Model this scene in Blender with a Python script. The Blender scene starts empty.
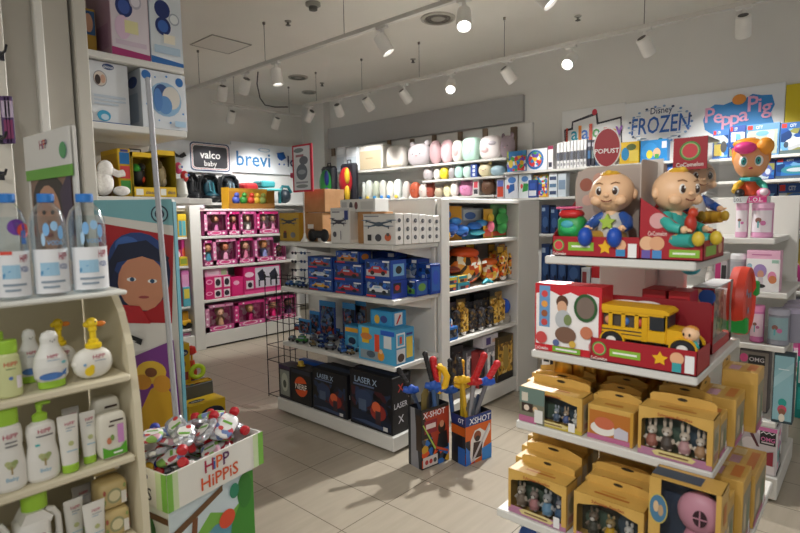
import bpy, math, random
from math import sin, cos, pi, radians, sqrt
from mathutils import Vector, Matrix, Euler
random.seed(7)
COL = bpy.context.scene.collection
# ---------------------------------------------------------------- camera geometry (800x533 frame)
FPX, YAW, PITCH, ROLL, CAMZ = 537.8, radians(41.65), radians(5.388), radians(-.792), 1.42
_f = Vector((cos(YAW)*cos(PITCH), sin(YAW)*cos(PITCH), -sin(PITCH)))
_r = Vector((sin(YAW), -cos(YAW), 0)); _u = _r.cross(_f)
RR = _r*cos(ROLL)+_u*sin(ROLL); UU = _u*cos(ROLL)-_r*sin(ROLL); FF = _f
def P(u, v, x=None, y=None, z=None):
    d = RR*((u-400)/FPX)-UU*((v-266.5)/FPX)+FF
    if x is not None: t = x/d.x
    elif y is not None: t = y/d.y
    else: t = (z-CAMZ)/d.z
    return Vector((0, 0, CAMZ))+d*t
# ---------------------------------------------------------------- materials
_mats = {}
def lin(h):
    h = h.lstrip('#'); c = [int(h[i:i+2], 16)/255 for i in (0, 2, 4)]
    return tuple(x/12.92 if x <= .04045 else ((x+.055)/1.055)**2.4 for x in c)+(1,)
def new_mat(n):
    m = bpy.data.materials.new(n); m.use_nodes = True
    return m, m.node_tree.nodes, m.node_tree.links, m.node_tree.nodes['Principled BSDF']
def M(hexc, rough=.45, metal=0.0):
    """plain paint / card / plastic with a little tonal variation"""
    k = (hexc, rough, metal)
    if k in _mats: return _mats[k]
    if hexc in SPECIAL: _mats[k] = SPECIAL[hexc](); return _mats[k]
    if hexc[0] == 'B': _mats[k] = busy(hexc); return _mats[k]
    m, N, L, b = new_mat('paint_'+hexc.strip('#'))
    b.inputs['Base Color'].default_value = lin(hexc)
    b.inputs['Roughness'].default_value = rough; b.inputs['Metallic'].default_value = metal
    _mats[k] = m; return m
PALS = {
 'pink': 'e05a9c f49ac4 f9c6dc d04a8c ee78b0 ffe2ee'.split(), 'doll': 'd9559a e9b79c f4c8dc 8a4a3a c02a72 f7e2ec'.split(),
 'blue': '1d4fa8 2f7fd0 12306e e8eef6 c83a2e f0b81e'.split(), 'navy': '1d4fa8 2f6fc0 12306e 3a5a8a 1c2c4a 8a9ab0 24489a'.split(), 'dark': '16161c 2a2c36 4a3a34 8a7040 141a2a 5a5e66'.split(),
 'game': '2a7fc8 4fb04a f0c22a d83a3a e8eef2 6a4ab0'.split(), 'lego': '1f4f9a 2f74b8 6aa4d0 173a70 b8c4c8 8a8a4a'.split(),
 'warm': 'd8502a f0a02a f4cf3a 7a3a1e 3a6ab0 5aa04a'.split(), 'pouch': 'e8e8ea d8dce4 c84a5a 8ab85a eeeef0 7a90c8 f0f0f0 d8a8b8'.split(), 'photo': '3a4a3a 8a9a6a c8a07a 5a3a2a b8b8a0 203028'.split(),
 'white': 'f2f2f0 e2e4e8 c0c8d0 fafafa b8b8c4 e8d8dc'.split(), 'teal': '3ab8b0 7ad0cc e8f4f2 208a90 f4b8cc c8e8e4'.split(),
 'lol': 'e87ab4 f4c4dc fafafa 9a8ab0 2a2a30 6ac0c8'.split(), 'egg': 'e8a02a d8521c f0c850 3a2a1c e87a2a f4ecd0'.split(), 'gold': 'c8962e e0b44a 8a6420 f0d080 6a4a18 d8a83a'.split(),
 'laser': '0c0c12 12182a 1a3050 401820 0a0a0e 20304a'.split(), 'gun': '101014 d8501e 2a6ab8 40444c 181c28 c89a2a'.split(),
 'plum': '6a3a9a 8a5ab0 c8a0d8 e8c040 502a7a b880c0'.split(), 'wire': '20344a 3a5a8a 101820 5a6a7a 162438 8a3a2a'.split()}
def busy(k):
    """printed artwork: cell-like patches of a palette, laid in the object's own space. k = 'B:palette:cells per metre'"""
    _, pal, sc = k.split(':')
    m, N, L, b = new_mat('print_'+pal+'_'+sc)
    tc = N.new('ShaderNodeTexCoord'); oi = N.new('ShaderNodeObjectInfo'); ad = N.new('ShaderNodeVectorMath'); ad.operation = 'ADD'
    mu = N.new('ShaderNodeVectorMath'); mu.operation = 'SCALE'; mu.inputs['Scale'].default_value = 9
    cb = N.new('ShaderNodeCombineXYZ')
    for i in range(3): L.new(oi.outputs['Random'], cb.inputs[i])
    L.new(cb.outputs[0], mu.inputs[0]); L.new(tc.outputs['Object'], ad.inputs[0]); L.new(mu.outputs[0], ad.inputs[1])
    v = N.new('ShaderNodeTexVoronoi'); v.inputs['Scale'].default_value = float(sc); L.new(ad.outputs[0], v.inputs['Vector'])
    sp = N.new('ShaderNodeSeparateColor'); L.new(v.outputs['Color'], sp.inputs[0])
    cr = N.new('ShaderNodeValToRGB'); cr.color_ramp.interpolation = 'CONSTANT'; P_ = PALS[pal]
    els = cr.color_ramp.elements; els[0].color = lin(P_[0]); els[1].position = 1/len(P_); els[1].color = lin(P_[1])
    for i in range(2, len(P_)): e = els.new(i/len(P_)); e.color = lin(P_[i])
    L.new(sp.outputs[0], cr.inputs[0]); L.new(cr.outputs[0], b.inputs['Base Color']); b.inputs['Roughness'].default_value = .35
    return m
def m_film():
    m, N, L, b = new_mat('clear_film'); N.remove(b)
    t = N.new('ShaderNodeBsdfTransparent'); g = N.new('ShaderNodeBsdfGlossy'); x = N.new('ShaderNodeMixShader'); f = N.new('ShaderNodeFresnel')
    t.inputs[0].default_value = (.93, .94, .95, 1); g.inputs['Roughness'].default_value = .12; f.inputs[0].default_value = 1.35
    L.new(f.outputs[0], x.inputs[0]); L.new(t.outputs[0], x.inputs[1]); L.new(g.outputs[0], x.inputs[2]); L.new(x.outputs[0], N['Material Output'].inputs[0]); return m
def m_clear():
    m, N, L, b = new_mat('clear_plastic'); N.remove(b)
    t = N.new('ShaderNodeBsdfTransparent'); g = N.new('ShaderNodeBsdfGlossy'); x = N.new('ShaderNodeMixShader'); lw = N.new('ShaderNodeLayerWeight')
    t.inputs[0].default_value = (.93, .95, .97, 1); g.inputs['Roughness'].default_value = .06; g.inputs['Color'].default_value = (.9, .95, 1, 1); lw.inputs[0].default_value = .3
    L.new(lw.outputs['Facing'], x.inputs[0]); L.new(t.outputs[0], x.inputs[1]); L.new(g.outputs[0], x.inputs[2]); L.new(x.outputs[0], N['Material Output'].inputs[0]); return m
def m_lamp(strength):
    def f():
        m, N, L, b = new_mat('lamp_lens'); b.inputs['Base Color'].default_value = (.9, .9, .9, 1)
        b.inputs['Emission Color'].default_value = (1, .97, .94, 1); b.inputs['Emission Strength'].default_value = strength; return m
    return f
def m_floor():
    m, N, L, b = new_mat('beige_floor_tiles')
    tc = N.new('ShaderNodeTexCoord'); mp = N.new('ShaderNodeMapping'); L.new(tc.outputs['Object'], mp.inputs[0])
    mp.inputs['Location'].default_value = (-.06, -.3, 0)   # placed on the joints seen in the photo
    def joint(axis, step, off):
        s = N.new('ShaderNodeSeparateXYZ'); L.new(tc.outputs['Object'], s.inputs[0])
        a = N.new('ShaderNodeMath'); a.operation = 'ADD'; a.inputs[1].default_value = off; L.new(s.outputs[axis], a.inputs[0])
        d = N.new('ShaderNodeMath'); d.operation = 'PINGPONG'; d.inputs[1].default_value = step/2; L.new(a.outputs[0], d.inputs[0])
        c = N.new('ShaderNodeMath'); c.operation = 'LESS_THAN'; c.inputs[1].default_value = .0022; L.new(d.outputs[0], c.inputs[0]); return c
    jx = joint(0, .302, -1.302*1.42+.302*10); jy = joint(1, .597, -1.655*1.42+.597*10)
    mx = N.new('ShaderNodeMath'); mx.operation = 'MAXIMUM'; L.new(jx.outputs[0], mx.inputs[0]); L.new(jy.outputs[0], mx.inputs[1])
    no = N.new('ShaderNodeTexNoise'); no.inputs['Scale'].default_value = 3; no.inputs['Detail'].default_value = 6
    ms = N.new('ShaderNodeMapping'); ms.inputs['Scale'].default_value = (1, 9, 1); L.new(tc.outputs['Object'], ms.inputs[0]); L.new(ms.outputs[0], no.inputs['Vector'])
    cr = N.new('ShaderNodeValToRGB'); cr.color_ramp.elements[0].position = .3; cr.color_ramp.elements[0].color = lin('aca291'); cr.color_ramp.elements[1].position = .72; cr.color_ramp.elements[1].color = lin('b6ac9b')
    L.new(no.outputs[0], cr.inputs[0])
    mix = N.new('ShaderNodeMix'); mix.data_type = 'RGBA'; L.new(mx.outputs[0], mix.inputs[0]); L.new(cr.outputs[0], mix.inputs[6]); mix.inputs[7].default_value = lin('5e5548')
    L.new(mix.outputs[2], b.inputs['Base Color']); b.inputs['Roughness'].default_value = .38
    return m
def m_noise(name, c1, c2, scale, rough=.7, bump=0.0):
    def f():
        m, N, L, b = new_mat(name); tc = N.new('ShaderNodeTexCoord'); no = N.new('ShaderNodeTexNoise'); no.inputs['Scale'].default_value = scale; no.inputs['Detail'].default_value = 4
        L.new(tc.outputs['Object'], no.inputs['Vector']); cr = N.new('ShaderNodeValToRGB'); cr.color_ramp.elements[0].position = .35; cr.color_ramp.elements[1].position = .65
        cr.color_ramp.elements[0].color = lin(c1); cr.color_ramp.elements[1].color = lin(c2); L.new(no.outputs[0], cr.inputs[0]); L.new(cr.outputs[0], b.inputs['Base Color']); b.inputs['Roughness'].default_value = rough
        if bump:
            bp = N.new('ShaderNodeBump'); bp.inputs['Strength'].default_value = bump; bp.inputs['Distance'].default_value = .004; L.new(no.outputs[0], bp.inputs['Height']); L.new(bp.outputs[0], b.inputs['Normal'])
        return m
    return f
def m_foil():
    m, N, L, b = new_mat('crinkled_foil'); tc = N.new('ShaderNodeTexCoord'); v = N.new('ShaderNodeTexVoronoi'); v.inputs['Scale'].default_value = 60; L.new(tc.outputs['Object'], v.inputs['Vector'])
    bp = N.new('ShaderNodeBump'); bp.inputs['Strength'].default_value = .8; bp.inputs['Distance'].default_value = .01; L.new(v.outputs['Distance'], bp.inputs['Height']); L.new(bp.outputs[0], b.inputs['Normal'])
    b.inputs['Base Color'].default_value = lin('c8ccd4'); b.inputs['Roughness'].default_value = .22; b.inputs['Metallic'].default_value = .55; return m
SPECIAL = {'WATER': lambda: m_water(), 'FILM': m_film, 'CLEAR': m_clear, 'LENS': m_lamp(14.0), 'LENSDIM': m_lamp(2.5), 'FLOOR': m_floor, 'FOIL': m_foil,
 'WALL': m_noise('painted_wall', 'd6d4ce', 'dad8d2', 2, .8), 'CEIL': m_noise('ceiling_paint', 'dedad0', 'e4e0d6', 1.2, .85),
 'CARD': m_noise('brown_cardboard', 'a5794c', 'b3865a', 14, .8), 'PLUSHW': m_noise('white_plush', 'e4e0dc', 'f4f2ee', 90, .95, .6),
 'GOLDCARD': m_noise('yellow_card', 'c9a050', 'd6ac5a', 10, .4), 'GOLDFOIL': lambda: _gold()}
def _gold():
    m, N, L, b = new_mat('gold_foil'); b.inputs['Base Color'].default_value = lin('c8943a'); b.inputs['Metallic'].default_value = .8; b.inputs['Roughness'].default_value = .3; return m
# ---------------------------------------------------------------- text outlines
_txt = {}
def text_mesh(s):
    """(points, faces, width) of a string, cap height 1"""
    if s in _txt: return _txt[s]
    c = bpy.data.curves.new('t', 'FONT'); c.body = s; c.dimensions = '2D'; c.fill_mode = 'FRONT'; c.resolution_u = 2; c.offset = .012
    o = bpy.data.objects.new('t', c); COL.objects.link(o)
    me = bpy.data.meshes.new_from_object(o.evaluated_get(bpy.context.evaluated_depsgraph_get()))
    pts = [(v.co.x, v.co.y) for v in me.vertices]; fs = [tuple(p.vertices) for p in me.polygons]
    bpy.data.objects.remove(o); bpy.data.curves.remove(c); bpy.data.meshes.remove(me)
    if not pts: _txt[s] = ([], [], 0); return _txt[s]
    x0 = min(p[0] for p in pts); x1 = max(p[0] for p in pts); k = 1/.73
    _txt[s] = ([((p[0]-x0)*k, p[1]*k) for p in pts], fs, (x1-x0)*k); return _txt[s]
# ---------------------------------------------------------------- mesh builder
class MB:
    def __init__(s): s.v = []; s.f = []; s.m = []; s.ms = []; s.sm = []
    def mi(s, mat):
        mat = M(mat) if isinstance(mat, str) else mat
        if mat not in s.ms: s.ms.append(mat)
        return s.ms.index(mat)
    def add(s, vs, fs, mat, smooth=False, T=None):
        b = len(s.v); s.v += [tuple(T @ Vector(p)) if T else tuple(p) for p in vs]; i = s.mi(mat)
        for q in fs: s.f.append(tuple(b+k for k in q)); s.m.append(i); s.sm.append(smooth)
        return s
    def box(s, x0, y0, z0, x1, y1, z1, mat, bev=0.0, T=None):
        if bev <= 0:
            v = [(x, y, z) for z in (z0, z1) for y in (y0, y1) for x in (x0, x1)]
            return s.add(v, [(0, 2, 3, 1), (4, 5, 7, 6), (0, 1, 5, 4), (1, 3, 7, 5), (3, 2, 6, 7), (2, 0, 4, 6)], mat, False, T)
        b = min(bev, (x1-x0)/2.01, (y1-y0)/2.01, (z1-z0)/2.01); v = []; ix = {}
        X, Y, Z = (x0, x1), (y0, y1), (z0, z1)
        for i in (0, 1):
            for j in (0, 1):
                for k in (0, 1):
                    c = (X[i], Y[j], Z[k]); sg = (1-2*i, 1-2*j, 1-2*k)
                    for a in range(3):
                        p = [c[t]+sg[t]*b if t != a else c[t] for t in range(3)]; ix[i, j, k, a] = len(v); v.append(p)
        F = []; g = lambda i, j, k, a: ix[i, j, k, a]
        for i in (0, 1):
            q = [g(i, 0, 0, 0), g(i, 1, 0, 0), g(i, 1, 1, 0), g(i, 0, 1, 0)]; F.append(q if i else q[::-1])
            q = [g(0, i, 0, 1), g(0, i, 1, 1), g(1, i, 1, 1), g(1, i, 0, 1)]; F.append(q if i else q[::-1])
            q = [g(0, 0, i, 2), g(1, 0, i, 2), g(1, 1, i, 2), g(0, 1, i, 2)]; F.append(q if i else q[::-1])
        for i in (0, 1):
            for j in (0, 1):
                for (A, B, mk) in ((0, 1, lambda k: (i, j, k)), (0, 2, lambda k: (i, k, j)), (1, 2, lambda k: (k, i, j))):
                    q = [g(*mk(0), A), g(*mk(1), A), g(*mk(1), B), g(*mk(0), B)]
                    n = (Vector(v[q[1]])-Vector(v[q[0]])).cross(Vector(v[q[2]])-Vector(v[q[1]])); ce = sum((Vector(v[t]) for t in q), Vector())/4-Vector(((x0+x1)/2, (y0+y1)/2, (z0+z1)/2))
                    mid = Vector((0, 0, 0)); sgn = [0, 0, 0]
                    c = mk(0); out = Vector(((2*c[0]-1), (2*c[1]-1), (2*c[2]-1))); ax = 3-A-B; out[ax] = 0
                    F.append(q if n.dot(out) > 0 else q[::-1])
                for k in (0, 1):
                    q = [g(i, j, k, 0), g(i, j, k, 1), g(i, j, k, 2)]
                    n = (Vector(v[q[1]])-Vector(v[q[0]])).cross(Vector(v[q[2]])-Vector(v[q[1]])); out = Vector((2*i-1, 2*j-1, 2*k-1))
                    F.append(q if n.dot(out) > 0 else q[::-1])
        return s.add(v, F, mat, False, T)
    def cyl(s, p0, p1, r0, mat, r1=None, n=12, caps=True, smooth=True, T=None):
        p0 = Vector(p0); p1 = Vector(p1); r1 = r0 if r1 is None else r1; d = (p1-p0).normalized()
        a = d.orthogonal().normalized(); b = d.cross(a); v = []
        for p, r in ((p0, r0), (p1, r1)):
            for i in range(n): t = 2*pi*i/n; v.append(p+a*(r*cos(t))+b*(r*sin(t)))
        s.add(v, [(i, (i+1) % n, n+(i+1) % n, n+i) for i in range(n)], mat, smooth, T)
        if caps: s.add(v, [tuple(range(n))[::-1], tuple(range(n, 2*n))], mat, False, T)
        return s
    def lathe(s, prof, mat, c=(0, 0, 0), n=20, sx=1.0, sy=1.0, T=None, mats=None):
        v = []
        for r, z in prof:
            for i in range(n): t = 2*pi*i/n; v.append((c[0]+r*cos(t)*sx, c[1]+r*sin(t)*sy, c[2]+z))
        for k in range(len(prof)-1):
            s.add(v[k*n:(k+2)*n], [(i, (i+1) % n, n+(i+1) % n, n+i) for i in range(n)], mats[k] if mats else mat, True, T)
        if prof[0][0] > 1e-4: s.add(v[:n], [tuple(range(n))[::-1]], mats[0] if mats else mat, False, T)
        if prof[-1][0] > 1e-4: s.add(v[-n:], [tuple(range(n))], mats[-1] if mats else mat, False, T)
        return s
    def ell(s, c, r, mat, nu=14, nv=9, T=None, pw=1.0):
        r = (r, r, r) if not hasattr(r, '__len__') else r
        v = [(c[0], c[1], c[2]-r[2])]
        f = lambda x: math.copysign(abs(x)**pw, x)
        for j in range(1, nv):
            a = -pi/2+pi*j/nv
            for i in range(nu): t = 2*pi*i/nu; v.append((c[0]+r[0]*f(cos(a))*f(cos(t)), c[1]+r[1]*f(cos(a))*f(sin(t)), c[2]+r[2]*f(sin(a))))
        v.append((c[0], c[1], c[2]+r[2])); F = []; e = len(v)-1
        for i in range(nu):
            F.append((0, 1+(i+1) % nu, 1+i)); F.append((e, e-nu+i, e-nu+(i+1) % nu))
            for j in range(nv-2): F.append((1+j*nu+i, 1+j*nu+(i+1) % nu, 1+(j+1)*nu+(i+1) % nu, 1+(j+1)*nu+i))
        return s.add(v, F, mat, True, T)
    def tube(s, pts, r, mat, n=8, T=None, closed=False):
        pts = [Vector(p) for p in pts]; k = len(pts); v = []; rs = r if hasattr(r, '__len__') else [r]*k; a = None
        for i, p in enumerate(pts):
            d = (pts[(i+1) % k]-pts[i-1]) if closed else (pts[min(i+1, k-1)]-pts[max(i-1, 0)])
            d.normalize(); a = d.orthogonal().normalized() if a is None else (a-d*a.dot(d)).normalized(); b = d.cross(a)
            for j in range(n): t = 2*pi*j/n; v.append(p+a*(rs[i]*cos(t))+b*(rs[i]*sin(t)))
        m = k if closed else k-1
        s.add(v, [(i*n+j, i*n+(j+1) % n, ((i+1) % k)*n+(j+1) % n, ((i+1) % k)*n+j) for i in range(m) for j in range(n)], mat, True, T)
        if not closed: s.add(v, [tuple(range(n))[::-1], tuple(range((k-1)*n, k*n))], mat, False, T)
        return s
    def prism(s, poly, mat, y0=0.0, y1=.01, T=None, smooth=False):
        """outline in the x-z plane (counter-clockwise seen from -y) extruded from y0 to y1"""
        n = len(poly); v = [(x, y0, z) for x, z in poly]+[(x, y1, z) for x, z in poly]
        s.add(v, [tuple(range(n)), tuple(range(n, 2*n))[::-1]], mat, False, T)
        return s.add(v, [(i, n+i, n+(i+1) % n, (i+1) % n) for i in range(n)], mat, smooth, T)
    def art(s, items, w, h, O=(0, 0, 0), ex=(1, 0, 0), ey=(0, 0, 1), eps=.0004, T=None):
        """flat printing on a face: items in 0..1 of the face, each a hair in front of the last"""
        O = Vector(O); ex = Vector(ex); ey = Vector(ey); nn = ex.cross(ey).normalized(); k = 1
        def put(pts, fs, mat): s.add([O+ex*a+ey*b+nn*(k*eps) for a, b in pts], fs, mat, False, T)
        for it in items:
            t = it[0]
            if t == 'r': put([(it[1]*w, it[2]*h), (it[3]*w, it[2]*h), (it[3]*w, it[4]*h), (it[1]*w, it[4]*h)], [(0, 1, 2, 3)], it[5])
            elif t == 'e': put([(it[1]*w+it[3]*w*cos(2*pi*i/18), it[2]*h+it[4]*h*sin(2*pi*i/18)) for i in range(18)], [tuple(range(18))], it[5])
            elif t == 'c': put([(it[1]*w+it[3]*cos(2*pi*i/20), it[2]*h+it[3]*sin(2*pi*i/20)) for i in range(20)], [tuple(range(20))], it[4])
            elif t == 'p': put([(a*w, b*h) for a, b in it[1]], [tuple(range(len(it[1])))], it[2])
            elif t == 't':   # ('t', string, cx, cy, height share, colour, max width share, slant)
                pts, fs, tw = text_mesh(it[1]); hh = it[4]*h; mw = (it[6] if len(it) > 6 else .95)*w; sl = it[7] if len(it) > 7 else 0
                sx = hh if tw*hh <= mw else mw/max(tw, 1e-6)
                put([(it[2]*w+(a-tw/2)*sx+sl*b*hh, it[3]*h+(b-.5)*hh) for a, b in pts], fs, it[5])
            k += 1
        return s
    def build(s, name, parent=None, loc=None, rot=None):
        me = bpy.data.meshes.new(name); me.from_pydata(s.v, [], s.f); me.polygons.foreach_set('material_index', s.m); me.polygons.foreach_set('use_smooth', s.sm)
        for m in s.ms: me.materials.append(m)
        me.update()
        if any(s.sm): me.set_sharp_from_angle(angle=radians(48))
        o = bpy.data.objects.new(name, me); COL.objects.link(o)
        if parent: o.parent = parent
        if loc is not None: o.location = loc
        if rot is not None: o.rotation_euler = rot
        return o
# ---------------------------------------------------------------- things
NTH = 'zeroth first second third fourth fifth sixth seventh eighth ninth tenth eleventh twelfth thirteenth fourteenth fifteenth sixteenth seventeenth eighteenth nineteenth twentieth'.split()
def tag(o, label, cat, group=None):
    o['label'] = label; o['category'] = cat
    if group: o['group'] = group
    return o
def thing(name, loc, rz=0, label=None, cat=None, group=None):
    o = bpy.data.objects.new(name, None); COL.objects.link(o); o.location = loc; o.rotation_euler = (0, 0, rz); o.empty_display_size = .02
    if label: tag(o, label, cat, group)
    return o
def structure(o): o['kind'] = 'structure'; return o
def dup(root, loc, rz=None, label=None, scale=None):
    r = root.copy(); COL.objects.link(r); r.location = loc
    if rz is not None: r.rotation_euler = (0, 0, rz)
    if scale: r.scale = scale
    if label: r['label'] = label
    for ch in list(root.children):
        c = ch.copy(); COL.objects.link(c); c.parent = r
        for g in list(ch.children):
            d = g.copy(); COL.objects.link(d); d.parent = c
    return r
BOARDS = []
FX, FY = -pi/2, 0.0          # fronts that face -X, fronts that face -Y
def spot_on(face, plane, u0, u1, vt, z):
    """where an item seen between columns u0..u1 and up to row vt stands on the shelf board at height z: base centre of its front, width, height"""
    um = (u0+u1)/2
    def at(u):
        vb = vrow(face, plane, u, z); return P(u, vb, **{face: plane})
    a, b = at(u0), at(u1); t = P(um, vt, **{face: plane}); c = (a+b)/2; h = max(.01, t.z-z)
    for (x0, x1, y0, y1, zb_) in BOARDS:   # stays clear of the board above
        if x0-(.09 if face == 'x' else .0) <= c.x <= x1 and y0-(.09 if face == 'y' else .0) <= c.y <= y1 and z+.02 < zb_ < z+h+.006: h = zb_-z-.006
    return c, (a-b).length-.002, h
def vrow(face, plane, u, z):
    lo, hi = -400.0, 1200.0
    for _ in range(40):
        m = (lo+hi)/2
        if P(u, m, **{face: plane}).z > z: lo = m
        else: hi = m
    return (lo+hi)/2
def root_at(name, face, plane, u0, u1, vt, z, depth, label, cat, group=None, zz=None):
    c, w, h = spot_on(face, plane, u0, u1, vt, z); rz = FX if face == 'x' else FY
    return thing(name, (c.x, c.y, z+.0015), rz, label, cat, group), w, h
def carton(name, face, plane, u0, u1, vt, z, depth, body, front, label, cat='box', group=None, right=None, left=None, top=None, tab=None, bev=.002, hh=None, ww=None, tilt=0):
    """a closed printed box standing on a shelf; local -y is its printed front, origin at the foot of the front"""
    r, w, h = root_at(name, face, plane, u0, u1, vt, z, depth, label, cat, group)
    if hh: h = hh
    if ww: w = ww
    r.rotation_euler.z += tilt
    carton_parts(r, w, depth, h, body, front, right, left, top, tab, bev); return r
def carton_parts(r, w, d, h, body, front, right=None, left=None, top=None, tab=None, bev=.002):
    MB().box(-w/2, 0, 0, w/2, d, h, body, bev).build('carton', r)
    if front: MB().art(front, w, h, (-w/2, 0, 0)).build('front_print', r)
    if right: MB().art(right, d, h, (w/2, 0, 0), (0, 1, 0)).build('side_print', r)
    if left: MB().art(left, d, h, (-w/2, d, 0), (0, -1, 0)).build('side_print', r)
    if top: MB().art(top, w, d, (-w/2, 0, h), (1, 0, 0), (0, 1, 0)).build('top_print', r)
    if tab: # cardboard hang tab standing up from the back edge
        m = MB(); t = .0012; th = tab if not isinstance(tab, tuple) else tab[0]
        m.prism([(-w/2*.98, 0), (w/2*.98, 0), (w/2*.98, th*.55), (w*.22, th), (-w*.22, th), (-w/2*.98, th*.55)], body, d-t-.001, d-.001, Matrix.Translation((0, 0, h)))
        m.art([('e', .5, .62, .1, .13, '2a2418')], w, th, (-w/2, d-t-.0012, h)); m.build('hang_tab', r)
HIPP = ['a3123f', '2a6ab0', 'd8601e', '5a1a5a']
def hipp(cx, cy, h, w_over_h):
    """the four-colour baby food wordmark as art items; w_over_h = face width / face height"""
    out = []; xs = [-.62, -.02, .36, .98]; k = h*.62/w_over_h*1.25
    for ch, x, c in zip('HiPP', [-1.0, -.28, .32, 1.08], HIPP): out.append(('t', ch, cx+x*k, cy, h, c))
    return out
def m_water():
    m, N, L, b = new_mat('clear_water'); N.remove(b)
    t = N.new('ShaderNodeBsdfTransparent'); t.inputs[0].default_value = (.9, .95, .97, 1); L.new(t.outputs[0], N['Material Output'].inputs[0]); return m
# ================================================================ ROOM
XW, YW, ZC = 5.356, 6.6, 3.1
WHITE = 'dedcd6'; SHELFW = 'd8d7d2'
structure(MB().box(-2.5, -2.6, -.1, XW+.2, YW+.2, 0, 'FLOOR').build('floor'))
structure(MB().box(-2.5, -2.6, ZC, XW+.2, YW+.2, ZC+.1, 'CEIL').build('ceiling'))
structure(MB().box(-2.5, YW, 0, XW, YW+.1, ZC, 'WALL').build('wall_back'))
structure(MB().box(XW, -2.6, 0, XW+.1, YW+.1, ZC, 'WALL').build('wall_right'))
structure(MB().box(XW-.12, YW-.5, 0, XW, YW, ZC, 'WALL').build('trim_1'))
structure(MB().box(-2.5, YW-.02, 0, XW-.12, YW, .1, 'b8b2a6').build('baseboard_back'))
structure(MB().box(XW-.02, -2.6, 0, XW, YW-.5, .1, 'b8b2a6').build('baseboard_right'))
gz0 = P(525, 122, x=XW).z; gz1 = P(525, 95, x=XW).z
structure(MB().box(XW-.05, P(525, 110, x=XW).y, gz0, XW, P(328, 138, x=XW).y, gz1, 'aaa9a8').build('trim_2'))
# ---------------------------------------------------------------- ceiling fittings
def vent(u, v, r, lab, i):
    p = P(u, v, z=ZC); t = thing('ceiling_vent', p, 0, lab, 'vent', 'round ceiling vents')
    MB().lathe([(r, 0), (r*.98, -.012), (r*.82, -.016), (r*.8, -.004)], 'a8a498', n=28).build('outer_ring', t)
    m = MB()
    for q in (.72, .55): m.lathe([(r*q, -.004), (r*q, -.014), (r*(q-.09), -.014), (r*(q-.09), -.004)], '6e6a60', n=24)
    m.lathe([(r*.4, -.002), (r*.4, -.012), (0, -.014)], '8e8a80', n=20); m.build('vent_rings', t)
vent(438, 18, .15, 'round ceiling vent nearest the camera, beside the near lamp track', 0)
vent(298, 77, .12, 'round ceiling vent further back, above the cardboard cartons', 1)
vent(309, 92, .10, 'small round ceiling vent nearest the far corner', 2)
def dome(u, v, r, name, lab, cat):
    p = P(u, v, z=ZC); t = thing(name, p, 0, lab, cat)
    MB().lathe([(r, 0), (r, -.02), (r*.7, -.03)], '8a877e', n=20).build('mounting_ring', t)
    MB().lathe([(r*.6, -.03), (r*.55, -.055), (r*.2, -.06), (0, -.06)], '4a4842', n=16).build('sensor', t)
dome(313, 3, .06, 'smoke_detector', 'round smoke detector on the ceiling at the top edge of the photo', 'smoke detector')
for (u, v, lab) in ((288, 21, 'small sprinkler head between smoke detector and near track wire'), (413, 59, 'small sprinkler head between the two lamp tracks'), (578, 16, 'small sprinkler head above the brightest spotlight'), (322, 83, 'small sprinkler head near the far corner')):
    p = P(u, v, z=ZC); t = thing('sprinkler_head', p, 0, lab, 'sprinkler')
    MB().lathe([(.03, 0), (.028, -.008), (.012, -.012)], '9a968c', n=14).build('rosette', t); MB().lathe([(.01, -.012), (.01, -.03), (.022, -.034), (.022, -.038)], '55524c', n=12).build('nozzle', t)
pa, pb = P(201, 46, z=ZC), P(241, 43, z=ZC)
hx, hy = (pa.x+pb.x)/2, (pa.y+pb.y)/2
t = thing('access_panel', (hx, hy, ZC), 0, 'square access hatch outlined in the ceiling above the pink dolls', 'access panel')
MB().box(-.2, -.2, -.004, .2, .2, 0, 'd2ccc0').build('hatch', t)
m = MB()
for a in ((-.21, -.21, .21, -.2), (-.21, .2, .21, .21), (-.21, -.2, -.2, .2), (.2, -.2, .21, .2)): m.box(a[0], a[1], -.006, a[2], a[3], 0, '8a857a')
m.build('frame_edge', t)
# ---------------------------------------------------------------- lamp tracks
def track(p0, p1, wires, lab):
    t = thing('lamp_track', p0, 0, lab, 'lamp track'); d = Vector(p1)-Vector(p0); L_ = d.length; ax = 0 if abs(d.x) > abs(d.y) else 1
    m = MB(); s = (L_, .034) if ax == 0 else (.034, L_)
    m.box(-.017 if ax else 0, 0 if ax else -.017, -.012, s[0]-(.017 if ax else 0), s[1]-(0 if ax else .017), .018, 'c4c1ba', .003); m.build('rail', t)
    for w in wires:
        q = (0, w-p0[1]) if ax else (w-p0[0], 0)
        MB().cyl((q[0], q[1], .018), (q[0], q[1], ZC-p0[2]), .0025, '55534e', n=6).build('suspension_wire', t)
        MB().cyl((q[0], q[1], ZC-p0[2]-.02), (q[0], q[1], ZC-p0[2]), .012, '77746c', n=8).build('ceiling_cup', t)
ZT = 2.75
track((2.84, .6, ZT), (2.84, 5.5, ZT), (1.3, 2.15, 3.05, 4.06, 5.2), 'near white lamp track running over the central shelf units')
track((4.19, .2, ZT), (4.19, 5.2, ZT), (.72, 1.34, 2.49, 3.44, 4.24, 5.0), 'far white lamp track running along in front of the plush shelves')
track((3.3, 5.8, ZT), (4.6, 5.8, ZT), (3.6, 4.4), 'short lamp track before the pushchair brand wall')
track((-.7, -1.8, ZT), (-.7, 1.8, ZT), (-1.2, .2, 1.5), 'added unseen lamp track behind the camera')  # unseen track, added to carry the spots that light the foreground
lampn = [0]
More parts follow.
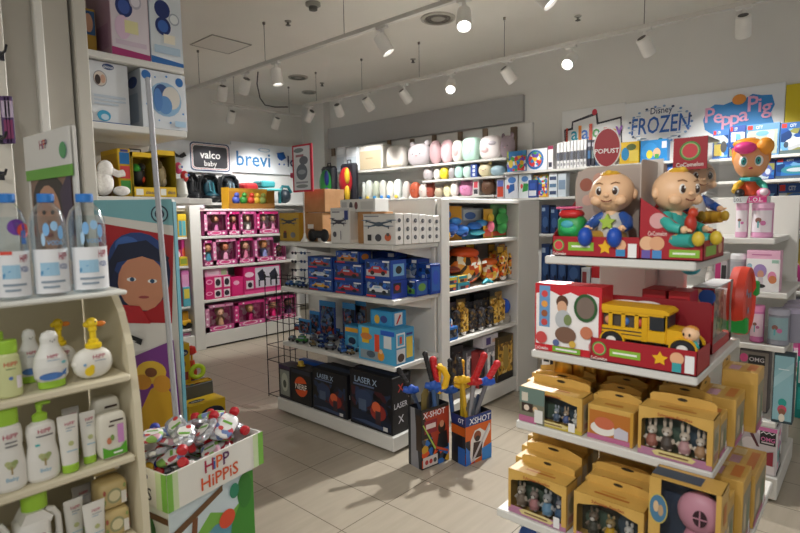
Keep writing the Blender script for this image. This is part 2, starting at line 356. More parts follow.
def lamp(x, y, aim, watt, lab, lens='LENS', size=70, z=ZT, soft=.035):
    t = thing('track_spotlight', (x, y, z-.012), 0, lab, 'spotlight', 'white track spotlights')
    a = Vector(aim).normalized()
    MB().box(-.02, -.045, -.02, .02, .045, 0, 'd0cec8', .003).build('track_adapter', t)
    MB().cyl((0, 0, -.02), (0, 0, -.085), .013, 'dcdad4', n=10).build('stem', t)
    R_ = Vector((0, 0, -1)).rotation_difference(a).to_matrix().to_4x4(); T = Matrix.Translation((0, 0, -.105)) @ R_
    MB().lathe([(.03, .05), (.043, .045), (.046, .0), (.0455, -.004), (.047, -.008), (.047, -.085), (.0445, -.09), (.041, -.088), (.038, -.07)], 'e2e0da', n=20, T=T).build('lamp_body', t)
    MB().lathe([(.031, .0505), (.026, .052), (.0, .053)], '4c4a46', n=16, T=T).build('cooling_cap', t)
    MB().lathe([(.0385, -.0705), (.02, -.073), (0, -.0735)], lens, n=18, T=T).build('lens', t)
    l = bpy.data.lights.new('spot', 'SPOT'); l.energy = watt; l.spot_size = radians(size); l.spot_blend = .55; l.shadow_soft_size = soft; l.color = (1, .975, .94)
    o = bpy.data.objects.new('spot_beam', l); COL.objects.link(o); o.parent = t; o.location = Vector((0, 0, -.105))+a*.1; o.rotation_euler = a.to_track_quat('-Z', 'Y').to_euler()
K = 1.0
def ty(u, v, x): return P(u, v, x=x).y
lamp(2.84, ty(222, 80, 2.84), (.2, .6, -1), 85*K, 'near-track spotlight farthest away, over the pink doll bay', 'LENSDIM')
lamp(2.84, ty(245, 73, 2.84), (.15, .8, -1), 85*K, 'near-track spotlight second from its far end', 'LENSDIM')
lamp(2.84, ty(276, 61, 2.84), (.05, -.15, -1), 30*K, 'near-track spotlight hanging straight down above the cartons', 'LENSDIM')
lamp(2.84, ty(382, 26, 2.84), (.35, -.45, -1), 42*K, 'near-track spotlight tilted away above the drone boxes', 'LENSDIM')
lamp(2.84, ty(464, 4, 2.84), (-.5, -.35, -1), 26*K, 'near-track spotlight with its lit lens towards the camera', 'LENS', 80)
lamp(2.84, P(541, 6, x=2.84).y, (.2, -.72, -1), 110*K, 'near-track spotlight cut by the top edge of the photo', 'LENSDIM', 80)
lamp(4.19, ty(404, 83, 4.19), (.85, -.2, -.9), 75*K, 'far-track spotlight aimed at the plush cushions', 'LENSDIM')
lamp(4.19, ty(451, 72, 4.19), (-.75, -.45, -.85), 280*K, 'far-track spotlight with small bright lens above the cream cushions', 'LENS')
lamp(4.19, ty(507, 58, 4.19), (.8, -.35, -.9), 60*K, 'far-track spotlight aimed away just before the brightest one', 'LENSDIM')
lamp(4.19, ty(571, 45, 4.19), (-1.0, -.02, -.8), 380*K, 'brightest far-track spotlight shining straight towards the camera', 'LENS', 75)
lamp(4.19, ty(645, 27, 4.19), (.8, -.3, -.9), 48*K, 'far-track spotlight above the second wall sign, seen from behind', 'LENSDIM')
lamp(4.19, ty(744, 4, 4.19), (.8, .1, -1), 75*K, 'far-track spotlight at the top edge above the cloud-shaped sign', 'LENSDIM')
lamp(4.19, ty(367, 92, 4.19), (.8, -.1, -.9), 70*K, 'far-track spotlight above the beige cushion', 'LENSDIM')
lamp(4.19, ty(338, 98, 4.19), (.7, .3, -.8), 80*K, 'far-track spotlight above the white bagged clothes', 'LENSDIM')
lamp(4.19, 5.12, (.1, .8, -.7), 70*K, 'far-track spotlight at the very end of the far track', 'LENSDIM')
lamp(P(231, 100, y=5.8).x, 5.8, (.1, .8, -1.1), 36*K, 'short-track spotlight above the dark car seats', 'LENSDIM')
lamp(P(276, 108, y=5.8).x, 5.8, (.1, .8, -1.1), 36*K, 'short-track spotlight above the blue brand lettering', 'LENSDIM')
lamp(-.7, -.9, (1.75, 2.6, -2.1), 55*K, 'added unseen spotlight behind the camera aimed at the bagged sweets', 'LENSDIM', 60)  # out-of-view spots added to brighten the foreground stands and bin
lamp(-.7, .1, (2.3, .5, -1.75), 88*K, 'added unseen spotlight aimed at the boxed dolls', 'LENSDIM', 60)
lamp(-.7, .9, (2.3, -.3, -2.2), 62*K, 'added unseen spotlight aimed at the yellow animal boxes', 'LENSDIM', 60)
lamp(-.7, -1.5, (.95, 2.9, -1.8), 27*K, 'added unseen spotlight aimed at the baby care bottles', 'LENSDIM', 60)
# loose cable between the tracks
cp = [P(258, 72, z=3.09), P(257, 84, z=2.98), P(260, 98, z=2.86), P(265, 105, z=2.79), P(275, 107, z=2.77), P(288, 107, z=2.765)]
cb = MB().tube(cp, .007, '2a2a2a', 7).build('power_cable'); tag(cb, 'black power cable looping down from the ceiling to the short track', 'cable')
# ---------------------------------------------------------------- camera, even ambient fill added where the room stays open
cam = bpy.data.cameras.new('camera'); cam.sensor_width = 36; cam.lens = FPX/800*36; cam.clip_start = .05; cam.dof.use_dof = True; cam.dof.focus_distance = 3.1; cam.dof.aperture_fstop = 3.6
co = bpy.data.objects.new('camera', cam); COL.objects.link(co)
R3 = Matrix((RR, UU, -FF)).transposed(); co.matrix_world = Matrix.Translation((0, 0, CAMZ)) @ R3.to_4x4(); bpy.context.scene.camera = co
w = bpy.data.worlds.new('ambient_fill'); bpy.context.scene.world = w; w.use_nodes = True
w.node_tree.nodes['Background'].inputs[0].default_value = (1.0, .985, .96, 1); w.node_tree.nodes['Background'].inputs[1].default_value = .5
vs = bpy.context.scene.view_settings; vs.view_transform = 'Standard'; vs.look = 'None'; vs.exposure = -0.2; vs.gamma = 1.0; vs.use_curve_mapping = False
# ================================================================ SHELF UNITS
def unit(name, base, lab, cat='shelf unit'):
    t = thing(name, (base[0], base[1], 0), 0, lab, cat)
    def slab(n, x0, y0, z0, x1, y1, z1, mat=SHELFW, bev=.004):
        if 'board' in n: BOARDS.append((x0, x1, y0, y1, z0))
        return MB().box(x0-base[0], y0-base[1], z0, x1-base[0], y1-base[1], z1, mat, bev).build(n, t)
    return t, slab
# central unit, end that faces the aisle (drones, vehicles)
GX = 2.3
t, S = unit('gondola_end_unit', (2.52, 2.65), 'white end unit holding drones, toy vehicles and black gun boxes')
S('plinth', 2.26, 2.08, .022, 2.735, 3.23, .11); S('toe_recess_shade', 2.3, 2.11, 0, 2.735, 3.2, .022, '1c1b1a'); S('back_panel', 2.735, 2.13, .0, 2.775, 3.22, 1.52, 'd8d6d0')  # near-black toe block puts the shadow line under the plinth into colour
for z in (.525, .925, 1.25): S('shelf_board', GX, 2.10, z-.03, 2.735, 3.2, z)
for z in (.525, .925, 1.25):
    for y in (2.16, 2.62, 3.14): MB().prism([(0, -.03), (.4, -.03), (.4, -.11), (.34, -.1)], 'cfccc6', 0, .003, Matrix.Translation((2.33-2.52, y-2.65, z)) @ Matrix.Rotation(0, 4, 'Z')).build('bracket_plate', t)
# central unit, long side with the bay of character toys
t, S = unit('gondola_long_unit', (3.4, 2.6), 'white central shelf unit whose side bay holds bagged character toys')
S('plinth', 2.84, 2.11, .02, 3.76, 2.9, .13); S('toe_recess_shade', 2.84, 2.14, 0, 3.76, 2.9, .02, '1c1b1a'); S('back_panel', 2.84, 2.52, .13, 3.76, 2.56, 1.5, 'd4d2cc')
S('end_panel', 2.80, 2.10, 0, 2.84, 2.9, 1.535); S('end_post', 2.745, 2.085, 0, 2.835, 2.12, 1.525); S('end_panel', 3.76, 2.10, 0, 4.1, 2.9, 1.51)
for z in (.572, .908, 1.245): S('shelf_board', 2.84, 2.11, z-.03, 3.76, 2.52, z)
S('top_board', 2.80, 2.1, 1.5, 4.1, 2.9, 1.53)
# pink doll bay with the narrow bay beside it
PY = 5.42
zz = [P(240, v, y=PY).z for v in (234.8, 263.8, 295.8)]
t, S = unit('doll_shelf_unit', (3.1, 5.7), 'white wall shelf unit filled with pink doll boxes')
S('plinth', 2.0, PY, .02, 4.2, 6.0, .17); S('toe_recess_shade', 2.0, PY+.03, 0, 4.2, 6.0, .02, '1c1b1a'); S('back_panel', 2.0, 5.96, .17, 4.2, 6.0, 1.5, 'd6d4ce')
S('end_panel', P(193, 300, y=PY).x, PY-.02, 0, P(203.5, 300, y=PY).x, 5.96, P(198, 205, y=PY).z); S('end_panel', 4.16, PY+.02, 0, 4.2, 5.96, 1.45)
for z in zz: S('shelf_board', 2.86, PY, z-.03, 4.16, 5.96, z)
for v in (237, 266, 307, 330): S('shelf_board', 2.0, PY, P(184, v, y=PY).z-.025, 2.74, 5.96, P(184, v, y=PY).z)
S('top_board', 2.0, 5.5, 1.5, 4.2, 6.0, 1.525)
PZ = [zz[0], zz[1], zz[2], .17]; EZ = [P(184, v, y=PY).z for v in (237, 266, 307, 330)]
# wall shelf for car seats, slat wall
t, S = unit('car_seat_shelf', (3.6, 6.4), 'white wall shelf under the brand signs holding car seats', 'wall shelf')
S('back_panel', 2.3, 6.52, .1, 5.2, 6.56, P(200, 170, y=6.5).z, 'e2e2e0'); zs = P(215, 203, y=6.2).z; S('shelf_board', 2.3, 6.12, zs-.03, 5.2, 6.52, zs); CZ = zs
# plush wall shelves
KX = 4.95
zk1 = P(460, 161.5, x=KX).z; zk2 = P(455, 178.5, x=KX).z; zk3 = P(440, 197, x=KX).z
t, S = unit('plush_wall_shelf', (5.15, 4), 'white wall shelf of soft cushions and plush animals', 'wall shelf')
yA, yB = P(515, 150, x=KX).y, 5.6
S('back_panel', XW-.04, yA, .2, XW-.001, yB, gz0-.02, 'e6e6e2')
for z, ys, y1 in ((zk1, P(506.5, 160, x=KX).y, P(350, 170, x=KX).y), (zk2, P(503, 176, x=KX).y, P(422, 180, x=KX).y), (zk3, P(494, 196, x=KX).y, 5.4)): S('shelf_board', KX, ys, z-.025, XW-.04, y1, z)
for u, v in ((333, 152), (389, 144), (412, 143), (434, 139), (460, 136), (485, 133)):
    q = P(u, v, x=XW-.06); S('bracket_end', XW-.07, q.y-.03, q.z-.06, XW-.04, q.y+.03, q.z+.05, '7a6450')
q = P(514, 127, x=XW-.06); S('bracket_end', XW-.08, q.y-.035, P(514, 152, x=XW-.06).z, XW-.04, q.y+.035, q.z, '7a6450')
# game wall shelves
zl1 = P(525, 171, x=KX).z; zl2 = P(525, 198, x=KX).z
t, S = unit('game_wall_shelf', (5.15, 2), 'white wall shelf of board games and toy books', 'wall shelf')
y0, y1 = -.6, P(495, 198, x=KX).y
S('back_panel', XW-.04, y0, .2, XW-.001, y1, P(600, 150, x=XW).z, 'd8d6d2')
zd = [P(552, v, x=KX).z for v in (234, 285)]
S('shelf_board', KX, 1.06, zl1-.025, XW-.04, P(503.5, 171, x=KX).y, zl1); S('shelf_board', KX, 1.06, zl2-.025, XW-.04, y1, zl2)
for z in zd: S('shelf_board', KX, 1.06, z-.025, XW-.04, P(539, 240, x=KX).y, z)
# brick-set wall shelves at the right
zb = [P(778, v, x=KX).z for v in (154.5, 179, 231, 290)]
for z in zb: S('shelf_board', KX, y0, z-.025, XW-.04, 1.05, z)
# right foreground end unit
RX = 1.6
t, S = unit('foreground_end_unit', (1.9, .6), 'white end unit of boxed dolls, toy bus and yellow animal sets')
RZ = [1.285, .97, .714, .435]
S('shelf_board', RX, .362, RZ[0]-.025, 2.06, .80, RZ[0]); S('shelf_board', RX, .347, RZ[1]-.025, 2.2, .845, RZ[1])
S('shelf_board', RX, .302, RZ[2]-.028, 2.25, .90, RZ[2]); S('shelf_board', 1.5, .24, RZ[3]-.028, 2.3, .915, RZ[3])
S('plinth', 1.62, .3, 0, 2.3, .88, .14)
S('back_panel', 2.06, .50, .14, 2.1, .80, 1.5, 'd2d0ca'); S('upright_post', 2.035, .585, .14, 2.06, .625, 1.5, 'b8b4ac')
# unit behind it, surprise dolls
OX = 3.066
OZ = [1.289, 1.035, .775, .40]
t, S = unit('surprise_doll_end_unit', (3.4, .6), 'white end unit of pink surprise doll jars behind the yellow boxes')
S('plinth', OX, .302, .015, 3.7, 1.2, .125); S('toe_recess_shade', OX+.03, .33, 0, 3.7, 1.2, .015, '1c1b1a')
for z, x in zip(OZ[:3], (OX, OX-.02, OX)): S('shelf_board', x, .3 if z < 1.2 else .36, z-.028, 3.6, 1.0, z)
S('shelf_board', OX, .32, OZ[3]-.028, 3.6, 1.0, OZ[3])
S('back_panel', 3.6, .32, .125, 3.64, 1.2, 1.5, 'd2d0ca')
# left foreground stand (baby care)
LY = 1.4; LX1 = .545; LZ = [1.245, 1.03, .818, .60]
CREAM = 'd9d0b4'
t, S = unit('baby_care_stand', (.2, 1.55), 'cream shelf stand of baby care bottles below the water bottles', 'shelf stand')
for i, z in enumerate(LZ): S('shelf_board', -.5, LY, z-.018 if i else z-.012, LX1+(-.005 if i else .0), 1.72, z, CREAM if i else 'dcdcd4')
S('shelf_board', -.5, LY, .3, LX1, 1.72, .318, CREAM)
S('back_panel', -.5, 1.72, 0, LX1, 1.74, 1.235, CREAM); 
pr = [(1.72, 0), (LY, 0), (LY-.01, .55), (LY+.005, .95), (LY+.03, 1.1), (LY+.07, 1.18), (LY+.12, 1.232), (1.72, 1.232)]
m = MB(); vv = [(LX1-.2+a, y-1.55, z) for a in (0, .018) for y, z in pr]; n = len(pr)
m.add(vv, [tuple(range(n))[::-1], tuple(range(n, 2*n))]+[(i, (i+1) % n, n+(i+1) % n, n+i) for i in range(n)], CREAM); m.build('curved_side_panel', t)
# tall tower unit at the upper edge (sterilisers)
TY = 2.5; TX0, TX1 = .87, 1.29
TZ = [P(130, 57, y=TY).z, P(138, 126, y=TY).z, P(160, 197, y=TY).z]
t, S = unit('tall_tower_unit', (1.05, 2.7), 'tall white tower unit with baby feeding appliance boxes')
for z in TZ: S('shelf_board', TX0, TY, z-.03, TX1, 2.95, z)
S('side_panel', TX0-.05, TY-.02, 0, TX0, 2.95, 3.05, 'cfccc2'); S('back_panel', TX0, 2.92, 0, TX1, 2.95, 2.9, 'c4beb2'); S('plinth', TX0, TY+.05, 0, TX1-.14, 2.92, TZ[2]-.03, 'cfccc6')
S('side_shelf', TX1, TY+.08, TZ[2]-.03, TX1+.16, 2.95, TZ[2])
t, S = unit('tall_wall_cabinet', (.4, 2.6), 'tall plain white cabinet panels at the far edge of the photo', 'cabinet')
xa = P(46, 100, y=2.48).x; xb = P(37, 30, y=2.48).x
S('door_panel', P(8, 100, y=2.5).x, 2.5, 0, TX0-.06, 2.62, 3.05, 'c6c2b8'); S('vertical_strip', P(41, 70, y=2.47).x-.012, 2.47, 0, P(41, 70, y=2.47).x+.02, 2.5, 3.05, 'efeee8')
S('end_board', -.3, 2.3, 0, P(9, 100, y=2.3).x, 2.34, 3.05, 'e0dcd0')
# ================================================================ FIGURES
def TR(x, y, z, rz=0, s=1.0): return Matrix.Translation((x, y, z)) @ Matrix.Rotation(rz, 4, 'Z') @ Matrix.Scale(s, 4)
def hand(m, c, d, mat, s, T):
    c = Vector(c); d = Vector(d).normalized(); m.ell(c, (.0125*s, .011*s, .0125*s), mat, 10, 7, T)
    sd = d.cross(Vector((0, 0, 1))).normalized(); up = sd.cross(d)
    for i, l in zip((-1.5, -.5, .5, 1.5), (.010, .013, .0125, .009)):
        a = c+sd*(i*.0052*s)+d*.008*s; b = a+d*l*s*.6-up*.001; e = b+d*l*s*.4-up*.006*s; m.tube([a, b, e], [.0036*s, .0033*s, .0026*s], mat, 6, T)
    a = c+sd*(-.009*s); m.tube([a, a-sd*.007*s+d*.004*s, a-sd*.009*s+d*.011*s], [.004*s, .0037*s, .003*s], mat, 6, T)
def baby(parent, T, skin, shirt, sleeve, pants, shoe, bib=None, ss=1.0, turn=0.0, nod=0.0, hair='e8b93a'):
    """a sitting soft doll with a big vinyl head, facing local -y; 0.25 high before T"""
    m = MB()
    m.lathe([(.02, .0), (.052, .012), (.056, .035), (.05, .07), (.04, .1), (.03, .118), (.014, .126)], shirt, n=18, sy=.85, T=T)
    for s in (-1, 1):
        m.tube([(s*.03, 0, .108), (s*.055, -.012, .09), (s*.067, -.04, .072), (s*.062, -.066, .066)], [.019, .02, .0175, .0145], sleeve, 10, T)
        m.tube([(s*.026, -.0, .028), (s*.04, -.05, .03), (s*.048, -.1, .03)], [.028, .027, .021], pants, 10, T)
    b = m.build('doll_body', parent)
    for s in (-1, 1): h = MB(); hand(h, (s*.06, -.078, .064), (-s*.2, -1, .05), skin, 1.0, T); h.build('hand', b)
    for s in (-1, 1): MB().ell((s*.05, -.118, .036), (.024*ss, .028*ss, .034*ss), shoe, 14, 9, T).build('shoe', b)
    H = T @ Matrix.Translation((0, -.008, .19)) @ Matrix.Rotation(turn, 4, 'Z') @ Matrix.Rotation(nod, 4, 'X')
    q = MB(); q.ell((0, 0, 0), (.074, .068, .069), skin, 26, 16, H); q.cyl((0, .0, -.085), (0, 0, -.05), .022, skin, T=H)
    for s in (-1, 1): q.ell((s*.072, .006, -.008), (.012, .012, .018), skin, 12, 8, H); q.ell((s*.04, -.045, -.03), (.022, .018, .018), skin, 12, 8, H)
    q.ell((0, -.068, -.012), (.009, .008, .007), skin, 10, 7, H); hd = q.build('doll_head', b)
    e = MB()
    for s in (-1, 1):
        e.ell((s*.027, -.0605, .003), (.0125, .005, .0165), 'f4f0ea', 14, 9, H); e.ell((s*.0265, -.0635, .002), (.0095, .004, .0125), '3a2418', 14, 9, H); e.ell((s*.0235, -.0668, .0075), (.0032, .0015, .004), 'ffffff', 8, 6, H)
        e.tube([(s*.014, -.0645, .026), (s*.027, -.061, .032), (s*.04, -.0535, .028)], .0016, '8a5a30', 6, H)
    e.tube([(-.018, -.0655, -.028), (-.009, -.069, -.033), (0, -.07, -.0345), (.009, -.069, -.033), (.018, -.0655, -.028)], .0018, '7a2c24', 6, H); e.build('face_features', b)
    if hair: MB().lathe([(.0, .074), (.02, .0725), (.034, .064), (.03, .058)], hair, n=16, sx=1.0, sy=.8, T=H @ Matrix.Translation((-.004, -.012, .0))).ell((-.004, -.032, .066), (.014, .012, .01), hair, 10, 7, H).build('hair', b)
    if bib: MB().prism([(.03*cos(pi/2+i*pi/5)*(1 if i % 2 == 0 else .5), .085+.03*sin(pi/2+i*pi/5)*(1 if i % 2 == 0 else .5)) for i in range(10)], bib, -.056, -.04, T).build('star_bib', b)
    return b
MELON = lambda x, y, r: [('c', x, y, r, '4a8a3a'), ('c', x, y, r*.86, '9ac070'), ('c', x, y, r*.74, 'd8414a')]
STARP = lambda x, y, r, a, c='f0b81e': ('p', [(x+r*cos(pi/2+i*pi/5)*(1 if i % 2 == 0 else .52)/a, y+r*sin(pi/2+i*pi/5)*(1 if i % 2 == 0 else .52)) for i in range(10)], c)
RED = 'a81a28'
def display_tray(r, w, d, hf, hb, back, sides=True, slope=True, side_art=None, front_art=None, floor='5a8ac0', backart=None, round_back=.03):
    m = MB(); t = .002
    m.box(-w/2, 0, 0, w/2, d, .003, RED); m.box(-w/2, 0, 0, w/2, t, hf, RED)
    for s in (-1, 1):
        x0 = s*w/2-(t if s > 0 else 0); poly = [(0, 0), (d, 0), (d, hb*.62 if slope else hf), (0, hf)]
        v = [(x0+a, y, z) for a in (0, t) for y, z in poly]; m.add(v, [(3, 2, 1, 0), (4, 5, 6, 7)]+[(i, (i+1) % 4, 4+(i+1) % 4, 4+i) for i in range(4)], RED)
    m.build('tray', r)
    n = 6; R_ = round_back; pts = [(-w/2, 0), (w/2, 0)]
    pts += [(w/2-R_+R_*cos(i*pi/2/n), hb-R_+R_*sin(i*pi/2/n)) for i in range(n+1)]+[(-w/2+R_+R_*cos(pi/2+i*pi/2/n), hb-R_+R_*sin(pi/2+i*pi/2/n)) for i in range(n+1)]
    b = MB(); b.prism(pts, back, d-.003, d); b.art(backart or [], w, hb, (-w/2, d-.003, 0)); b.build('backing_card', r)
    if front_art: MB().art(front_art, w, hf, (-w/2, 0, 0)).build('front_print', r)
    if side_art: MB().art(side_art, d, hb*.62, (-w/2, d, 0), (0, -1, 0)).build('side_print', r)
# ================================================================ FOREGROUND END UNIT
COCO = 'CoComelon'
def coco_front(w, h):
    a = w/h
    return MELON(.08, .55, h*.3)+[('t', COCO, .09, .13, .16, 'f4f0e8', .16), ('r', .2, .3, .5, .72, '8ab83a'), ('r', 0.241, 0.462, 0.459, 0.558, 'f4f8e8'), STARP(.63, .5, .36, a), ('c', .8, .62, h*.26, 'e8b088'), ('r', .75, .1, .85, .42, '3a8ac0'), ('r', .88, .05, .97, .7, 'f0f0f0')]
# boxed doll with backpack
r, w, h = root_at('boxed_baby_doll', 'x', RX+.01, 552, 640, 168, RZ[0], .17, 'sitting baby doll with blue shoes and green backpack in red tray box', 'doll')
hb = .285; hf = .062
display_tray(r, w, .17, hf, hb, 'b5a79a', front_art=coco_front(w, hf), backart=[('r', .03, .03, .97, .96, 'b0a298'), ('c', .14, .8, .022, '9a5a48'), ('c', .3, .86, .02, 'c89a88'), ('c', .16, .62, .018, 'd0a898'), ('c', .86, .8, .02, '8a6a60')], round_back=.05)
baby(r, TR(.02, .095, .03, .0, .88), 'f2c69c', 'c4c2bc', '2a54a0', 'c89a3a', '1f50b4', 'a8c84a', turn=.06)
q = MB(); q.box(-.132, .02, .055, -.052, .08, .125, '2f9a4a', .012).ell((-.092, .03, .085), (.032, .02, .022), '3ac070', 12, 8); q.box(-.125, .015, .118, -.058, .075, .145, 'c82a2a', .01); q.ell((-.092, .012, .1), (.02, .004, .012), '4ab0c0', 12, 8); q.build('toy_backpack', r)
MB().box(-.135, .02, .148, -.06, .06, .155, 'e8709a', .003).build('pink_tag', r)
# boxed doll turned to the side aisle
def aisle_root(name, x0, x1, y, z, lab, cat, group=None): return thing(name, ((x0+x1)/2, y, z+.0015), FY, lab, cat, group), x1-x0-.002
ya = P(703, 262, x=RX+.01).y; 
ybx = .405; xbx = P(704, 200, y=ybx).x
r, w = aisle_root('boxed_baby_doll', RX+.01, xbx-.004, ya, RZ[0], 'sitting baby doll in turquoise suit in a red tray box facing the side aisle', 'doll')
yd = P(638, 254, x=RX+.01).y-ya
display_tray(r, w, yd, .055, .285, 'b8aaa0', side_art=[('c', .3, .62, .022, 'd8a0a0'), ('t', COCO, .3, .42, .07, 'f0d8d0', .3), ('c', .14, .26, .02, 'e8b890'), ('c', .3, .26, .02, 'e0a880'), ('r', .06, .02, .2, .15, '6a5aa8'), ('r', .23, .02, .38, .15, '4a8ac8'), ('r', .5, .05, .95, .17, '8ab83a'), ('r', 0.552, 0.095, 0.888, 0.125, 'f0f8e0'), ('p', [(.52, .32), (.6, .38), (.72, .34), (.72, .37), (.6, .42), (.52, .36)], 'f0a830')], front_art=[('r', .1, .2, .6, .7, '8ab83a'), ('e', .8, .5, .1, .3, 'e0a880')], round_back=.02)
baby(r, TR(-.066, .095, .03, -.3, .86), 'f2c69c', '3aa8a0', '3ab0a4', '3aa8a0', 'd8bc3a', None, ss=.68, turn=-.3)
MB().ell((-.098, .04, .1), (.018, .016, .028), 'b83424', 12, 8).ell((-.093, .036, .13), (.014, .013, .014), 'c8442c', 12, 8).build('plush_toy', r)
# tall clear box with doll behind it
r, w = aisle_root('boxed_baby_doll', xbx+.02, xbx+.19, ybx, RZ[0], 'doll in blue and white shirt inside a tall clear box with red header', 'doll')
dd = P(671.5, 150, x=xbx).y-ybx; hh = P(688, 137, x=xbx).z-RZ[0]
m = MB(); m.box(-w/2, 0, 0, w/2, dd, .075, RED); m.box(-w/2, dd-.003, 0, w/2, dd, hh, 'c8b8a8'); m.box(-w/2, -.0, hh-.1, -w/2+.004, dd, hh, RED); m.box(-w/2, dd*.0, hh-.004, w/2, dd, hh, 'd8d8d8'); m.build('carton', r)
m = MB(); m.art([('r', 0, 0, 1, 1, RED)]+MELON(.5, .58, .03)+[('t', COCO, .5, .16, .13, 'f4f0e8', .8)], dd, .1, (-w/2, dd, hh-.1), (0, -1, 0)); m.build('header_print', r)
m = MB(); m.add([(-w/2, 0, .075), (-w/2, dd, .075), (-w/2, dd, hh-.1), (-w/2, 0, hh-.1)], [(0, 3, 2, 1)], 'FILM'); m.add([(-w/2, 0, .075), (w/2, 0, .075), (w/2, 0, hh), (-w/2, 0, hh)], [(0, 1, 2, 3)], 'FILM'); m.build('window', r)
baby(r, TR(.03, .062, .09, -.7, .82), 'f0c49a', 'e4e0dc', '2a5cb0', 'd0a030', 'd0a838', None, ss=.6, turn=-.2)
# oval sale sign on a clip stand
q = P(607, 148, x=2.0); t = thing('sale_sign', (2.0, q.y, RZ[0]+.0015), FX+.25, 'red oval sale sign with white lettering above the dolls', 'sign')
a, b = P(595.5, 148, x=2.0), P(621.5, 148, x=2.0); rw = (a-b).length/2; zc_ = q.z-RZ[0]; rh = (P(608, 128, x=2.0).z-P(608, 168, x=2.0).z)/2
m = MB(); m.prism([(rw*1.0*cos(2*pi*i/28), zc_+rh*sin(2*pi*i/28)) for i in range(28)], 'e8e4e0', 0, .004); m.prism([(rw*.92*cos(2*pi*i/28), zc_+rh*.94*sin(2*pi*i/28)) for i in range(28)], '9e1420', -.001, 0)
m.art([('t', 'POPUST', .5, .42, .12, 'f4f0ee', .92)], 2*rw, 2*rh, (-rw, -.001, zc_-rh)); m.build('sign_plate', t)
MB().cyl((0, .005, 0), (0, .005, zc_-rh*.8), .004, 'c8c8c8').box(-.03, -.01, 0, .03, .03, .006, 'c8c8c8', .002).build('stand', t)
# small white card standing beside the dolls
r, w, h = root_at('paper_card', 'x', RX+.16, 640, 661, 160, RZ[0]+.0, .02, 'small pale card sticking up between the two front dolls', 'card'); MB().box(-w/2, .0, 0, w/2, .003, h, 'dcd4cc').art([('r', .15, .5, .85, .58, 'c85a3a')], w, h, (-w/2, 0, 0)).build('card_sheet', r)
# --- second board: xylophone box, bus box
WR = 'f0ecea'
kx = [('r', 0, 0, 1, 1, 'c82430'), ('p', [(.02, .1), (.96, .1), (.96, .86), (.8, .9), (.7, .85), (.55, .9), (.4, .84), (.25, .9), (.02, .85)], WR), ('r', .07, .36, .24, .97, '6a9ac8'), ('e', .155, .85, .05, .05, 'd84a4a'), ('e', .155, .7, .05, .05, 'e8a04a'), ('e', .155, .56, .05, .05, '9a5a3a'), ('e', .155, .43, .05, .05, 'c84a4a'),
      ('e', .43, .75, .09, .1, '5a3a2a'), ('e', .43, .68, .075, .09, 'd8a888'), ('e', .45, .5, .12, .14, 'b8bcc0'), ('e', .52, .5, .06, .08, '7a8a5a'), ('e', .49, .28, .16, .12, '7a5a4a'),
      ('e', .78, .7, .17, .2, '2f5a30'), ('e', .78, .7, .13, .155, '7a6a60'), ('e', .8, .35, .09, .09, 'c87a5a'), ('e', .35, .15, .05, .05, '5a6a9a'), ('e', .12, .2, .09, .09, 'c84a4a'), ('e', .6, .16, .05, .05, 'd8b04a'), ('r', .3, .02, .72, .1, '7ab03a'), ('r', 0.350, 0.047, 0.670, 0.073, WR), ('e', .92, .16, .08, .1, 'd0787a'), ('t', COCO, .13, .05, .05, WR, .2)]
carton('toy_box', 'x', RX+.015, 534.5, 601, 286, RZ[1], .09, 'c0202c', kx, 'red and white music toy box with a round green picture', hh=.222, right=[('r', 0, 0, 1, 1, 'b01822'), ('r', .2, .1, .8, .4, 'e8e8e4')])
r, w, h = root_at('boxed_toy_bus', 'x', RX, 590, 697, 300, RZ[1], .15, 'yellow toy school bus in an open red tray box', 'toy bus')
d = .15
display_tray(r, w, d, .07, .185, '861420', slope=False, front_art=MELON(.09, .55, .022)+[('t', COCO, .09, .12, .14, 'f4f0e8', .17), ('r', .2, .3, .5, .62, '8ab83a'), ('r', 0.232, 0.420, 0.468, 0.500, 'f4f8e8'), STARP(.68, .52, .3, w/.075), ('c', .83, .62, .018, 'e8b088'), ('r', .79, .08, .87, .45, '3aa0a8'), ('r', .9, .1, .98, .8, 'f0f0f0')], backart=[('e', .2, .86, .2, .07, 'e8e0dc'), ('e', .4, .88, .14, .06, 'e8e0dc')], round_back=.01)
MB().box(-w/2+.003, .003, .046, w/2-.003, d-.004, .054, '7aa0d0').build('blue_bed', r)
# the bus: nose towards +x
YEL = 'e0ac10'; DK = '20242a'
T = TR(-.006, .0, .058) @ Matrix.Diagonal((1, 1, .82, 1)); L0, L1, Lh = -w*.455, w*.23, w*.40; yb0, yb1 = .018, .108
m = MB()
m.box(L0, yb0, .018, L1, yb1, .062, YEL, .004, T); m.box(L0, yb0, .062, L0+.008, yb1, .122, YEL, .002, T); m.box(L1-.008, yb0, .062, L1, yb1, .122, YEL, .002, T)
nwin = 5
for y in (yb0, yb1-.005):
    for i in range(nwin+1):
        x = L0+(L1-L0-.012)*i/nwin; m.box(x, y, .06, x+.012, y+.005, .114, YEL, .001, T)
    m.box(L0, y, .108, L1, y+.005, .122, YEL, .001, T)
m.prism([(L0-.003, .12), (L1+.006, .12), (L1+.008, .128), (L1-.005, .139), (L0+.01, .141), (L0-.004, .131)], YEL, yb0-.003, yb1+.003, T)
m.prism([(L1-.002, .018), (Lh, .018), (Lh+.004, .04), (Lh-.004, .062), (L1+.03, .07), (L1-.002, .073)], YEL, yb0+.006, yb1-.006, T, False)
for cx in (L0+.052, L1+.045):
    for y in (yb0-.006, yb1-.006): m.prism([(cx+.037*cos(pi*i/10), .012+.037*sin(pi*i/10)) for i in range(11)], YEL, y, y+.012, T)
bus = m.build('toy_bus', r)
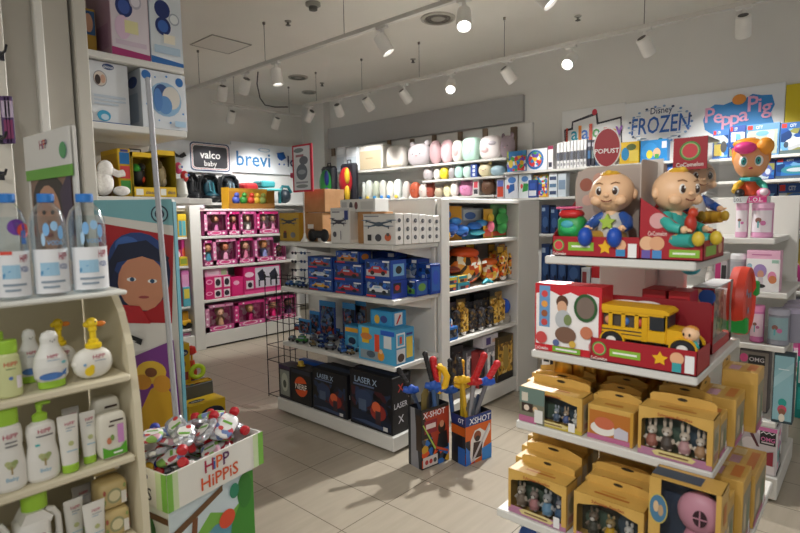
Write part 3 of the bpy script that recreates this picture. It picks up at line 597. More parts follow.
m = MB(); m.box(L0+.006, yb0+.012, .055, L1-.006, yb1-.012, .118, '4a4238', T=T); m.build('cabin_interior', bus)
m = MB(); m.box(L0-.001, yb0-.0012, .048, L1-.05, yb0, .052, DK, T=T); m.box(L0-.001, yb0-.0012, .036, L1-.05, yb0, .039, DK, T=T); m.box(L1-.045, yb0-.0014, .064, L1-.006, yb0-.0002, .112, DK, T=T); m.box(L1-.066, yb0-.002, .02, L1-.05, yb0, .106, 'd8a400', T=T); m.build('stripes', bus)
m = MB(); m.box(L1+.001, yb0+.01, .076, L1+.003, yb1-.01, .116, DK, T=T); m.build('windscreen', bus)
for i, (x, c) in enumerate(((L0+.035, 'd89a70'), (L0+.085, '3a6ab0'), (L0+.125, 'c84a3a'))): MB().ell((x, yb0+.012, .082), (.012, .008, .016), c, 10, 8, T).build('passenger_figure', bus)
for cx in (L0+.052, L1+.045):
    for y, sgn in ((yb0-.012, -1), (yb1-.008, 1)):
        m = MB(); c0 = (cx, y, .012); m.lathe([(.012, -.0), (.029, .001), (.032, .005), (.032, .015), (.029, .02), (.0, .02)], '18181a', n=24, T=T @ Matrix.Translation((cx, y, .013)) @ Matrix.Rotation(-pi/2, 4, 'X')); m.lathe([(.0, -.004), (.013, -.003), (.016, .002)], 'e4e2dc', n=18, T=T @ Matrix.Translation((cx, y, .013)) @ Matrix.Rotation(-pi/2, 4, 'X')); m.build('wheel', bus)
m = MB(); m.box(Lh-.004, yb0+.002, .012, Lh+.008, yb1-.002, .026, 'c8c8c4', .003, T); m.ell((Lh+.003, yb0+.018, .045), (.004, .008, .008), 'f0f0e8', 10, 8, T); m.ell((Lh+.003, yb1-.018, .045), (.004, .008, .008), 'f0f0e8', 10, 8, T); m.build('bumper', bus)
T2 = TR(w*.41, .035, .054, -.3, .33); m = MB(); m.lathe([(.03, 0), (.05, .02), (.045, .1), (.03, .12)], '3aa8a8', n=14, T=T2); m.ell((0, 0, .17), (.07, .065, .065), 'f2c69c', 16, 10, T2); m.ell((0, .01, .2), (.06, .055, .04), 'd8903a', 12, 8, T2)
for s in (-1, 1): m.tube([(s*.04, 0, .1), (s*.08, -.03, .07)], .016, '3aa8a8', 8, T2)
for s in (-.026, .026): m.ell((s, -.062, .17), (.01, .006, .014), '2a1c14', 8, 6, T2)
m.build('toy_driver', r)
MB().box(w*.47-.02, .05, .062, w*.47, .052, .115, 'd8d8d8').build('paper_tag', r)
# red cartons standing behind the bus
carton('toy_box', 'x', RX+.17, 640, 664, 290, RZ[1], .12, '9e1620', [('r', .1, .1, .9, .35, '7a0e18'), ('r', .3, .42, .6, .8, 'c86a50')], 'plain red toy box behind the bus roof')
carton('toy_box', 'x', RX+.165, 666, 688, 292, RZ[1], .1, 'ae1822', [('r', .35, .2, .75, .62, 'c88a4a'), ('r', .1, .72, .9, .9, '8a101a')], 'red toy box behind the bus bonnet')
# red side-facing box with clear front, and the round red toy
yq = .37
x0, x1 = P(713, 330, y=yq).x, P(731, 330, y=yq).x
r, w = aisle_root('toy_box', x0, x1, yq, RZ[1], 'red toy box with photo corner and clear side window beside the bus', 'box'); hh = P(703, 288, x=x0).z-RZ[1]; dd = P(691, 320, x=x0).y-yq
m = MB(); m.box(-w/2, 0, 0, -w/2+.002, dd, hh, 'b41a24'); m.box(-w/2, dd-.002, 0, w/2, dd, hh, 'b41a24'); m.box(-w/2, 0, 0, w/2, dd, .03, 'b41a24'); m.box(-w/2, 0, hh-.003, w/2, dd, hh, 'dedede'); m.box(w/2-.03, 0, 0, w/2, .003, hh, 'd8d0c8'); m.build('carton', r)
MB().art([('r', .06, .74, .98, .97, '2a2a44'), ('c', .28, .87, .022, 'd8a880'), ('c', .68, .86, .024, '2a5cb0'), ('r', .55, .2, .78, .68, '9ac83a'), ('p', [(.2, .5), (.4, .56), (.3, .6), (.42, .66), (.16, .64), (.26, .56)], 'f08a30')], dd, hh, (-w/2, dd, 0), (0, -1, 0)).build('side_print', r)
MB().box(-w/2+.02, .02, .03, w/2-.035, dd-.01, hh*.85, 'B:photo:55').build('toy_inside', r)
MB().add([(-w/2, 0, .03), (w/2, 0, .03), (w/2, 0, hh), (-w/2, 0, hh)], [(0, 1, 2, 3)], 'FILM').build('window', r)
x0, x1 = x1+.01, x1+.2
r, w = aisle_root('toy_drum', x0, x1, yq-.04, RZ[1], 'round red toy drum with white face and green grips', 'toy drum')
R0 = .125
T = Matrix.Translation((0, .03, R0)) @ Matrix.Rotation(pi/2, 4, 'X')
MB().lathe([(R0*.8, -.03), (R0*.97, -.025), (R0, 0), (R0*.97, .025), (R0*.85, .03), (R0*.8, .02)], 'd8402a', n=32, T=T).build('rim', r)
MB().lathe([(R0*.8, -.028), (R0*.8, .018), (0, .02)], 'ece6e0', n=28, T=T).art([('c', .3, .7, .012, '8a9ac0'), ('c', .5, .3, .012, '8a9ac0'), ('c', .7, .6, .012, '8a9ac0'), ('c', .45, .62, .01, 'a0a8c8')], R0*1.4, R0*1.4, (-R0*.7, -.012+.02-.0, R0*.3)).build('drum_skin', r)
for a in (-2.4, .3): MB().box(-.018, -.008, -.028, .018, .055, .028, '1f9a3a', .006, Matrix.Translation((R0*.98*cos(a), .0, R0+R0*.9*sin(a)))).build('grip', r)
# turquoise and white crinkled toy pack lying on top of the red box
r = thing('toy_pack', P(690, 283, x=1.95)-Vector((0, 0, .0)), .3, 'turquoise and white toy pack perched behind the red window box', 'toy'); r.location.z = RZ[1]+.245
MB().ell((0, 0, .02), (.04, .03, .022), '2ab0c0', 12, 8).build('pack_front', r); MB().ell((.05, -.01, .024), (.035, .03, .024), 'e0e0f0', 12, 8).build('pack_back', r)
# --- yellow animal-family boxes
ANIM = {'rabbit': ('cdbfae', .016), 'bear': ('8a6a50', .006), 'cat': ('b8b4b0', .008)}
def critter(parent, x, y, z, s, fur, dress, ear=.016):
    m = MB(); T = TR(x, y, z, 0, s)
    m.lathe([(.006, 0), (.014, .004), (.016, .016), (.011, .03), (.006, .036)], dress, n=12, T=T); m.ell((0, -.001, .046), (.013, .012, .012), fur, 12, 8, T); m.ell((0, -.012, .043), (.006, .005, .005), 'e8e0d4', 8, 6, T)
    for k in (-1, 1):
        m.ell((k*.007, .002, .058+ear*.6), (.0042, .003, ear), fur, 8, 6, T); m.tube([(k*.012, 0, .028), (k*.018, -.006, .02)], .0045, fur, 6, T); m.ell((k*.007, -.006, .003), (.006, .008, .004), fur, 8, 6, T); m.ell((k*.0052, -.0118, .048), (.0016, .001, .002), '14100c', 6, 5, T)
    return m.build('animal_figure', parent)
YB = 'GOLDCARD'
def family_box(face, plane, u0, u1, vt, z, d, lab, figs, hh=None, ww=None, bottom='b07a98', back='44564c', tab=.028, wave=True, price=True, band='d8c88a', group='yellow animal family boxes', tilt=0):
    r, w, h = root_at('animal_family_box', face, plane, u0, u1, vt, z, d, lab, 'box', group)
    h = hh or h; w = ww or w; t = .002; r.rotation_euler.z += tilt
    m = MB(); m.box(-w/2, 0, h-t, w/2, d, h, YB); m.box(-w/2, 0, 0, w/2, d, t, YB); m.box(-w/2, 0, 0, -w/2+t, d, h, YB); m.box(w/2-t, 0, 0, w/2, d, h, YB); m.box(-w/2, d-t, 0, w/2, d, h, YB); m.build('carton', r)
    MB().box(-w/2+t, d*.72, t, w/2-t, d*.72+.002, h-t, back).art([('e', .3, .3, .25, .25, '5a7060'), ('e', .75, .4, .2, .3, '4a5c68')], w-2*t, h-2*t, (-w/2+t, d*.72, t)).build('backdrop_card', r)
    m = MB(); n = 14; x = lambda i: -w/2+w*i/n
    top = [(x(i), h*(.80-(.10*(sin(pi*i/n*1.0)**2) if wave else 0)*-.35-(0.10 if i in (0, n) else 0)-.05*cos(2*pi*i/n))) for i in range(n+1)]
    m.prism(top+[(w/2, h), (-w/2, h)], YB, -.0005, .001); m.box(-w/2, -.0005, 0, w/2, .001, h*.16, bottom); m.box(-w/2, -.0006, h*.1, -w/2+w*.045, .001, h*.8, YB); m.box(w/2-w*.075, -.0006, h*.1, w/2, .001, h*.8, YB); m.build('front_frame', r)
    m = MB(); m.art([('t', 'Sylvanian Families', .5, .9, .065, '9a3a20', .5), ('p', [(.25, .05), (.75, .05), (.8, .12), (.72, .17), (.28, .17), (.2, .12)], band), ('r', .3, .085, .7, .12, '7a5a3a')]+([('r', .8, .03, .9, .27, 'e8e8e8')] if price else []), w, h, (-w/2, -.001, 0)); m.build('front_print', r)
    m = MB(); m.art([('r', .25, .3, .75, .42, 'b06a28'), ('r', .32, .52, .68, .6, 'c88a3a')], w, d, (-w/2, 0, h), (1, 0, 0), (0, 1, 0)); m.build('top_print', r)
    MB().add([(-w/2, .0012, h*.14), (w/2, .0012, h*.14), (w/2, .0012, h*.84), (-w/2, .0012, h*.84)], [(0, 1, 2, 3)], 'FILM').build('window', r)
    for (fx, fur, dress, ear, s) in figs: critter(r, (fx-.5)*w, d*.36, h*.13, s*h/.13, fur, dress, ear)
    if tab:
        m = MB(); m.prism([(-w*.46, 0), (w*.46, 0), (w*.46, tab*.62), (w*.42, tab*.85), (w*.2, tab), (-w*.2, tab), (-w*.42, tab*.85), (-w*.46, tab*.62)], YB, d-.0025, d-.001, Matrix.Translation((0, 0, h))); m.art([('e', .5, .55, .07, .18, '30281a')], w, tab, (-w/2, d-.0025, h)); m.build('hang_tab', r)
    # printed right side
    MB().art([('r', .12, .08, .88, .8, 'b8a888'), ('e', .5, .5, .28, .18, '8a8a70'), ('r', .2, .12, .8, .28, 'a87a6a')], d, h, (w/2, 0, 0), (0, 1, 0)).build('side_print', r)
    return r, w, h
def plain_back(face, plane, u0, u1, z, d, lab, hh, tab=.026, ww=None, dz=0):
    """the same kind of yellow box standing behind another one: only its top and hang tab come into view"""
    r, w, h = root_at('animal_family_box', face, plane, u0, u1, 400, z, d, lab, 'box', 'yellow animal family boxes'); w = ww or w
    carton_parts(r, w, d, hh, YB, [('r', .1, .1, .9, .72, '2a342c'), ('r', 0, 0, 1, .1, 'b8688e'), ('t', 'Sylvanian Families', .5, .86, .07, '9a3a20', .5)], right=[('r', .12, .08, .88, .8, 'b8a888'), ('r', .2, .12, .8, .28, 'a87a6a')], top=[('r', .2, .25, .8, .45, 'b06a28')], tab=tab); return r
RAB = 'cfc0ac'
z = RZ[2]
# third board, front row
r, w, h = family_box('x', RX+.012, 519.5, 582, 385, z, .085, 'yellow animal box with printed side panel at the far end of the upper yellow row', [(.55, '9aa0a8', '5a6a80', .01, .8), (.7, 'b09a80', '5a6a9a', .012, .8), (.86, 'e0dcd4', 'c8c8c0', .008, .8)], bottom='c0a83a', back='50585a', hh=.12)
MB().box(-w/2, -.003, 0, -w/2+w*.42, -.001, h*.99, '7a7a68').art([('r', 0, .55, 1, 1, '6a8078'), ('r', .1, .6, .35, .85, 'd0c8b8'), ('r', .1, .3, .55, .55, '3a2a24'), ('c', .3, .42, .01, 'e0d0c0'), ('c', .65, .42, .009, 'd8b890'), ('r', 0, 0, .7, .18, 'b8688e'), ('r', .62, .05, .95, .42, 'e0e0dc')], w*.42, h, (-w/2, -.003, 0)).build('printed_panel', r)
r, w, h = root_at('animal_family_box', 'x', RX+.02, 587, 633, 402, z, .08, 'small orange and pink animal set box between the two windowed yellow boxes', 'box', 'yellow animal family boxes'); h = .108
carton_parts(r, w, .08, h, YB, [('r', .04, .1, .94, .86, 'b8702a'), ('r', 0, 0, 1, .14, 'b8688e'), ('e', .35, .35, .28, .2, 'e8e4dc'), ('e', .38, .52, .22, .18, 'c86a4a'), ('p', [(.6, .16), (.9, .16), (.9, .42), (.7, .5), (.6, .4)], 'c8c4d0'), ('r', .94, .0, 1, 1, 'c89838')], top=[('r', .3, .3, .7, .5, 'b87a30')], tab=.03)
family_box('x', RX+.005, 634, 716, 402, z, .08, 'yellow box of four cream rabbits at the corner of the upper yellow row', [(.16, RAB, 'a86a5a', .016, 1), (.37, 'c8b8a4', '5a5048', .016, 1.05), (.61, RAB, 'c89a9a', .016, 1.0), (.82, RAB, 'b8906a', .015, .9)], hh=.143, ww=P(634, 440, x=RX+.005).y-.315, price=False)
for i, (dx, u0, u1, hh, lab) in enumerate(((.10, 526, 583, .116, 'second yellow box in the file behind the far-end window box'), (.18, 531, 588, .118, 'rear yellow box in the file behind the far-end window box'), (.1, 592, 634, .115, 'yellow box right behind the small orange animal set'), (.19, 598, 640, .118, 'rear yellow box behind the small orange animal set'), (.095, 650, 705, .15, 'yellow box right behind the four cream rabbits'))):
    plain_back('x', RX+dx, u0, u1, z, .07, lab, hh)
# row of boxes along the side aisle on the third board
yr = .312
def aisle_box(x0, x1, z, h, d, lab, win=True):
    r, w = aisle_root('animal_family_box', x0, x1, yr, z, lab, 'box', 'yellow animal family boxes')
    carton_parts(r, w, d, h, YB, [('r', .07, .14, .93, .8, '9a927c'), ('e', .3, .42, .16, .2, 'c8b89a'), ('e', .68, .4, .16, .22, '7a8a70'), ('r', 0, 0, 1, .13, 'b8688e'), ('r', .72, .04, .9, .24, 'e8e8e4')], left=[('r', .1, .1, .9, .8, 'caa04a')], top=[('r', .15, .55, .6, .85, 'c89ab0'), ('r', .2, .12, .85, .36, 'c87a3a'), ('r', .66, .5, .9, .85, 'e0c890')], tab=.03)
    return r
yr = .306
aisle_box(RX+.1, RX+.2, z, .12, .09, 'slim pale yellow box next behind the four cream rabbits on the aisle side')
yr = .288
aisle_box(RX+.215, RX+.36, z, .145, .1, 'tall yellow box in the middle of the upper aisle side row')
yr = .258
aisle_box(RX+.375, RX+.5, z, .194, .1, 'tallest yellow box at the far end of the upper aisle side row')
yr = .405
r = aisle_box(RX+.2, RX+.34, z, .13, .09, 'yellow box deep behind the upper aisle side row')
yr = .41
r = aisle_box(RX+.35, RX+.45, z, .17, .09, 'yellow box with open flap deep in the upper aisle side row')
# gold foil packs hanging in a file at the back of the third board
for i in range(9):
    q = P(548+i*6.2, 378-i*.9, x=1.86+.02*i); t = thing('gold_foil_pack', (1.84+.022*i, .835-.036*i, z+.0015), FX, NTH[i+1].capitalize()+' of the nine gold foil packs from the white shelf post', 'toy pack', 'gold foil packs standing in a file')
    m = MB(); m.prism([(-.045, 0), (.045, 0), (.045, .19), (.03, .215), (-.03, .215), (-.045, .19)], 'GOLDCARD', 0, .002); m.art([('e', .5, .9, .2, .03, '2a2014')], .09, .215, (-.045, 0, 0)); m.build('backing_card', t); MB().ell((0, -.012, .13), (.035, .013, .06), 'GOLDFOIL', 12, 8).build('foil_blister', t)
r, w, h = root_at('puzzle_box', 'x', 1.9, 541, 563, 351, z, .06, 'little white and black checked box behind the gold packs', 'box'); h = .185
carton_parts(r, w, .06, h, 'e8e8e8', [('r', .1, .72, .35, .95, '20242c'), ('r', .4, .55, .62, .85, '2a2e38'), ('r', .7, .7, .95, .9, '1a1a20'), ('r', .3, .5, .45, .66, '5a4a9a')])
# bottom board
z = RZ[3]; BX = 1.512
family_box('x', BX, 508, 566, 462, z, .08, 'yellow box of four small animals at the far end of the lowest yellow row', [(.17, 'b8aa98', '8a7a6a', .008, 1.0), (.4, '9a8a80', 'c88a8a', .006, .95), (.63, 'b0b0ae', '7aa8c8', .008, 1.05), (.84, '8a8a90', '4a6a8a', .01, .95)], hh=.148, back='384a3e')
for i in range(4): plain_back('x', BX+.09+.085*i, 515+i*6, 572+i*6, z, .08, NTH[i+2].capitalize()+' yellow box in the file behind the four small animals', .15+.004*i, .04)
family_box('x', BX-.005, 573, 643, 488, z, .085, 'yellow box with dark window and yellow dressed animal in the lowest row', [(.25, '7a6a58', '4a4a40', .008, 1), (.5, 'a89060', 'e0b020', .006, .95), (.76, 'd8d4cc', 'e8e4e0', .008, .9)], hh=.15, back='44463a')
for i in range(3): plain_back('x', BX+.095+.09*i, 584+i*7, 652+i*7, z, .085, NTH[i+2].capitalize()+' yellow box in the file behind the yellow dressed animal', .152+.006*i, .036)
r, w, h = root_at('animal_house_box', 'x', BX-.01, 645, 720, 490, z, .09, 'large yellow box with a pink balloon cottage behind its window', 'box', 'yellow animal family boxes'); h = .268; w = P(645, 520, x=BX-.01).y-.268
t = .002; d = .088
m = MB(); m.box(-w/2, 0, h-t, w/2, d, h, YB); m.box(-w/2, 0, 0, w/2, d, t, YB); m.box(-w/2, 0, 0, -w/2+t, d, h, YB); m.box(w/2-t, 0, 0, w/2, d, h, YB); m.box(-w/2, d-t, 0, w/2, d, h, YB); m.box(-w/2, -.001, 0, -w/2+.03, .001, h, YB); m.box(w/2-.012, -.001, 0, w/2, .001, h, YB); m.box(-w/2, -.001, 0, w/2, .001, .02, YB); m.build('carton', r)
MB().box(-w/2+t, d*.8, t, w/2-t, d*.8+.002, h-t, '3a4a60').build('backdrop_card', r)
MB().art([('e', .14, .68, .14, .16, 'c8b45a'), ('e', .14, .68, .125, .145, '4a7a9a'), ('e', .11, .7, .04, .06, 'd8b890'), ('e', .18, .67, .04, .06, 'b89a78')], w, h, (-w/2, -.0015, 0)).build('round_print', r)
m = MB(); m.ell((.03, .04, .185), (.055, .032, .058), 'e0a0b0', 20, 12); m.lathe([(.05, .0), (.055, .02), (.03, .09), (.02, .1)], 'dc94a8', (.033, .045, .055), 16, 1, .6); bl = m.build('balloon_cottage', r)
m = MB(); m.prism([(.037+.017*cos(a*pi/8), .185+.022*sin(a*pi/8)) for a in range(16)], '3a1a26', .006, .009)
m.box(.0355, .004, .163, .0385, .0065, .207, 'e0a0b0'); m.box(.02, .004, .1835, .054, .0065, .1865, 'e0a0b0'); m.prism([(.035+.014*cos(a*pi/8), .11+.018*sin(a*pi/8)) for a in range(16)], '3a1a26', .008, .012); m.build('cottage_window', bl)
MB().add([(-w/2+.03, .0005, .02), (w/2-.012, .0005, .02), (w/2-.012, .0005, h), (-w/2+.03, .0005, h)], [(0, 1, 2, 3)], 'FILM').build('window', r)
MB().art([('r', .15, .1, .85, .55, '9a92a8'), ('e', .5, .35, .3, .2, 'b8b0c8'), ('r', .3, .65, .7, .85, 'c87a30')], d, h, (w/2, 0, 0), (0, 1, 0)).build('side_print', r)
m = MB(); m.art([('r', .0, .2, .7, .8, '3a4a5a')], w, d, (-w/2, 0, h), (1, 0, 0), (0, 1, 0)); m.build('top_print', r)
yr = .268
aisle_box(BX+.1, BX+.22, z, .19, .1, 'yellow box with orange top print behind the balloon cottage box on the aisle side')
yr = .25
aisle_box(BX+.235, BX+.37, z, .21, .11, 'yellow box with lilac picture top at the lower aisle side')
yr = .243
aisle_box(BX+.39, BX+.62, z, .17, .1, 'long low yellow box at the far end of the lower aisle side row')
yr = .38
r = aisle_box(BX+.2, BX+.4, z, .2, .1, 'open yellow box deep behind the lower aisle side row')

# shiny blue bags on the floor plinth below
for i, (u, c) in enumerate(((530, '3a62b0'), (546, '24468a'))):
    q = P(u, 519, x=1.66+.03*i); H_ = q.z-.14; t = thing('crinkled_toy_bag', (q.x, q.y, .1415), FX, ('pale blue' if i == 0 else 'dark blue')+' shiny toy bag poking out under the lowest yellow row', 'toy bag')
    MB().ell((0, 0, H_*.45), (.05, .03, H_*.45), c, 12, 8).build('bag_body', t); MB().prism([(-.03, H_*.75), (.03, H_*.75), (.045, H_), (.01, H_*.93), (-.02, H_*.99), (-.045, H_*.95)], 'd0d8e8', -.004, .004).build('bag_top', t)
# ================================================================ SURPRISE DOLL UNIT
def jar(name, u0, u1, vt, x, z, lab, body, lid, prt, shape=1):
    r, w, h = root_at(name, 'x', x, u0, u1, vt, z, .1, lab, 'toy jar', 'surprise doll jars'); R_ = w/2
    MB().lathe([(R_*.93, 0), (R_, .006), (R_, h*.12), (R_*.97, h*.14), (R_*.97, h*.82), (R_*.9, h*.88)], body, (0, R_, 0), 22).build('jar_body', r)
    MB().lathe([(R_*.98, h*.84), (R_, h*.86), (R_, h*.96), (R_*.9, h)], lid, (0, R_, 0), 22).build('lid', r)
    m = MB(); n = 10   # printed sleeve
    v = []; A0, A1 = -pi/2-1.05, -pi/2+1.05
    for k in (0, 1):
        for i in range(n+1): a = A0+(A1-A0)*i/n; v.append((R_*1.005*cos(a), R_+R_*1.005*sin(a), h*(.16+.62*k)))
    m.add(v, [(i, i+1, n+2+i, n+1+i) for i in range(n)], prt, True); m.build('print_sleeve', r)
    m = MB(); m.art([('c', .3, .55, R_*.28, '8a5a50'), ('c', .68, .42, R_*.25, 'c06a9a'), ('r', .22, .2, .36, .5, '5aa8b0')], R_*1.1, h*.62, (-R_*.55, -.0042*0+R_*(1-.99)-.003, h*.16)); m.build('figure_print', r); return r
jar('surprise_jar', 733.5, 747, 203, OX+.03, OZ[0], 'pale pink doll jar on the top board, half hidden by the clear doll box', 'e0a8c8', 'e8b4d0', 'e8e0e6')
jar('surprise_jar', 748.5, 772, 203, OX+.02, OZ[0], 'pink doll jar in full view on the top board under the plush doll', 'e0a0c6', 'ecb8d6', 'e6dce4')
jt = P(760, 203, x=OX+.02).z
# label strip and big plush doll on the jars
r, w, h = root_at('shelf_card', 'x', OX+.02, 733, 767, 196.5, jt, .12, 'white and pink card strip lying across the pink jars', 'card strip')
MB().box(-w/2, 0, 0, w/2, .12, h, 'e0e4e6').build('strip', r); MB().art([('t', 'L.O.L.', .14, .5, .5, '30303a', .25), ('p', [(.4, .02), (1, .02), (1, .98), (.46, .98)], 'd8388a'), ('t', 'L.O.L.', .68, .5, .6, 'f0f0f4', .42)], w, h, (-w/2, 0, 0)).build('front_print', r)
pt = jt+h
q0, q1 = P(731, 170, x=OX+.05), P(771, 170, x=OX+.05); W = (q0-q1).length; H = P(750, 141, x=OX+.05).z-pt
r = thing('plush_doll', ((q0+q1)/2).to_3d(), FX+.15, 'large plush doll with orange hair and pink fringe sitting on the pink jars', 'plush doll'); r.location.z = pt
s = W*1.12; hz = H*.66
m = MB(); m.lathe([(s*.14, 0), (s*.24, .01), (s*.25, H*.14), (s*.18, H*.3), (s*.1, H*.36)], 'd8562a', (0, .07, 0), 18)
for k in (-1, 1): m.tube([(k*s*.16, .06, H*.3), (k*s*.3, .02, H*.2), (k*s*.34, -.01, H*.1)], [s*.08, s*.085, s*.075], 'e0b23a' if k < 0 else '3ab09a', 10)
m.ell((-s*.22, -.0, H*.07), (s*.12, .05, H*.08), '1c1a1c', 12, 8); m.ell((s*.3, -.02, H*.06), (s*.15, .05, H*.09), 'e87aa8', 14, 9); m.ell((s*.31, -.05, H*.07), (s*.1, .03, H*.065), 'f0d8e4', 12, 8); bd = m.build('doll_body', r)
MB().tube([(-s*.2, .05, H*.32), (0, -.01, H*.31), (s*.2, .05, H*.32)], s*.06, '2a9a9a', 10).build('scarf', r)
m = MB(); m.ell((0, .06, hz), (s*.4, s*.36, H*.33), 'd89a6a', 22, 14); hd = m.build('doll_head', r)
m = MB(); m.ell((0, .085, hz+H*.09), (s*.45, s*.38, H*.32), 'e8902a', 20, 12); m.ell((s*.3, .03, hz+H*.24), (s*.2, s*.16, H*.16), 'e8962a', 12, 8); m.ell((-s*.1, .08, hz+H*.33), (s*.34, s*.2, H*.1), 'e89a2a', 12, 8); m.build('hair', hd)
m = MB(); m.ell((-s*.14, -.005+.0, hz+H*.22), (s*.26, s*.2, H*.11), 'e03a8a', 14, 9, Matrix.Translation((0, 0, 0))); m.build('fringe', hd)
m = MB()
for k in (-1, 1): m.ell((k*s*.17, .06-s*.325, hz-H*.02), (s*.1, .012, H*.1), 'e8e8e4', 14, 9); m.ell((k*s*.165, .06-s*.345, hz-H*.02), (s*.075, .01, H*.08), '2a8a8a', 14, 9); m.ell((k*s*.165, .06-s*.362, hz-H*.02), (s*.035, .008, H*.04), '101418', 10, 8)
m.ell((0, .06-s*.36, hz-H*.15), (s*.05, .01, H*.02), 'b03a4a', 10, 7); m.build('face_features', hd)
# second board
r, w, h = root_at('surprise_box', 'x', OX-.01, 745, 779, 251, OZ[1], .09, 'square pink and white surprise doll box on the second board', 'box')
carton_parts(r, w, .09, h, 'e6b0cc', [('r', 0, 0, 1, .8, 'eceaec'), ('r', 0.156, 0.887, 0.744, 0.913, 'c06a9a'), ('e', .42, .5, .2, .17, '9a80b8'), ('e', .44, .42, .1, .1, 'c89078'), ('r', .38, .15, .52, .35, 'c8c0cc'), ('e', .44, .13, .16, .05, '1c1a1e'), ('e', .78, .36, .13, .14, 'e08ab0'), ('e', .8, .3, .12, .1, 'c87a4a'), ('e', .1, .62, .08, .06, '8ab0c0'), ('e', .1, .45, .06, .05, 'a89ab0'), ('e', .14, .3, .06, .05, '9ab0c0'), ('r', .76, .7, .96, .78, '9ac0b0')])
jar('toy_canister', 727.5, 744, 254, OX-.01, OZ[1], 'white capped grey canister beside the square pink box', 'b8b8bc', 'e8e8ec', 'a4a4ac')
carton('surprise_box', 'x', OX+.06, 713, 727, 260, OZ[1], .06, 'd8d4da', [('r', .1, .1, .5, .9, 'd83a8a'), ('r', .55, .2, .9, .8, '2a2a2e')], 'little pink and black striped box in the second doll row')
r, w, h = root_at('plush_toy', 'x', OX+.02, 703, 713, 265, OZ[1], .06, 'little white plush beside the pink and black striped box', 'plush toy'); MB().ell((0, .03, h*.4), (w*.5, .03, h*.4), 'PLUSHW', 12, 8).ell((0, .025, h*.85), (w*.3, .02, h*.22), 'PLUSHW', 10, 7).build('plush_body', r)
# third board of jars
z = OZ[2]
jar('surprise_jar', 748, 763, 306, OX+.03, z, 'pink patterned doll jar on the third board', 'd878b0', 'e890c0', 'e8c8d8')
jar('surprise_jar', 765, 788, 310, OX+.01, z, 'silver grey doll jar at the corner of the third board', '8a8c98', 'a8a8b8', '8aa8b0')
for i in range(3):
    q = P(788, 330, x=OX); R_ = .05; Hj = .17
    t = thing('surprise_jar', (OX+.17+.12*i, q.y+.0, z+.002), FY, NTH[i+1].capitalize()+' grey lilac jar in the file behind the silver grey jar', 'toy jar', 'surprise doll jars')
    MB().lathe([(R_*.95, 0), (R_, .006), (R_, Hj*.82), (R_*.9, Hj*.88)], '9a98a8', n=18).build('jar_body', t); MB().lathe([(R_, Hj*.84), (R_, Hj*.96), (R_*.85, Hj)], 'b8b0c8', n=18).build('lid', t)
# fourth board: tall boxes
z = OZ[3]
r, w, h = root_at('fashion_doll_box', 'x', OX+.12, 737, 767, 350, z, .1, 'dark grey fashion doll box with pink corner on the fourth board', 'box')
carton_parts(r, w, .1, h, '4a4448', [('r', .03, .02, .97, .97, '8a8078'), ('e', .15, .86, .14, .07, 'd84a8a'), ('r', .3, .74, .86, .92, '1c1a1c'), ('t', 'OMG', .58, .85, .07, 'e8e0e4', .5), ('r', .4, .64, .8, .72, '2a2028'), ('e', .2, .6, .3, .16, 'e07ab0'), ('r', .2, .05, .8, .5, 'c0b8c0')])
r, w, h = root_at('fashion_doll_box', 'x', OX+.015, 770.5, 792, 354, z, .07, 'tall pale turquoise box with a little doll picture near its foot', 'box')
carton_parts(r, w, .07, h, '28404a', [('r', .05, .04, .96, .97, '8ab8c4'), ('p', [(.05, .5), (.96, .75), (.96, .9), (.05, .65)], '9cc4ce'), ('e', .5, .3, .2, .06, '1f9a94'), ('e', .5, .2, .22, .065, 'c8506a'), ('e', .5, .165, .17, .05, '8a5a44'), ('e', .5, .08, .15, .06, 'e0d8c8'), ('r', 0.248, 0.773, 0.752, 0.787, 'e0f0f4')])
carton('fashion_doll_box', 'x', P(797, 418, z=0).x, 794, 815, 330, 0, .07, '1f9a94', [('r', 0, .7, 1, .9, 'd83a8a'), ('r', .1, .4, .9, .65, 'e8f0f0'), ('r', .1, .1, .9, .35, '3ac0b8'), ('t', 'OMG', .4, .8, .06, 'f0f0f0', .6)], 'turquoise box with pink band cut by the photo edge')
# bottom
r, w, h = root_at('fashion_doll_box', 'x', OX+.02, 741, 776, 421, .125, .16, 'big white and pink fashion doll box standing on the plinth', 'box')
carton_parts(r, w, .16, h, 'dedade', [('r', .02, .02, .98, .98, 'd8d0d6'), ('r', .02, .9, .98, .98, 'd070a8'), ('e', .25, .72, .28, .16, 'b8b0b8'), ('e', .2, .6, .22, .12, 'e0d8dc'), ('p', [(.2, .8), (.3, .82), (.5, .55), (.42, .55)], '5a2a34'), ('r', .5, .62, .95, .9, '1c181c'), ('t', 'OMG', .73, .74, .09, 'e878b4', .4), ('r', .55, .65, .9, .68, 'd8d0d4'), ('p', [(.52, .86), (.6, .9), (.68, .86), (.76, .9), (.84, .86), (.92, .9), (.92, .88), (.84, .84), (.76, .88), (.68, .84), (.6, .88), (.52, .84)], 'e8e4e8'), ('p', [(.55, .02), (.9, .02), (.9, .5), (.65, .45)], '9a2a3a'), ('r', .6, .02, .95, .2, 'e8e0e4')], right=[('r', .1, .1, .9, .9, 'B:lol:25'), ('r', 0, 0, 1, .08, '20181c')], top=[('r', .05, .2, .95, .5, '18161a')])
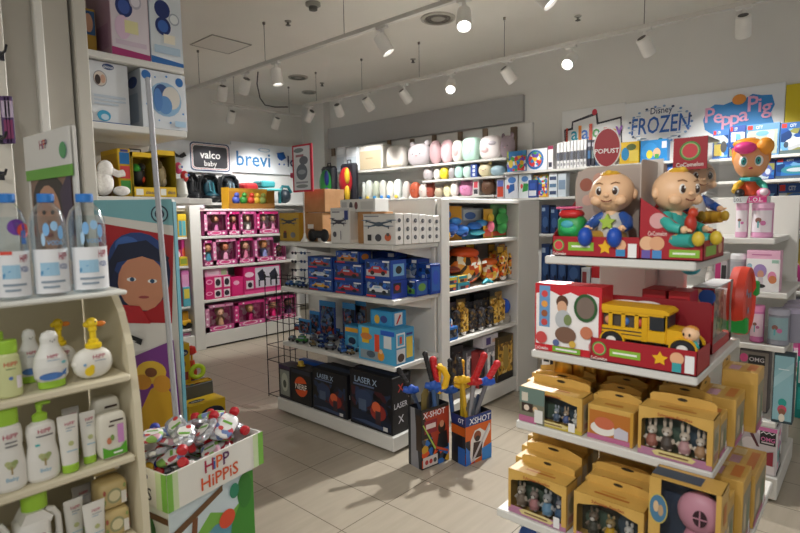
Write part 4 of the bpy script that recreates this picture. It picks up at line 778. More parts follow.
# ================================================================ BABY CARE STAND
BYc = LY+.05
def bottle(name, u0, u1, vt, z, lab, prof, mat, cap=None, cat='bottle', y=None, mats=None, sy=.6, n=22, group=None):
    """prof: (half-width share, height share) outline of a bottle of the width seen"""
    r, w, h = root_at(name, 'y', y or LY+.012, u0, u1, vt, z, .05, lab, cat, group); R_ = w/2; d = R_*sy
    pr = [(a*R_, b*h) for a, b in prof]
    MB().lathe(pr, mat, (0, d, 0), n, 1, sy).build('bottle_body', r)
    if cap: MB().lathe([(a*R_, b*h) for a, b in cap[1]], cap[0], (0, d, 0), n, 1, sy if len(cap) < 3 else cap[2]).build('cap', r)
    return r, w, h, d
def label_on(r, R_, d, sy, z0, z1, items, base=None, arc=.95, name='front_print', k=1.012):
    """printing wrapped on the bottle's front: a curved label, with art laid on short flat facets"""
    m = MB()
    if base:
        n = 12; v = []
        for q in (0, 1):
            for i in range(n+1): a = -pi/2-arc+2*arc*i/n; v.append((R_*k*cos(a), d+d*k*sin(a), z0+(z1-z0)*q))
        m.add(v, [(i, i+1, n+2+i, n+1+i) for i in range(n)], base, True)
    if items:
        W_ = R_*1.7; its = []
        for it in items:   # wide bars in short pieces so that they follow the curve
            if it[0] == 'r': q = max(1, int((it[3]-it[1])/.12)); its += [('r', it[1]+(it[3]-it[1])*j/q, it[2], it[1]+(it[3]-it[1])*(j+1)/q, it[4], it[5]) for j in range(q)]
            else: its.append(it)
        b0 = len(m.v); m.art(its, W_, z1-z0, (-W_/2, 0, z0), eps=.00012)
        for j in range(b0, len(m.v)): x, y, z = m.v[j]; a = x/R_; kk = k+.012-y/R_; m.v[j] = (R_*kk*sin(a), d-d*kk*cos(a), z)
    m.build(name, r)
wprof = [(.8, 0), (.97, .02), (1, .05), (.96, .3), (1, .34), (1, .66), (.97, .74), (.8, .83), (.45, .9), (.38, .92), (.38, .93)]
for i, (u0, u1, lab) in enumerate(((0, 37, 'clear water bottle with blue cap nearest the photo edge'), (38, 76, 'clear water bottle with blue cap in the middle of the three'), (77, 115, 'clear water bottle with blue cap at the outer end of the three'))):
    r, w, h, d = bottle('water_bottle', u0, u1, 194, LZ[0], lab, wprof, 'CLEAR', ('2a78c8', [(.44, .915), (.46, .92), (.46, .995), (.42, 1)], 1.0), sy=.95, group='blue capped water bottles'); R_ = w/2
    label_on(r, R_, d, .95, h*.03, h*.46, [('t', 'HiPP', .8, .84, .17, 'a3123f', .32), ('t', 'VODA', .8, .6, .13, '3a5a9a', .32), ('r', .05, .4, .62, .7, '9cc4dc'), ('p', [(.05, .5), (.3, .58), (.62, .5), (.62, .4), (.05, .4)], '5a9ac8'), ('r', .1, .12, .6, .17, '8a9aa8'), ('r', .05, .24, .8, .29, '8a9aa8')], 'e6e8ea', 1.2)
    label_on(r, R_, d, .95, h*.46, h*.78, ([('c', .62, .7, .018, '6a3a9a'), ('c', .9, .6, .016, 'd84a3a'), ('r', .75, .2, .95, .6, '3a6ab0'), ('r', .0, -.1, .4, 0, 'd84a3a')] if i == 0 else [('e', .3, .6, .1, .2, '7ab0e0'), ('e', .55, .7, .12, .15, '9cc8ec'), ('e', .75, .5, .1, .22, '7ab0e0'), ('e', .2, .3, .06, .2, 'a8cce8'), ('t', 'VODA', .55, .2, .14, '7ab0e0', .5)]), None, name='back_print')
    MB().lathe([(R_*.9, h*.02), (R_*.9, h*.3), (R_*.93, h*.68), (R_*.75, h*.78)], 'WATER', (0, d, 0), 16, 1, .95).build('water', r)
# framed brand card standing behind the bottles
qa = P(72, 125, y=1.50); qb = P(25, 138, z=qa.z); qd = qa-qb; t = thing('brand_display_card', ((qa.x+qb.x)/2, (qa.y+qb.y)/2, LZ[0]+.0015), math.atan2(qd.y, qd.x), 'upright photo display card of a child behind the water bottles', 'display card')
W, H = qd.length, qa.z-LZ[0]-.0015
m = MB(); m.box(-W/2, 0, 0, W/2, .008, H, 'e4e2dc', .001); m.build('card_board', t)
m = MB(); a = W/H
m.art([('r', .06, .02, .94, .74, '8a6a58'), ('e', .45, .55, .36, .18, '2e2420'), ('e', .42, .44, .27, .22, 'c89478'), ('p', [(.06, .02), (.94, .02), (.94, .14), (.6, .24), (.3, .24), (.06, .12)], 'b8886e'), ('e', .7, .4, .07, .07, 'b8846a'), ('e', .33, .48, .04, .015, '2a1c18'), ('e', .52, .48, .04, .015, '2a1c18'), ('e', .42, .4, .035, .03, 'b07c64'), ('e', .42, .33, .08, .015, 'a05a50'), ('p', [(.7, .6), (.94, .75), (.94, .35), (.82, .3)], '3a2a4a'), ('r', 0, .7, 1, .77, '6ab03a'), ('r', 0, .77, 1, 1, 'e8e6e0')]+hipp(.45, .925, .06, a)+[('c', .85, .86, .021, '3a9ac0'), ('c', .85, .86, .018, 'b8dcea'), ('e', .85, .86, .07, .05, '5aa86a')], W, H, (-W/2, 0, 0)); m.build('front_print', t)
# second board
z = LZ[1]
GR = '9cc83a'
flip = [(.86, 0), (1, .03), (1, .5), (.88, .72), (.7, .78)]
for (u0, u1, vt, y, lab) in ((-1, 26, 341, LY+.012, 'yellowish shampoo bottle with light green flip cap on the duck shelf'), (-12, 12, 333, LY+.085, 'shampoo bottle with green cap standing behind the yellowish one')):
    r, w, h, d = bottle('shampoo_bottle', u0, u1, vt, z, lab, flip, 'd0d49a', (GR, [(.72, .76), (.8, .78), (.8, .98), (.72, 1)]), y=y)
    label_on(r, w/2, d, .6, h*.1, h*.7, [('t', 'HiPP', .55, .82, .13, 'c8503a', .7), ('r', .3, .66, .75, .69, '8a9a6a'), ('c', .5, .4, .004, '5a7ab8'), ('r', .75, .08, 1.05, .45, 'ece4e8')])
sealp = [(.72, 0), (.76, .02), (.78, .13), (.95, .2), (1, .38), (.9, .55), (.6, .7), (.5, .78), (.52, .88), (.4, .97), (.15, 1)]
for (u0, u1, vt, y, lab) in ((36.5, 73.5, 332, LY+.012, 'white seal-shaped wash bottle with green base in front'), (20, 48, 330, LY+.1, 'white seal-shaped wash bottle half hidden behind the front one')):
    r, w, h, d = bottle('seal_shaped_bottle', u0, u1, vt, z, lab, sealp[2:], 'e2e2dc', (GR, [(.72, 0), (.78, .02), (.78, .132), (.7, .14)]), y=y)
    label_on(r, w/2, d, .6, h*.1, h*1.0, [('e', .45, .92-.09, .02, .013, '1c1c20'), ('e', .58, .84, .02, .013, '1c1c20'), ('e', .51, .81, .025, .012, '2a2a2e'), ('t', 'HiPP', .5, .53, .07, 'b03a5a', .4), ('r', .3, .44, .7, .455, '9ab0c0'), ('e', .4, .14, .38, .07, '4a78b8'), ('p', [(.7, .15), (.95, .25), (.9, .12)], '4a78b8'), ('e', .85, .38, .1, .03, '7ac0c8')], k=1.03)
for (u0, u1, vt, y, lab) in ((76, 117, 318, LY+.012, 'white bath foam bottle with yellow duck pump in front'), (44, 80, 319, LY+.14, 'white bath foam bottle with yellow duck pump at the back')):
    r, w, h = root_at('duck_pump_bottle', 'y', y, u0, u1, vt, z, .05, lab, 'bottle'); s = w/2; d = s*.5
    m = MB(); m.ell((0, d, h*.255), (s, d, h*.255), 'e4e2d8', 26, 16, pw=.9); m.ell((-s*.8, d, h*.27), (s*.26, d*.6, h*.07), 'e4e2d8', 12, 8, Matrix.Identity(4)); m.build('bottle_body', r)
    m = MB(); m.art([('t', 'HiPP', .6, .78, .15, 'b03a5a', .5), ('r', .45, .62, .8, .645, '9aa8b8'), ('e', .28, .3, .15, .16, 'e8c81e'), ('e', .36, .42, .08, .1, 'e8c81e'), ('e', .15, .55, .05, .05, '7aa8d0')], s*1.6, h*.46, (-s*.8, -.003, h*.02)); m.build('front_print', r)
    m = MB(); m.lathe([(s*.36, h*.49), (s*.4, h*.5), (s*.4, h*.56), (s*.26, h*.58), (s*.26, h*.63), (s*.16, h*.64), (s*.16, h*.76), (s*.22, h*.78), (s*.22, h*.84)], 'e8c818', (s*.1, d, 0), 18); m.ell((s*.08, d, h*.9), (s*.3, s*.26, h*.085), 'ecca1c', 16, 10); m.ell((-s*.18, d, h*.88), (s*.18, s*.12, h*.05), 'ecca1c', 12, 8); pm = m.build('pump', r)
    m = MB(); m.ell((s*.52, d, h*.87), (s*.27, s*.14, h*.045), 'e8862a', 12, 8); m.build('beak', pm); MB().ell((s*.2, d-s*.23, h*.92), (s*.035, s*.03, h*.016), '1c1c20', 8, 6).build('eye', pm)
# third board
z = LZ[2]
r, w, h, d = bottle('shampoo_bottle', -4, 31, 404, z, 'white milk bath bottle with green cap in the pump bottle row', [(.86, 0), (1, .04), (1, .3), (.86, .5), (.92, .66), (.86, .76), (.7, .8)], 'e4e2da', (GR, [(.7, .79), (.74, .8), (.74, .98), (.66, 1)]))
tree = [('c', .5, .38, .009, 'a8b07a'), ('c', .38, .42, .006, 'b8bc84'), ('c', .62, .42, .006, '9aa86a'), ('r', .47, .22, .53, .36, 'a08a5a'), ('t', 'Baby', .5, .14, .07, '8ab8d0', .6)]
label_on(r, w/2, d, .6, h*.06, h*.74, [('t', 'HiPP', .55, .9, .085, 'b03a5a', .6), ('r', 0.340, 0.779, 0.760, 0.801, '4a4a50'), ('r', 0.340, 0.709, 0.760, 0.731, '4a4a50')]+tree)
r, w, h, d = bottle('pump_bottle', 29.5, 64, 398, z, 'white lotion bottle with light green pump beside the tubes', [(.86, 0), (1, .04), (1, .26), (.84, .46), (.9, .62), (.82, .7), (.4, .75)], 'e6e4dc', (GR, [(.42, .73), (.46, .74), (.46, .82), (.3, .84), (.16, .85), (.16, .93)]))
MB().tube([(0, d, h*.9), (0, d, h*.95), (w*.1, d*.9, h*.965), (w*.32, d*.7, h*.955)], [w*.1, w*.13, w*.09, w*.05], GR, 10).build('pump_spout', r)
label_on(r, w/2, d, .6, h*.06, h*.7, [('t', 'HiPP', .55, .9, .085, 'b03a5a', .6), ('r', .25, .79, .85, .815, '5a5a60'), ('r', .2, .62, .36, .66, '3ab0b0')]+tree)
def tube_of_cream(u0, u1, vt, z, lab, y=None, cap=GR, ry=0, colr='e2e0d6'):
    r, w, h = root_at('cream_tube', 'y', y or LY+.012, u0, u1, vt, z, .03, lab, 'tube', 'baby cream tubes'); s = w/2
    n = 16; v = []
    for hz, a, b in ((.14, .8, .55), (.3, .86, .5), (.7, .95, .25), (.95, 1, .08), (1, 1, .03)):
        for i in range(n): t = 2*pi*i/n; v.append((s*a*cos(t), s*.55+s*b*sin(t), h*hz))
    m = MB(); m.add(v, [(k*n+i, k*n+(i+1) % n, (k+1)*n+(i+1) % n, (k+1)*n+i) for k in range(4) for i in range(n)], colr, True); m.add(v[-n:], [tuple(range(n))], colr); m.build('tube_body', r)
    MB().lathe([(s*.78, 0), (s*.82, .003), (s*.82, h*.13), (s*.76, h*.145)], cap, (0, s*.55, 0), 16, 1, .75).build('cap', r)
    MB().art([('t', 'HiPP', .5, .88, .075, 'b03a5a', .6), ('r', .25, .78, .8, .795, '6a7a8a'), ('r', .25, .72, .6, .74, '9ab0c0'), ('c', .5, .45, .006, 'b8bc84'), ('r', .2, .28, .85, .3, '8ab8d0')], w*.8, h*.82, (-w*.4, s*.0-.002, h*.16)).build('front_print', r); return r
tube_of_cream(62, 83.5, 416, z, 'upright white cream tube with green cap next to the pump bottle')
tube_of_cream(83.5, 100, 412, z, 'upright white cream tube with green cap next to the wipes packs', LY+.03)
tube_of_cream(66, 84, 408, z, 'greyish cream tube hidden behind the two upright tubes', LY+.1, colr='b8b4ac')
def pouch(u0, u1, vt, z, lab, y=None, kind=0, hh=None, dz=0):
    r, w, h = root_at('wipes_pack', 'y', y or LY+.012, u0, u1, vt, z, .05, lab, 'wipes pack', 'baby wipes packs'); h = hh or h; r.location.z += dz
    if kind == 0:
        m = MB(); m.ell((0, .022, h/2), (w/2, .022, h/2), 'dcd8c8', 20, 14, pw=.35); m.build('pack_body', r)
        MB().art([('p', [(.05, .04), (.95, .04), (.95, .34), (.7, .2), (.3, .2), (.05, .3)], '5aa82a'), ('e', .3, .42, .09, .08, 'c87a5a'), ('e', .42, .48, .07, .07, '7a9a4a'), ('r', .62, .32, .85, .76, 'c88ac0'), ('r', 0.432, 0.098, 0.768, 0.142, 'e8f0e0'), ('r', .35, .84, .85, .88, '3a2a24'), ('r', .3, .74, .5, .78, '5a4a40')], w*.94, h*.94, (-w*.47, -.001, h*.03)).build('front_print', r)
    else:
        m = MB(); m.ell((0, .035, h/2), (w/2, .035, h/2), 'c8b27a', 20, 12, pw=.4); m.build('pack_body', r)
        MB().art([('e', .5, .5, .26, .28, '9a9a72'), ('e', .5, .5, .2, .2, 'd8cca0'), ('e', .15, .7, .05, .1, 'a85a4a'), ('e', .14, .35, .05, .1, '8a9a5a'), ('e', .88, .35, .05, .1, 'a85a4a'), ('r', .72, .15, .9, .6, 'ddd8cc'), ('e', .85, .8, .05, .08, '8a9a5a')], w*.96, h*.96, (-w*.48, -.001, h*.02)).build('front_print', r)
    return r
pouch(101, 130, 413, z, 'white and green wipes pack standing upright at the board end')
r = pouch(97, 124, 386, z, 'white and green wipes pack lodged behind and above the front one', LY+.075, hh=.14); 
# fourth board
z = LZ[3]
def jug(u0, u1, vt, lab):
    r, w, h = root_at('laundry_jug', 'y', LY+.012, u0, u1, vt, z, .07, lab, 'jug', 'white laundry jugs'); s = w/2; d = .035
    o = [(-1, 0), (.96, 0), (1, .06), (1, .62), (.94, .7), (.72, .735), (.2, .77), (-.02, .86), (-.5, .86), (-.62, .78), (-.92, .62), (-1, .5)]
    hole = [(.42, .3), (.72, .3), (.76, .34), (.76, .56), (.66, .62), (.46, .63), (.36, .58), (.36, .36)]
    v = [(a*s, y, b*h) for y in (.0, .006, d*2-.006, d*2) for a, b in [((x*.97 if y in (0, d*2) else x), zz) for x, zz in o]]
    # body built round the handle opening: lower block, neck side and grip
    m = MB(); m.box(-s, 0, 0, s, 2*d, h*.3, 'e2e0d8', .008); m.box(-s, 0, h*.28, s*.38, 2*d, h*.66, 'e2e0d8', .008); m.prism([(-s*.97, h*.6), (s*.38, h*.6), (s*.5, h*.66), (s*.1, h*.77), (-s*.6, h*.77)], 'e2e0d8', .006, 2*d-.006)
    m.tube([(s*.3, d, h*.7), (s*.62, d, h*.68), (s*.84, d, h*.58), (s*.86, d, h*.42), (s*.84, d, h*.28)], [s*.16, s*.17, s*.15, s*.15, s*.17], 'e2e0d8', 12); m.build('jug_body', r)
    MB().lathe([(s*.52, h*.76), (s*.56, h*.77), (s*.56, h*.97), (s*.48, h)], GR, (-s*.12, d, 0), 20, 1, .8).build('cap', r)
    MB().art([('t', 'HiPP', .42, .88, .2, 'a3123f', .6), ('r', .2, .66, .7, .7, '5a5a60'), ('r', .25, .58, .62, .61, '8a8a90')], w*.7, h*.5, (-s*.9, -.0005, h*.02)).build('front_print', r)
jug(22, 70, 483, 'white laundry jug with green cap and open handle in the lowest visible row')
jug(-34, 19, 498, 'white laundry jug cut off by the photo edge in the lowest visible row')
tube_of_cream(87, 110, 503, z, 'white cream tube standing in front of the beige wipes packs')
tube_of_cream(68, 88, 500, z, 'white tube leaning behind the laundry jug handle', LY+.05)
tube_of_cream(76, 96, 486, z, 'pale grey tube in the lowest row behind the leaning tube', LY+.12, colr='b8b4ac')
for k, (u0, u1, y, dz, lab) in enumerate(((103, 133, LY+.03, 0, 'beige wipes pack at the bottom of the pile in the stand corner'), (102, 132, LY+.035, .075, 'beige wipes pack second from the top of the corner pile'), (96, 127, LY+.08, .15, 'beige wipes pack topmost of the corner pile'), (84, 118, LY+.16, .14, 'beige wipes pack lying behind the corner pile'))):
    pouch(u0, u1, 400, z, lab, y, 1, .074, dz)
# ================================================================ TOWER BOXES
def PD(u, v, dep): return Vector((0, 0, CAMZ))+(RR*((u-400)/FPX)-UU*((v-266.5)/FPX)+FF)*dep
TF = TY+.01
z = TZ[0]
carton('toy_box', 'y', TF+.1, 83, 98, 2, z, .2, 'b8902a', [('r', .1, .45, .95, .95, '2a5a8a'), ('e', .5, .7, .3, .2, 'd0a080')], 'blue and yellow box squeezed beside the tower side panel', hh=.2)
carton('steriliser_box', 'y', TF, 112, 151, -30, z, .26, 'c8b0bc', [('r', .02, .02, .98, .98, 'dcd4dc'), ('p', [(0, .0), (1, .0), (1, .07), (0, .1)], 'a02a6a'), ('e', .36, .62, .22, .13, '1c3070'), ('e', .36, .62, .15, .09, '3a58a8'), ('e', .66, .72, .16, .1, 'b8b4c4'), ('e', .66, .72, .12, .07, 'e4e0ea'), ('e', .3, .36, .2, .15, 'dcc0d8'), ('r', .35, .3, .7, .46, 'e0dca8'), ('r', .1, .14, .9, .2, 'd0c0d0'), ('t', 'chicco', .5, .93, .06, '1c3070', .5)], 'white and pink baby appliance box on the topmost tower shelf', hh=.34, left=[('r', 0, 0, 1, 1, 'b090a4'), ('r', .1, .1, .9, .4, 'a07a94')])
carton('steriliser_box', 'y', TF, 151.5, 184, -20, z, .26, 'c4d0dc', [('r', .02, .02, .98, .98, 'd8e0e6'), ('p', [(0, 0), (1, 0), (1, .05), (0, .09)], '2a6ab0'), ('e', .4, .72, .24, .12, '1c3070'), ('e', .4, .5, .24, .12, '1c3070'), ('e', .4, .5, .16, .08, '3a68b8'), ('e', .75, .62, .17, .08, 'a8b4c0'), ('e', .75, .62, .13, .06, 'e6ecf0'), ('r', .4, .28, .75, .4, 'f0ead8'), ('r', .1, .14, .9, .24, 'b0c8dc'), ('t', 'chicco', .5, .93, .06, '1c3070', .5)], 'white and blue baby appliance box at the end of the topmost tower shelf', hh=.34)
z = TZ[1]
def chic(cx, cy, h): return [('e', cx, cy, h*2.2, h*.8, '1c3070'), ('t', 'chicco', cx, cy, h*.8, 'e8eaf0', h*3.6)]
carton('baby_monitor_box', 'y', TF+.02, 91, 131, 60, z, .16, 'd8dade', [('r', .02, .02, .98, .98, 'd4d8dc'), ('e', .5, .93, .15, .05, '1c3a70'), ('t', 'chicco', .5, .93, .05, 'e8eaf0', .26), ('e', .28, .72, .17, .13, '8a8a90'), ('e', .28, .72, .155, .115, 'd0c4b8'), ('e', .22, .7, .07, .08, '3a2e2a'), ('e', .35, .72, .06, .07, 'c8a08a'), ('r', .1, .42, .9, .46, 'b8c4d0'), ('r', .1, .36, .9, .39, 'b8c4d0'), ('r', .1, .3, .7, .33, 'b8c4d0'), ('e', .32, .12, .17, .09, '3a9ac0'), ('e', .34, .1, .1, .05, 'b8d0e0'), ('r', 0, 0, 1, .02, '2a5a9a')], 'white box with round baby photo on the middle tower shelf')
carton('night_light_box', 'y', TF-.0, 143, 188, 68, z, .17, 'd6dade', [('r', .01, .01, .99, .99, 'd4dae0'), ('e', .12, .9, .1, .08, '2a6ab0'), ('e', .85, .86, .09, .08, '2a6ab0'), ('e', .52, .52, .36, .3, '8ab0d0'), ('e', .44, .58, .18, .2, '2a4a80'), ('e', .65, .56, .2, .2, 'd0ccc4'), ('e', .5, .42, .16, .16, '5a8ac0'), ('e', .35, .5, .1, .2, '4a7ab8'), ('c', .2, .2, .004, '4a8ac8'), ('c', .35, .14, .004, '4a8ac8'), ('c', .6, .12, .005, '4a8ac8'), ('c', .1, .4, .004, '4a8ac8'), ('c', .9, .3, .005, '4a8ac8'), ('c', .3, .88, .004, '4a8ac8'), ('c', .55, .92, .005, '4a8ac8'), ('r', .7, .06, .95, .16, 'a8c8e0')], 'white night light box with blue dots on the middle tower shelf', left=[('r', 0, 0, 1, 1, 'a8b0b8'), ('e', .5, .8, .3, .1, '1c3a70'), ('r', .2, .1, .8, .6, '8a98a8')])
z = TZ[2]
T_ = TF+.05
carton('toy_box', 'y', T_+.02, 120, 133, 149, z, .2, 'd0a818', [('r', .12, .68, .9, .92, '2a7ac0'), ('r', .12, .38, .9, .64, 'd84a4a'), ('r', .12, .08, .9, .34, '4aa04a'), ('r', .2, .93, .8, .98, '3a3a7a')], 'yellow toy box with blue, red and green picture squares', left=[('r', .05, .05, .95, .9, 'b8901a'), ('e', .4, .5, .3, .3, '8a6a1a')])
def open_box(u0, u1, vt, lab, toy, side='8a7a18'):
    r, w, h = root_at('open_toy_box', 'y', T_, u0, u1, vt, z, .16, lab, 'toy box'); d = .16; t = .003
    m = MB(); m.box(-w/2, d-t, 0, w/2, d, h, 'c8a018'); m.box(-w/2, 0, 0, -w/2+t, d, h, side); m.box(w/2-t, 0, 0, w/2, d, h, side); m.box(-w/2, 0, 0, w/2, d, t, 'c8a018'); m.box(-w/2, 0, 0, w/2, t, h*.22, 'e0b81c'); m.box(-w/2, 0, h-h*.1, w/2, d, h, 'e0b81c'); m.build('carton', r)
    m = MB()
    for (c, x, zz_, a) in toy: m.ell((x*w, d*.5, zz_*h), (a*w, d*.3, a*h*.8), c, 12, 8)
    m.build('toy_figure', r); MB().art([('r', .1, .04, .4, .18, 'e8e8e0'), ('t', 'chicco', .7, .11, .08, '2a3a70', .4)], w, h, (-w/2, 0, 0)).build('front_print', r)
    return r
r = open_box(134, 158, 153, 'open yellow toy box with green and red toy and black carry handle', [('2a2a2a', 0, .5, .3), ('4ab04a', -.1, .65, .16), ('d84a2a', .1, .42, .14), ('3a3a3a', .15, .7, .12)])
hdl = [(-.03, .08, .19), (-.03, .08, .225), (.02, .08, .225), (.02, .08, .19)]; MB().tube(hdl, .004, '1a1a1a', 8).build('carry_handle', r)
open_box(159, 177.5, 151, 'open yellow toy box with pale toy at the end of the tower row', [('c8b890', 0, .5, .3), ('8a7a5a', -.1, .7, .15), ('e8dcc0', .1, .35, .16)])
r, w, h = root_at('rag_toy', 'y', T_-.01, 178, 193, 163, z, .1, 'two-headed red and white rattle toy at the tower shelf end', 'toy')
m = MB(); m.lathe([(w*.3, 0), (w*.42, h*.1), (w*.3, h*.55)], 'c8c8c0', (0, .04, 0), 14); m.build('toy_body', r)
for i, (x, zz_) in enumerate(((-.2, .85), (.2, .62))): 
    hd = MB().ell((x*w, .03, zz_*h), (w*.22, .025, h*.17), 'c83a3a' if i else 'd84a7a', 12, 8).ell((x*w, .01, (zz_+.02)*h), (w*.12, .015, h*.07), 'f0f0f0', 10, 7).ell((x*w+.003, -.004, (zz_+.02)*h), (w*.06, .006, h*.04), '2a5ac0', 8, 6).build('toy_head', r)
r, w, h = root_at('plush_toy', 'y', T_-.02, 99, 131, 160, z, .1, 'silvery white crumpled plush in front of the yellow toy boxes', 'plush toy')
MB().ell((-.03, .05, h*.38), (w*.33, .05, h*.36), 'PLUSHW', 16, 10).ell((-.02, .04, h*.75), (w*.24, .04, h*.25), 'PLUSHW', 14, 9).ell((w*.3, .03, h*.16), (w*.26, .04, h*.14), 'PLUSHW', 14, 9).tube([(0, .03, h*.7), (w*.2, .02, h*.62), (w*.38, .02, h*.66)], .016, 'PLUSHW', 8).build('plush_body', r)
r, w, h = root_at('toy_figure', 'y', T_+.06, 100, 118, 160, z, .1, 'orange and yellow toy peeping over the silvery plush', 'toy'); MB().ell((0, .04, h*.8), (w*.4, .04, h*.2), 'd8a020', 12, 8).ell((w*.2, .03, h*.55), (w*.35, .03, h*.2), 'c8602a', 12, 8).box(-w*.3, .02, 0, w*.3, .06, h*.5, '8a5a20', .006).build('toy_body', r)
# purple items hanging at the far edge
for i in range(3):
    q = P(1+3.2*i, 97, y=2.28); t = thing('hanging_toothbrush_pack', (q.x, 2.26, q.z-.0), 0, ('first', 'second', 'third')[i].capitalize()+' narrow purple pack on the hook at the photo edge', 'hanging pack', 'purple hanging packs')
    MB().box(-.009, -.004, -.16, .009, .004, .0, '5a4070', .002).art([('r', .1, .55, .9, .9, 'c8b8d0'), ('r', .3, .1, .7, .5, '8a3a6a')], .018, .16, (-.009, -.004, -.16)).build('pack_card', t)
for i, v in enumerate((57, 140, 176)):
    q = P(6, v, y=2.3); t = thing('wall_hook', (q.x, 2.3, q.z), 0, ('uppermost', 'middle', 'lowest')[i]+' dark display hook sticking out at the photo edge', 'hook', 'display hooks')
    MB().tube([(-.02, 0, 0), (-.02, -.08, .0), (-.02, -.1, .015)], .004, '20202a', 7).box(-.035, -.004, -.015, -.005, .0, .015, '30303a').build('hook_rod', t)
# ================================================================ POSTER STAND
dep = 2.25; c0 = PD(138.5, 300, dep); rzp = math.atan2(RR.y, RR.x)
wp = 77*dep/FPX; t = thing('poster_stand', (c0.x, c0.y, 0), rzp, 'tall standing poster board with a red and a purple picture panel', 'poster stand')
zt = PD(138.5, 200, dep).z
MB().box(-wp/2, 0, 0, wp/2, .03, zt, 'dcdad4', .002).build('board', t)
MB().box(wp/2-.0, -.001, 0, wp/2+.004, .033, zt-.01, '5a8e9a', .001).build('edge_strip', t)
def zn(v): return PD(138.5, v, dep).z/zt
def A_(pts, col): return ('p', [((u-100)/77, zn(v)) for u, v in pts], col)
MB().art([A_([(100, 214), (177, 226), (177, 200), (100, 200)], '7ab4bc'), A_([(103, 322), (171, 324), (177, 236), (103, 222)], 'a81820'),
  ('e', .52, zn(272), .42, zn(232)-zn(272), '18244a'), ('e', .52, zn(256), .37, (zn(234)-zn(258)), '24407c'), ('e', .4, zn(246), .16, (zn(242)-zn(252)), '3a62a8'), ('e', .56, zn(283), .31, zn(255)-zn(283), 'c88a6a'), ('p', [((u-100)/77, zn(v)) for u, v in [(112, 280), (120, 262), (145, 256), (168, 264), (172, 258), (150, 240), (122, 244), (110, 264)]], '16203c'),
  ('e', .43, zn(279), .06, .006, 'e8e8e8'), ('e', .44, zn(279), .03, .006, '2a4a6a'), ('e', .7, zn(281), .06, .006, 'e8e8e8'), ('e', .7, zn(281), .03, .006, '2a4a6a'), ('e', .58, zn(297), .07, .004, 'a04a48'), A_([(103, 322), (150, 324), (140, 306), (118, 304), (103, 312)], 'b82028'),
  A_([(125, 333), (141, 340), (139, 346), (124, 338)], '1c1c20'), A_([(103, 330), (135, 342), (103, 344)], 'd0d0cc'),
  A_([(131, 440), (176, 440), (172, 341), (132, 357)], '7a3a8c'), A_([(134, 440), (172, 440), (170, 400), (158, 384), (146, 392), (136, 412)], 'd8a828'), ('e', .62, zn(374), .2, zn(362)-zn(374), 'e0b83a'), ('e', .5, zn(384), .12, zn(376)-zn(384), 'c88a2a'), ('e', .76, zn(386), .12, zn(377)-zn(386), 'd89a30'), ('e', .62, zn(374), .08, zn(369)-zn(374), '7a4a2a')], wp, zt, (-wp/2, -.0005, 0)).build('front_print', t)
q = PD(165, 214, dep); m = MB(); m.art([('c', .5, .5, .036, '26384a'), ('c', .5, .5, .03, '8ab8c0'), ('c', .5, .5, .02, '2a3a50'), ('c', .5, .5, .012, 'c8d8d8')], .08, .08, (wp*.34-.04, -.0035, q.z-.04)); m.build('badge_print', t)
# ================================================================ SWEETS BIN
zt = .65; c = P(166, 476, z=zt); rr_ = P(262, 431, z=zt); ex = rr_-c; W = ex.length; rzb = math.atan2(ex.y, ex.x); ex.normalize(); ey = Vector((-ex.y, ex.x, 0)); D_ = .27
ctr = c+ex*(W/2)
t = thing('sweets_bin', (ctr.x, ctr.y, 0), rzb, 'white and green cardboard bin heaped with foil fruit pouches', 'display bin')
hb = .12; tk = .006
m = MB()
for (x0, y0, x1, y1) in ((-W/2, 0, W/2, tk), (-W/2, D_-tk, W/2, D_), (-W/2, 0, -W/2+tk, D_), (W/2-tk, 0, W/2, D_)): m.box(x0, y0, zt-hb, x1, y1, zt, 'e6e6e0', .001)
m.box(-W/2, 0, zt-hb, W/2, D_, zt-hb+tk, 'd8d8d0'); m.build('tray', t)
def grad(items): return items
gr = [('r', 0, 0, .1, 1, 'c8dcb0'), ('r', 0, 0, .05, 1, '7ab84a'), ('r', .88, 0, 1, 1, 'c8dcb0'), ('r', .94, 0, 1, 1, '7ab84a')]
m = MB(); m.art([('r', 0, 0, 1, 1, 'e4e4de')]+gr+[('t', ch, .47+k, .76, .36, cc) for ch, k, cc in zip('HiPP', (-.075, -.022, .03, .1), HIPP)]+[('t', 'HiPPiS', .5, .33, .36, 'd0501c', .48)], W, hb, (-W/2, -.0005, zt-hb)); m.build('front_print', t)
m = MB(); m.art([('r', .9, 0, 1, 1, '7ab84a'), ('r', .8, 0, .9, 1, 'c8dcb0'), ('t', 'HiPP', .5, .74, .28, '3a2a5a', .5), ('t', 'HiPPiS', .45, .34, .34, '2a2a34', .7)], D_, hb, (-W/2, D_, zt-hb), (0, -1, 0)); m.build('side_print', t)
b0 = .035; hz = zt-hb
MB().box(-W/2+b0*.4, b0*.6, 0, W/2-b0, D_-b0, hz, 'dfe4dc', .002).build('base', t)
WB = W-b0*1.4
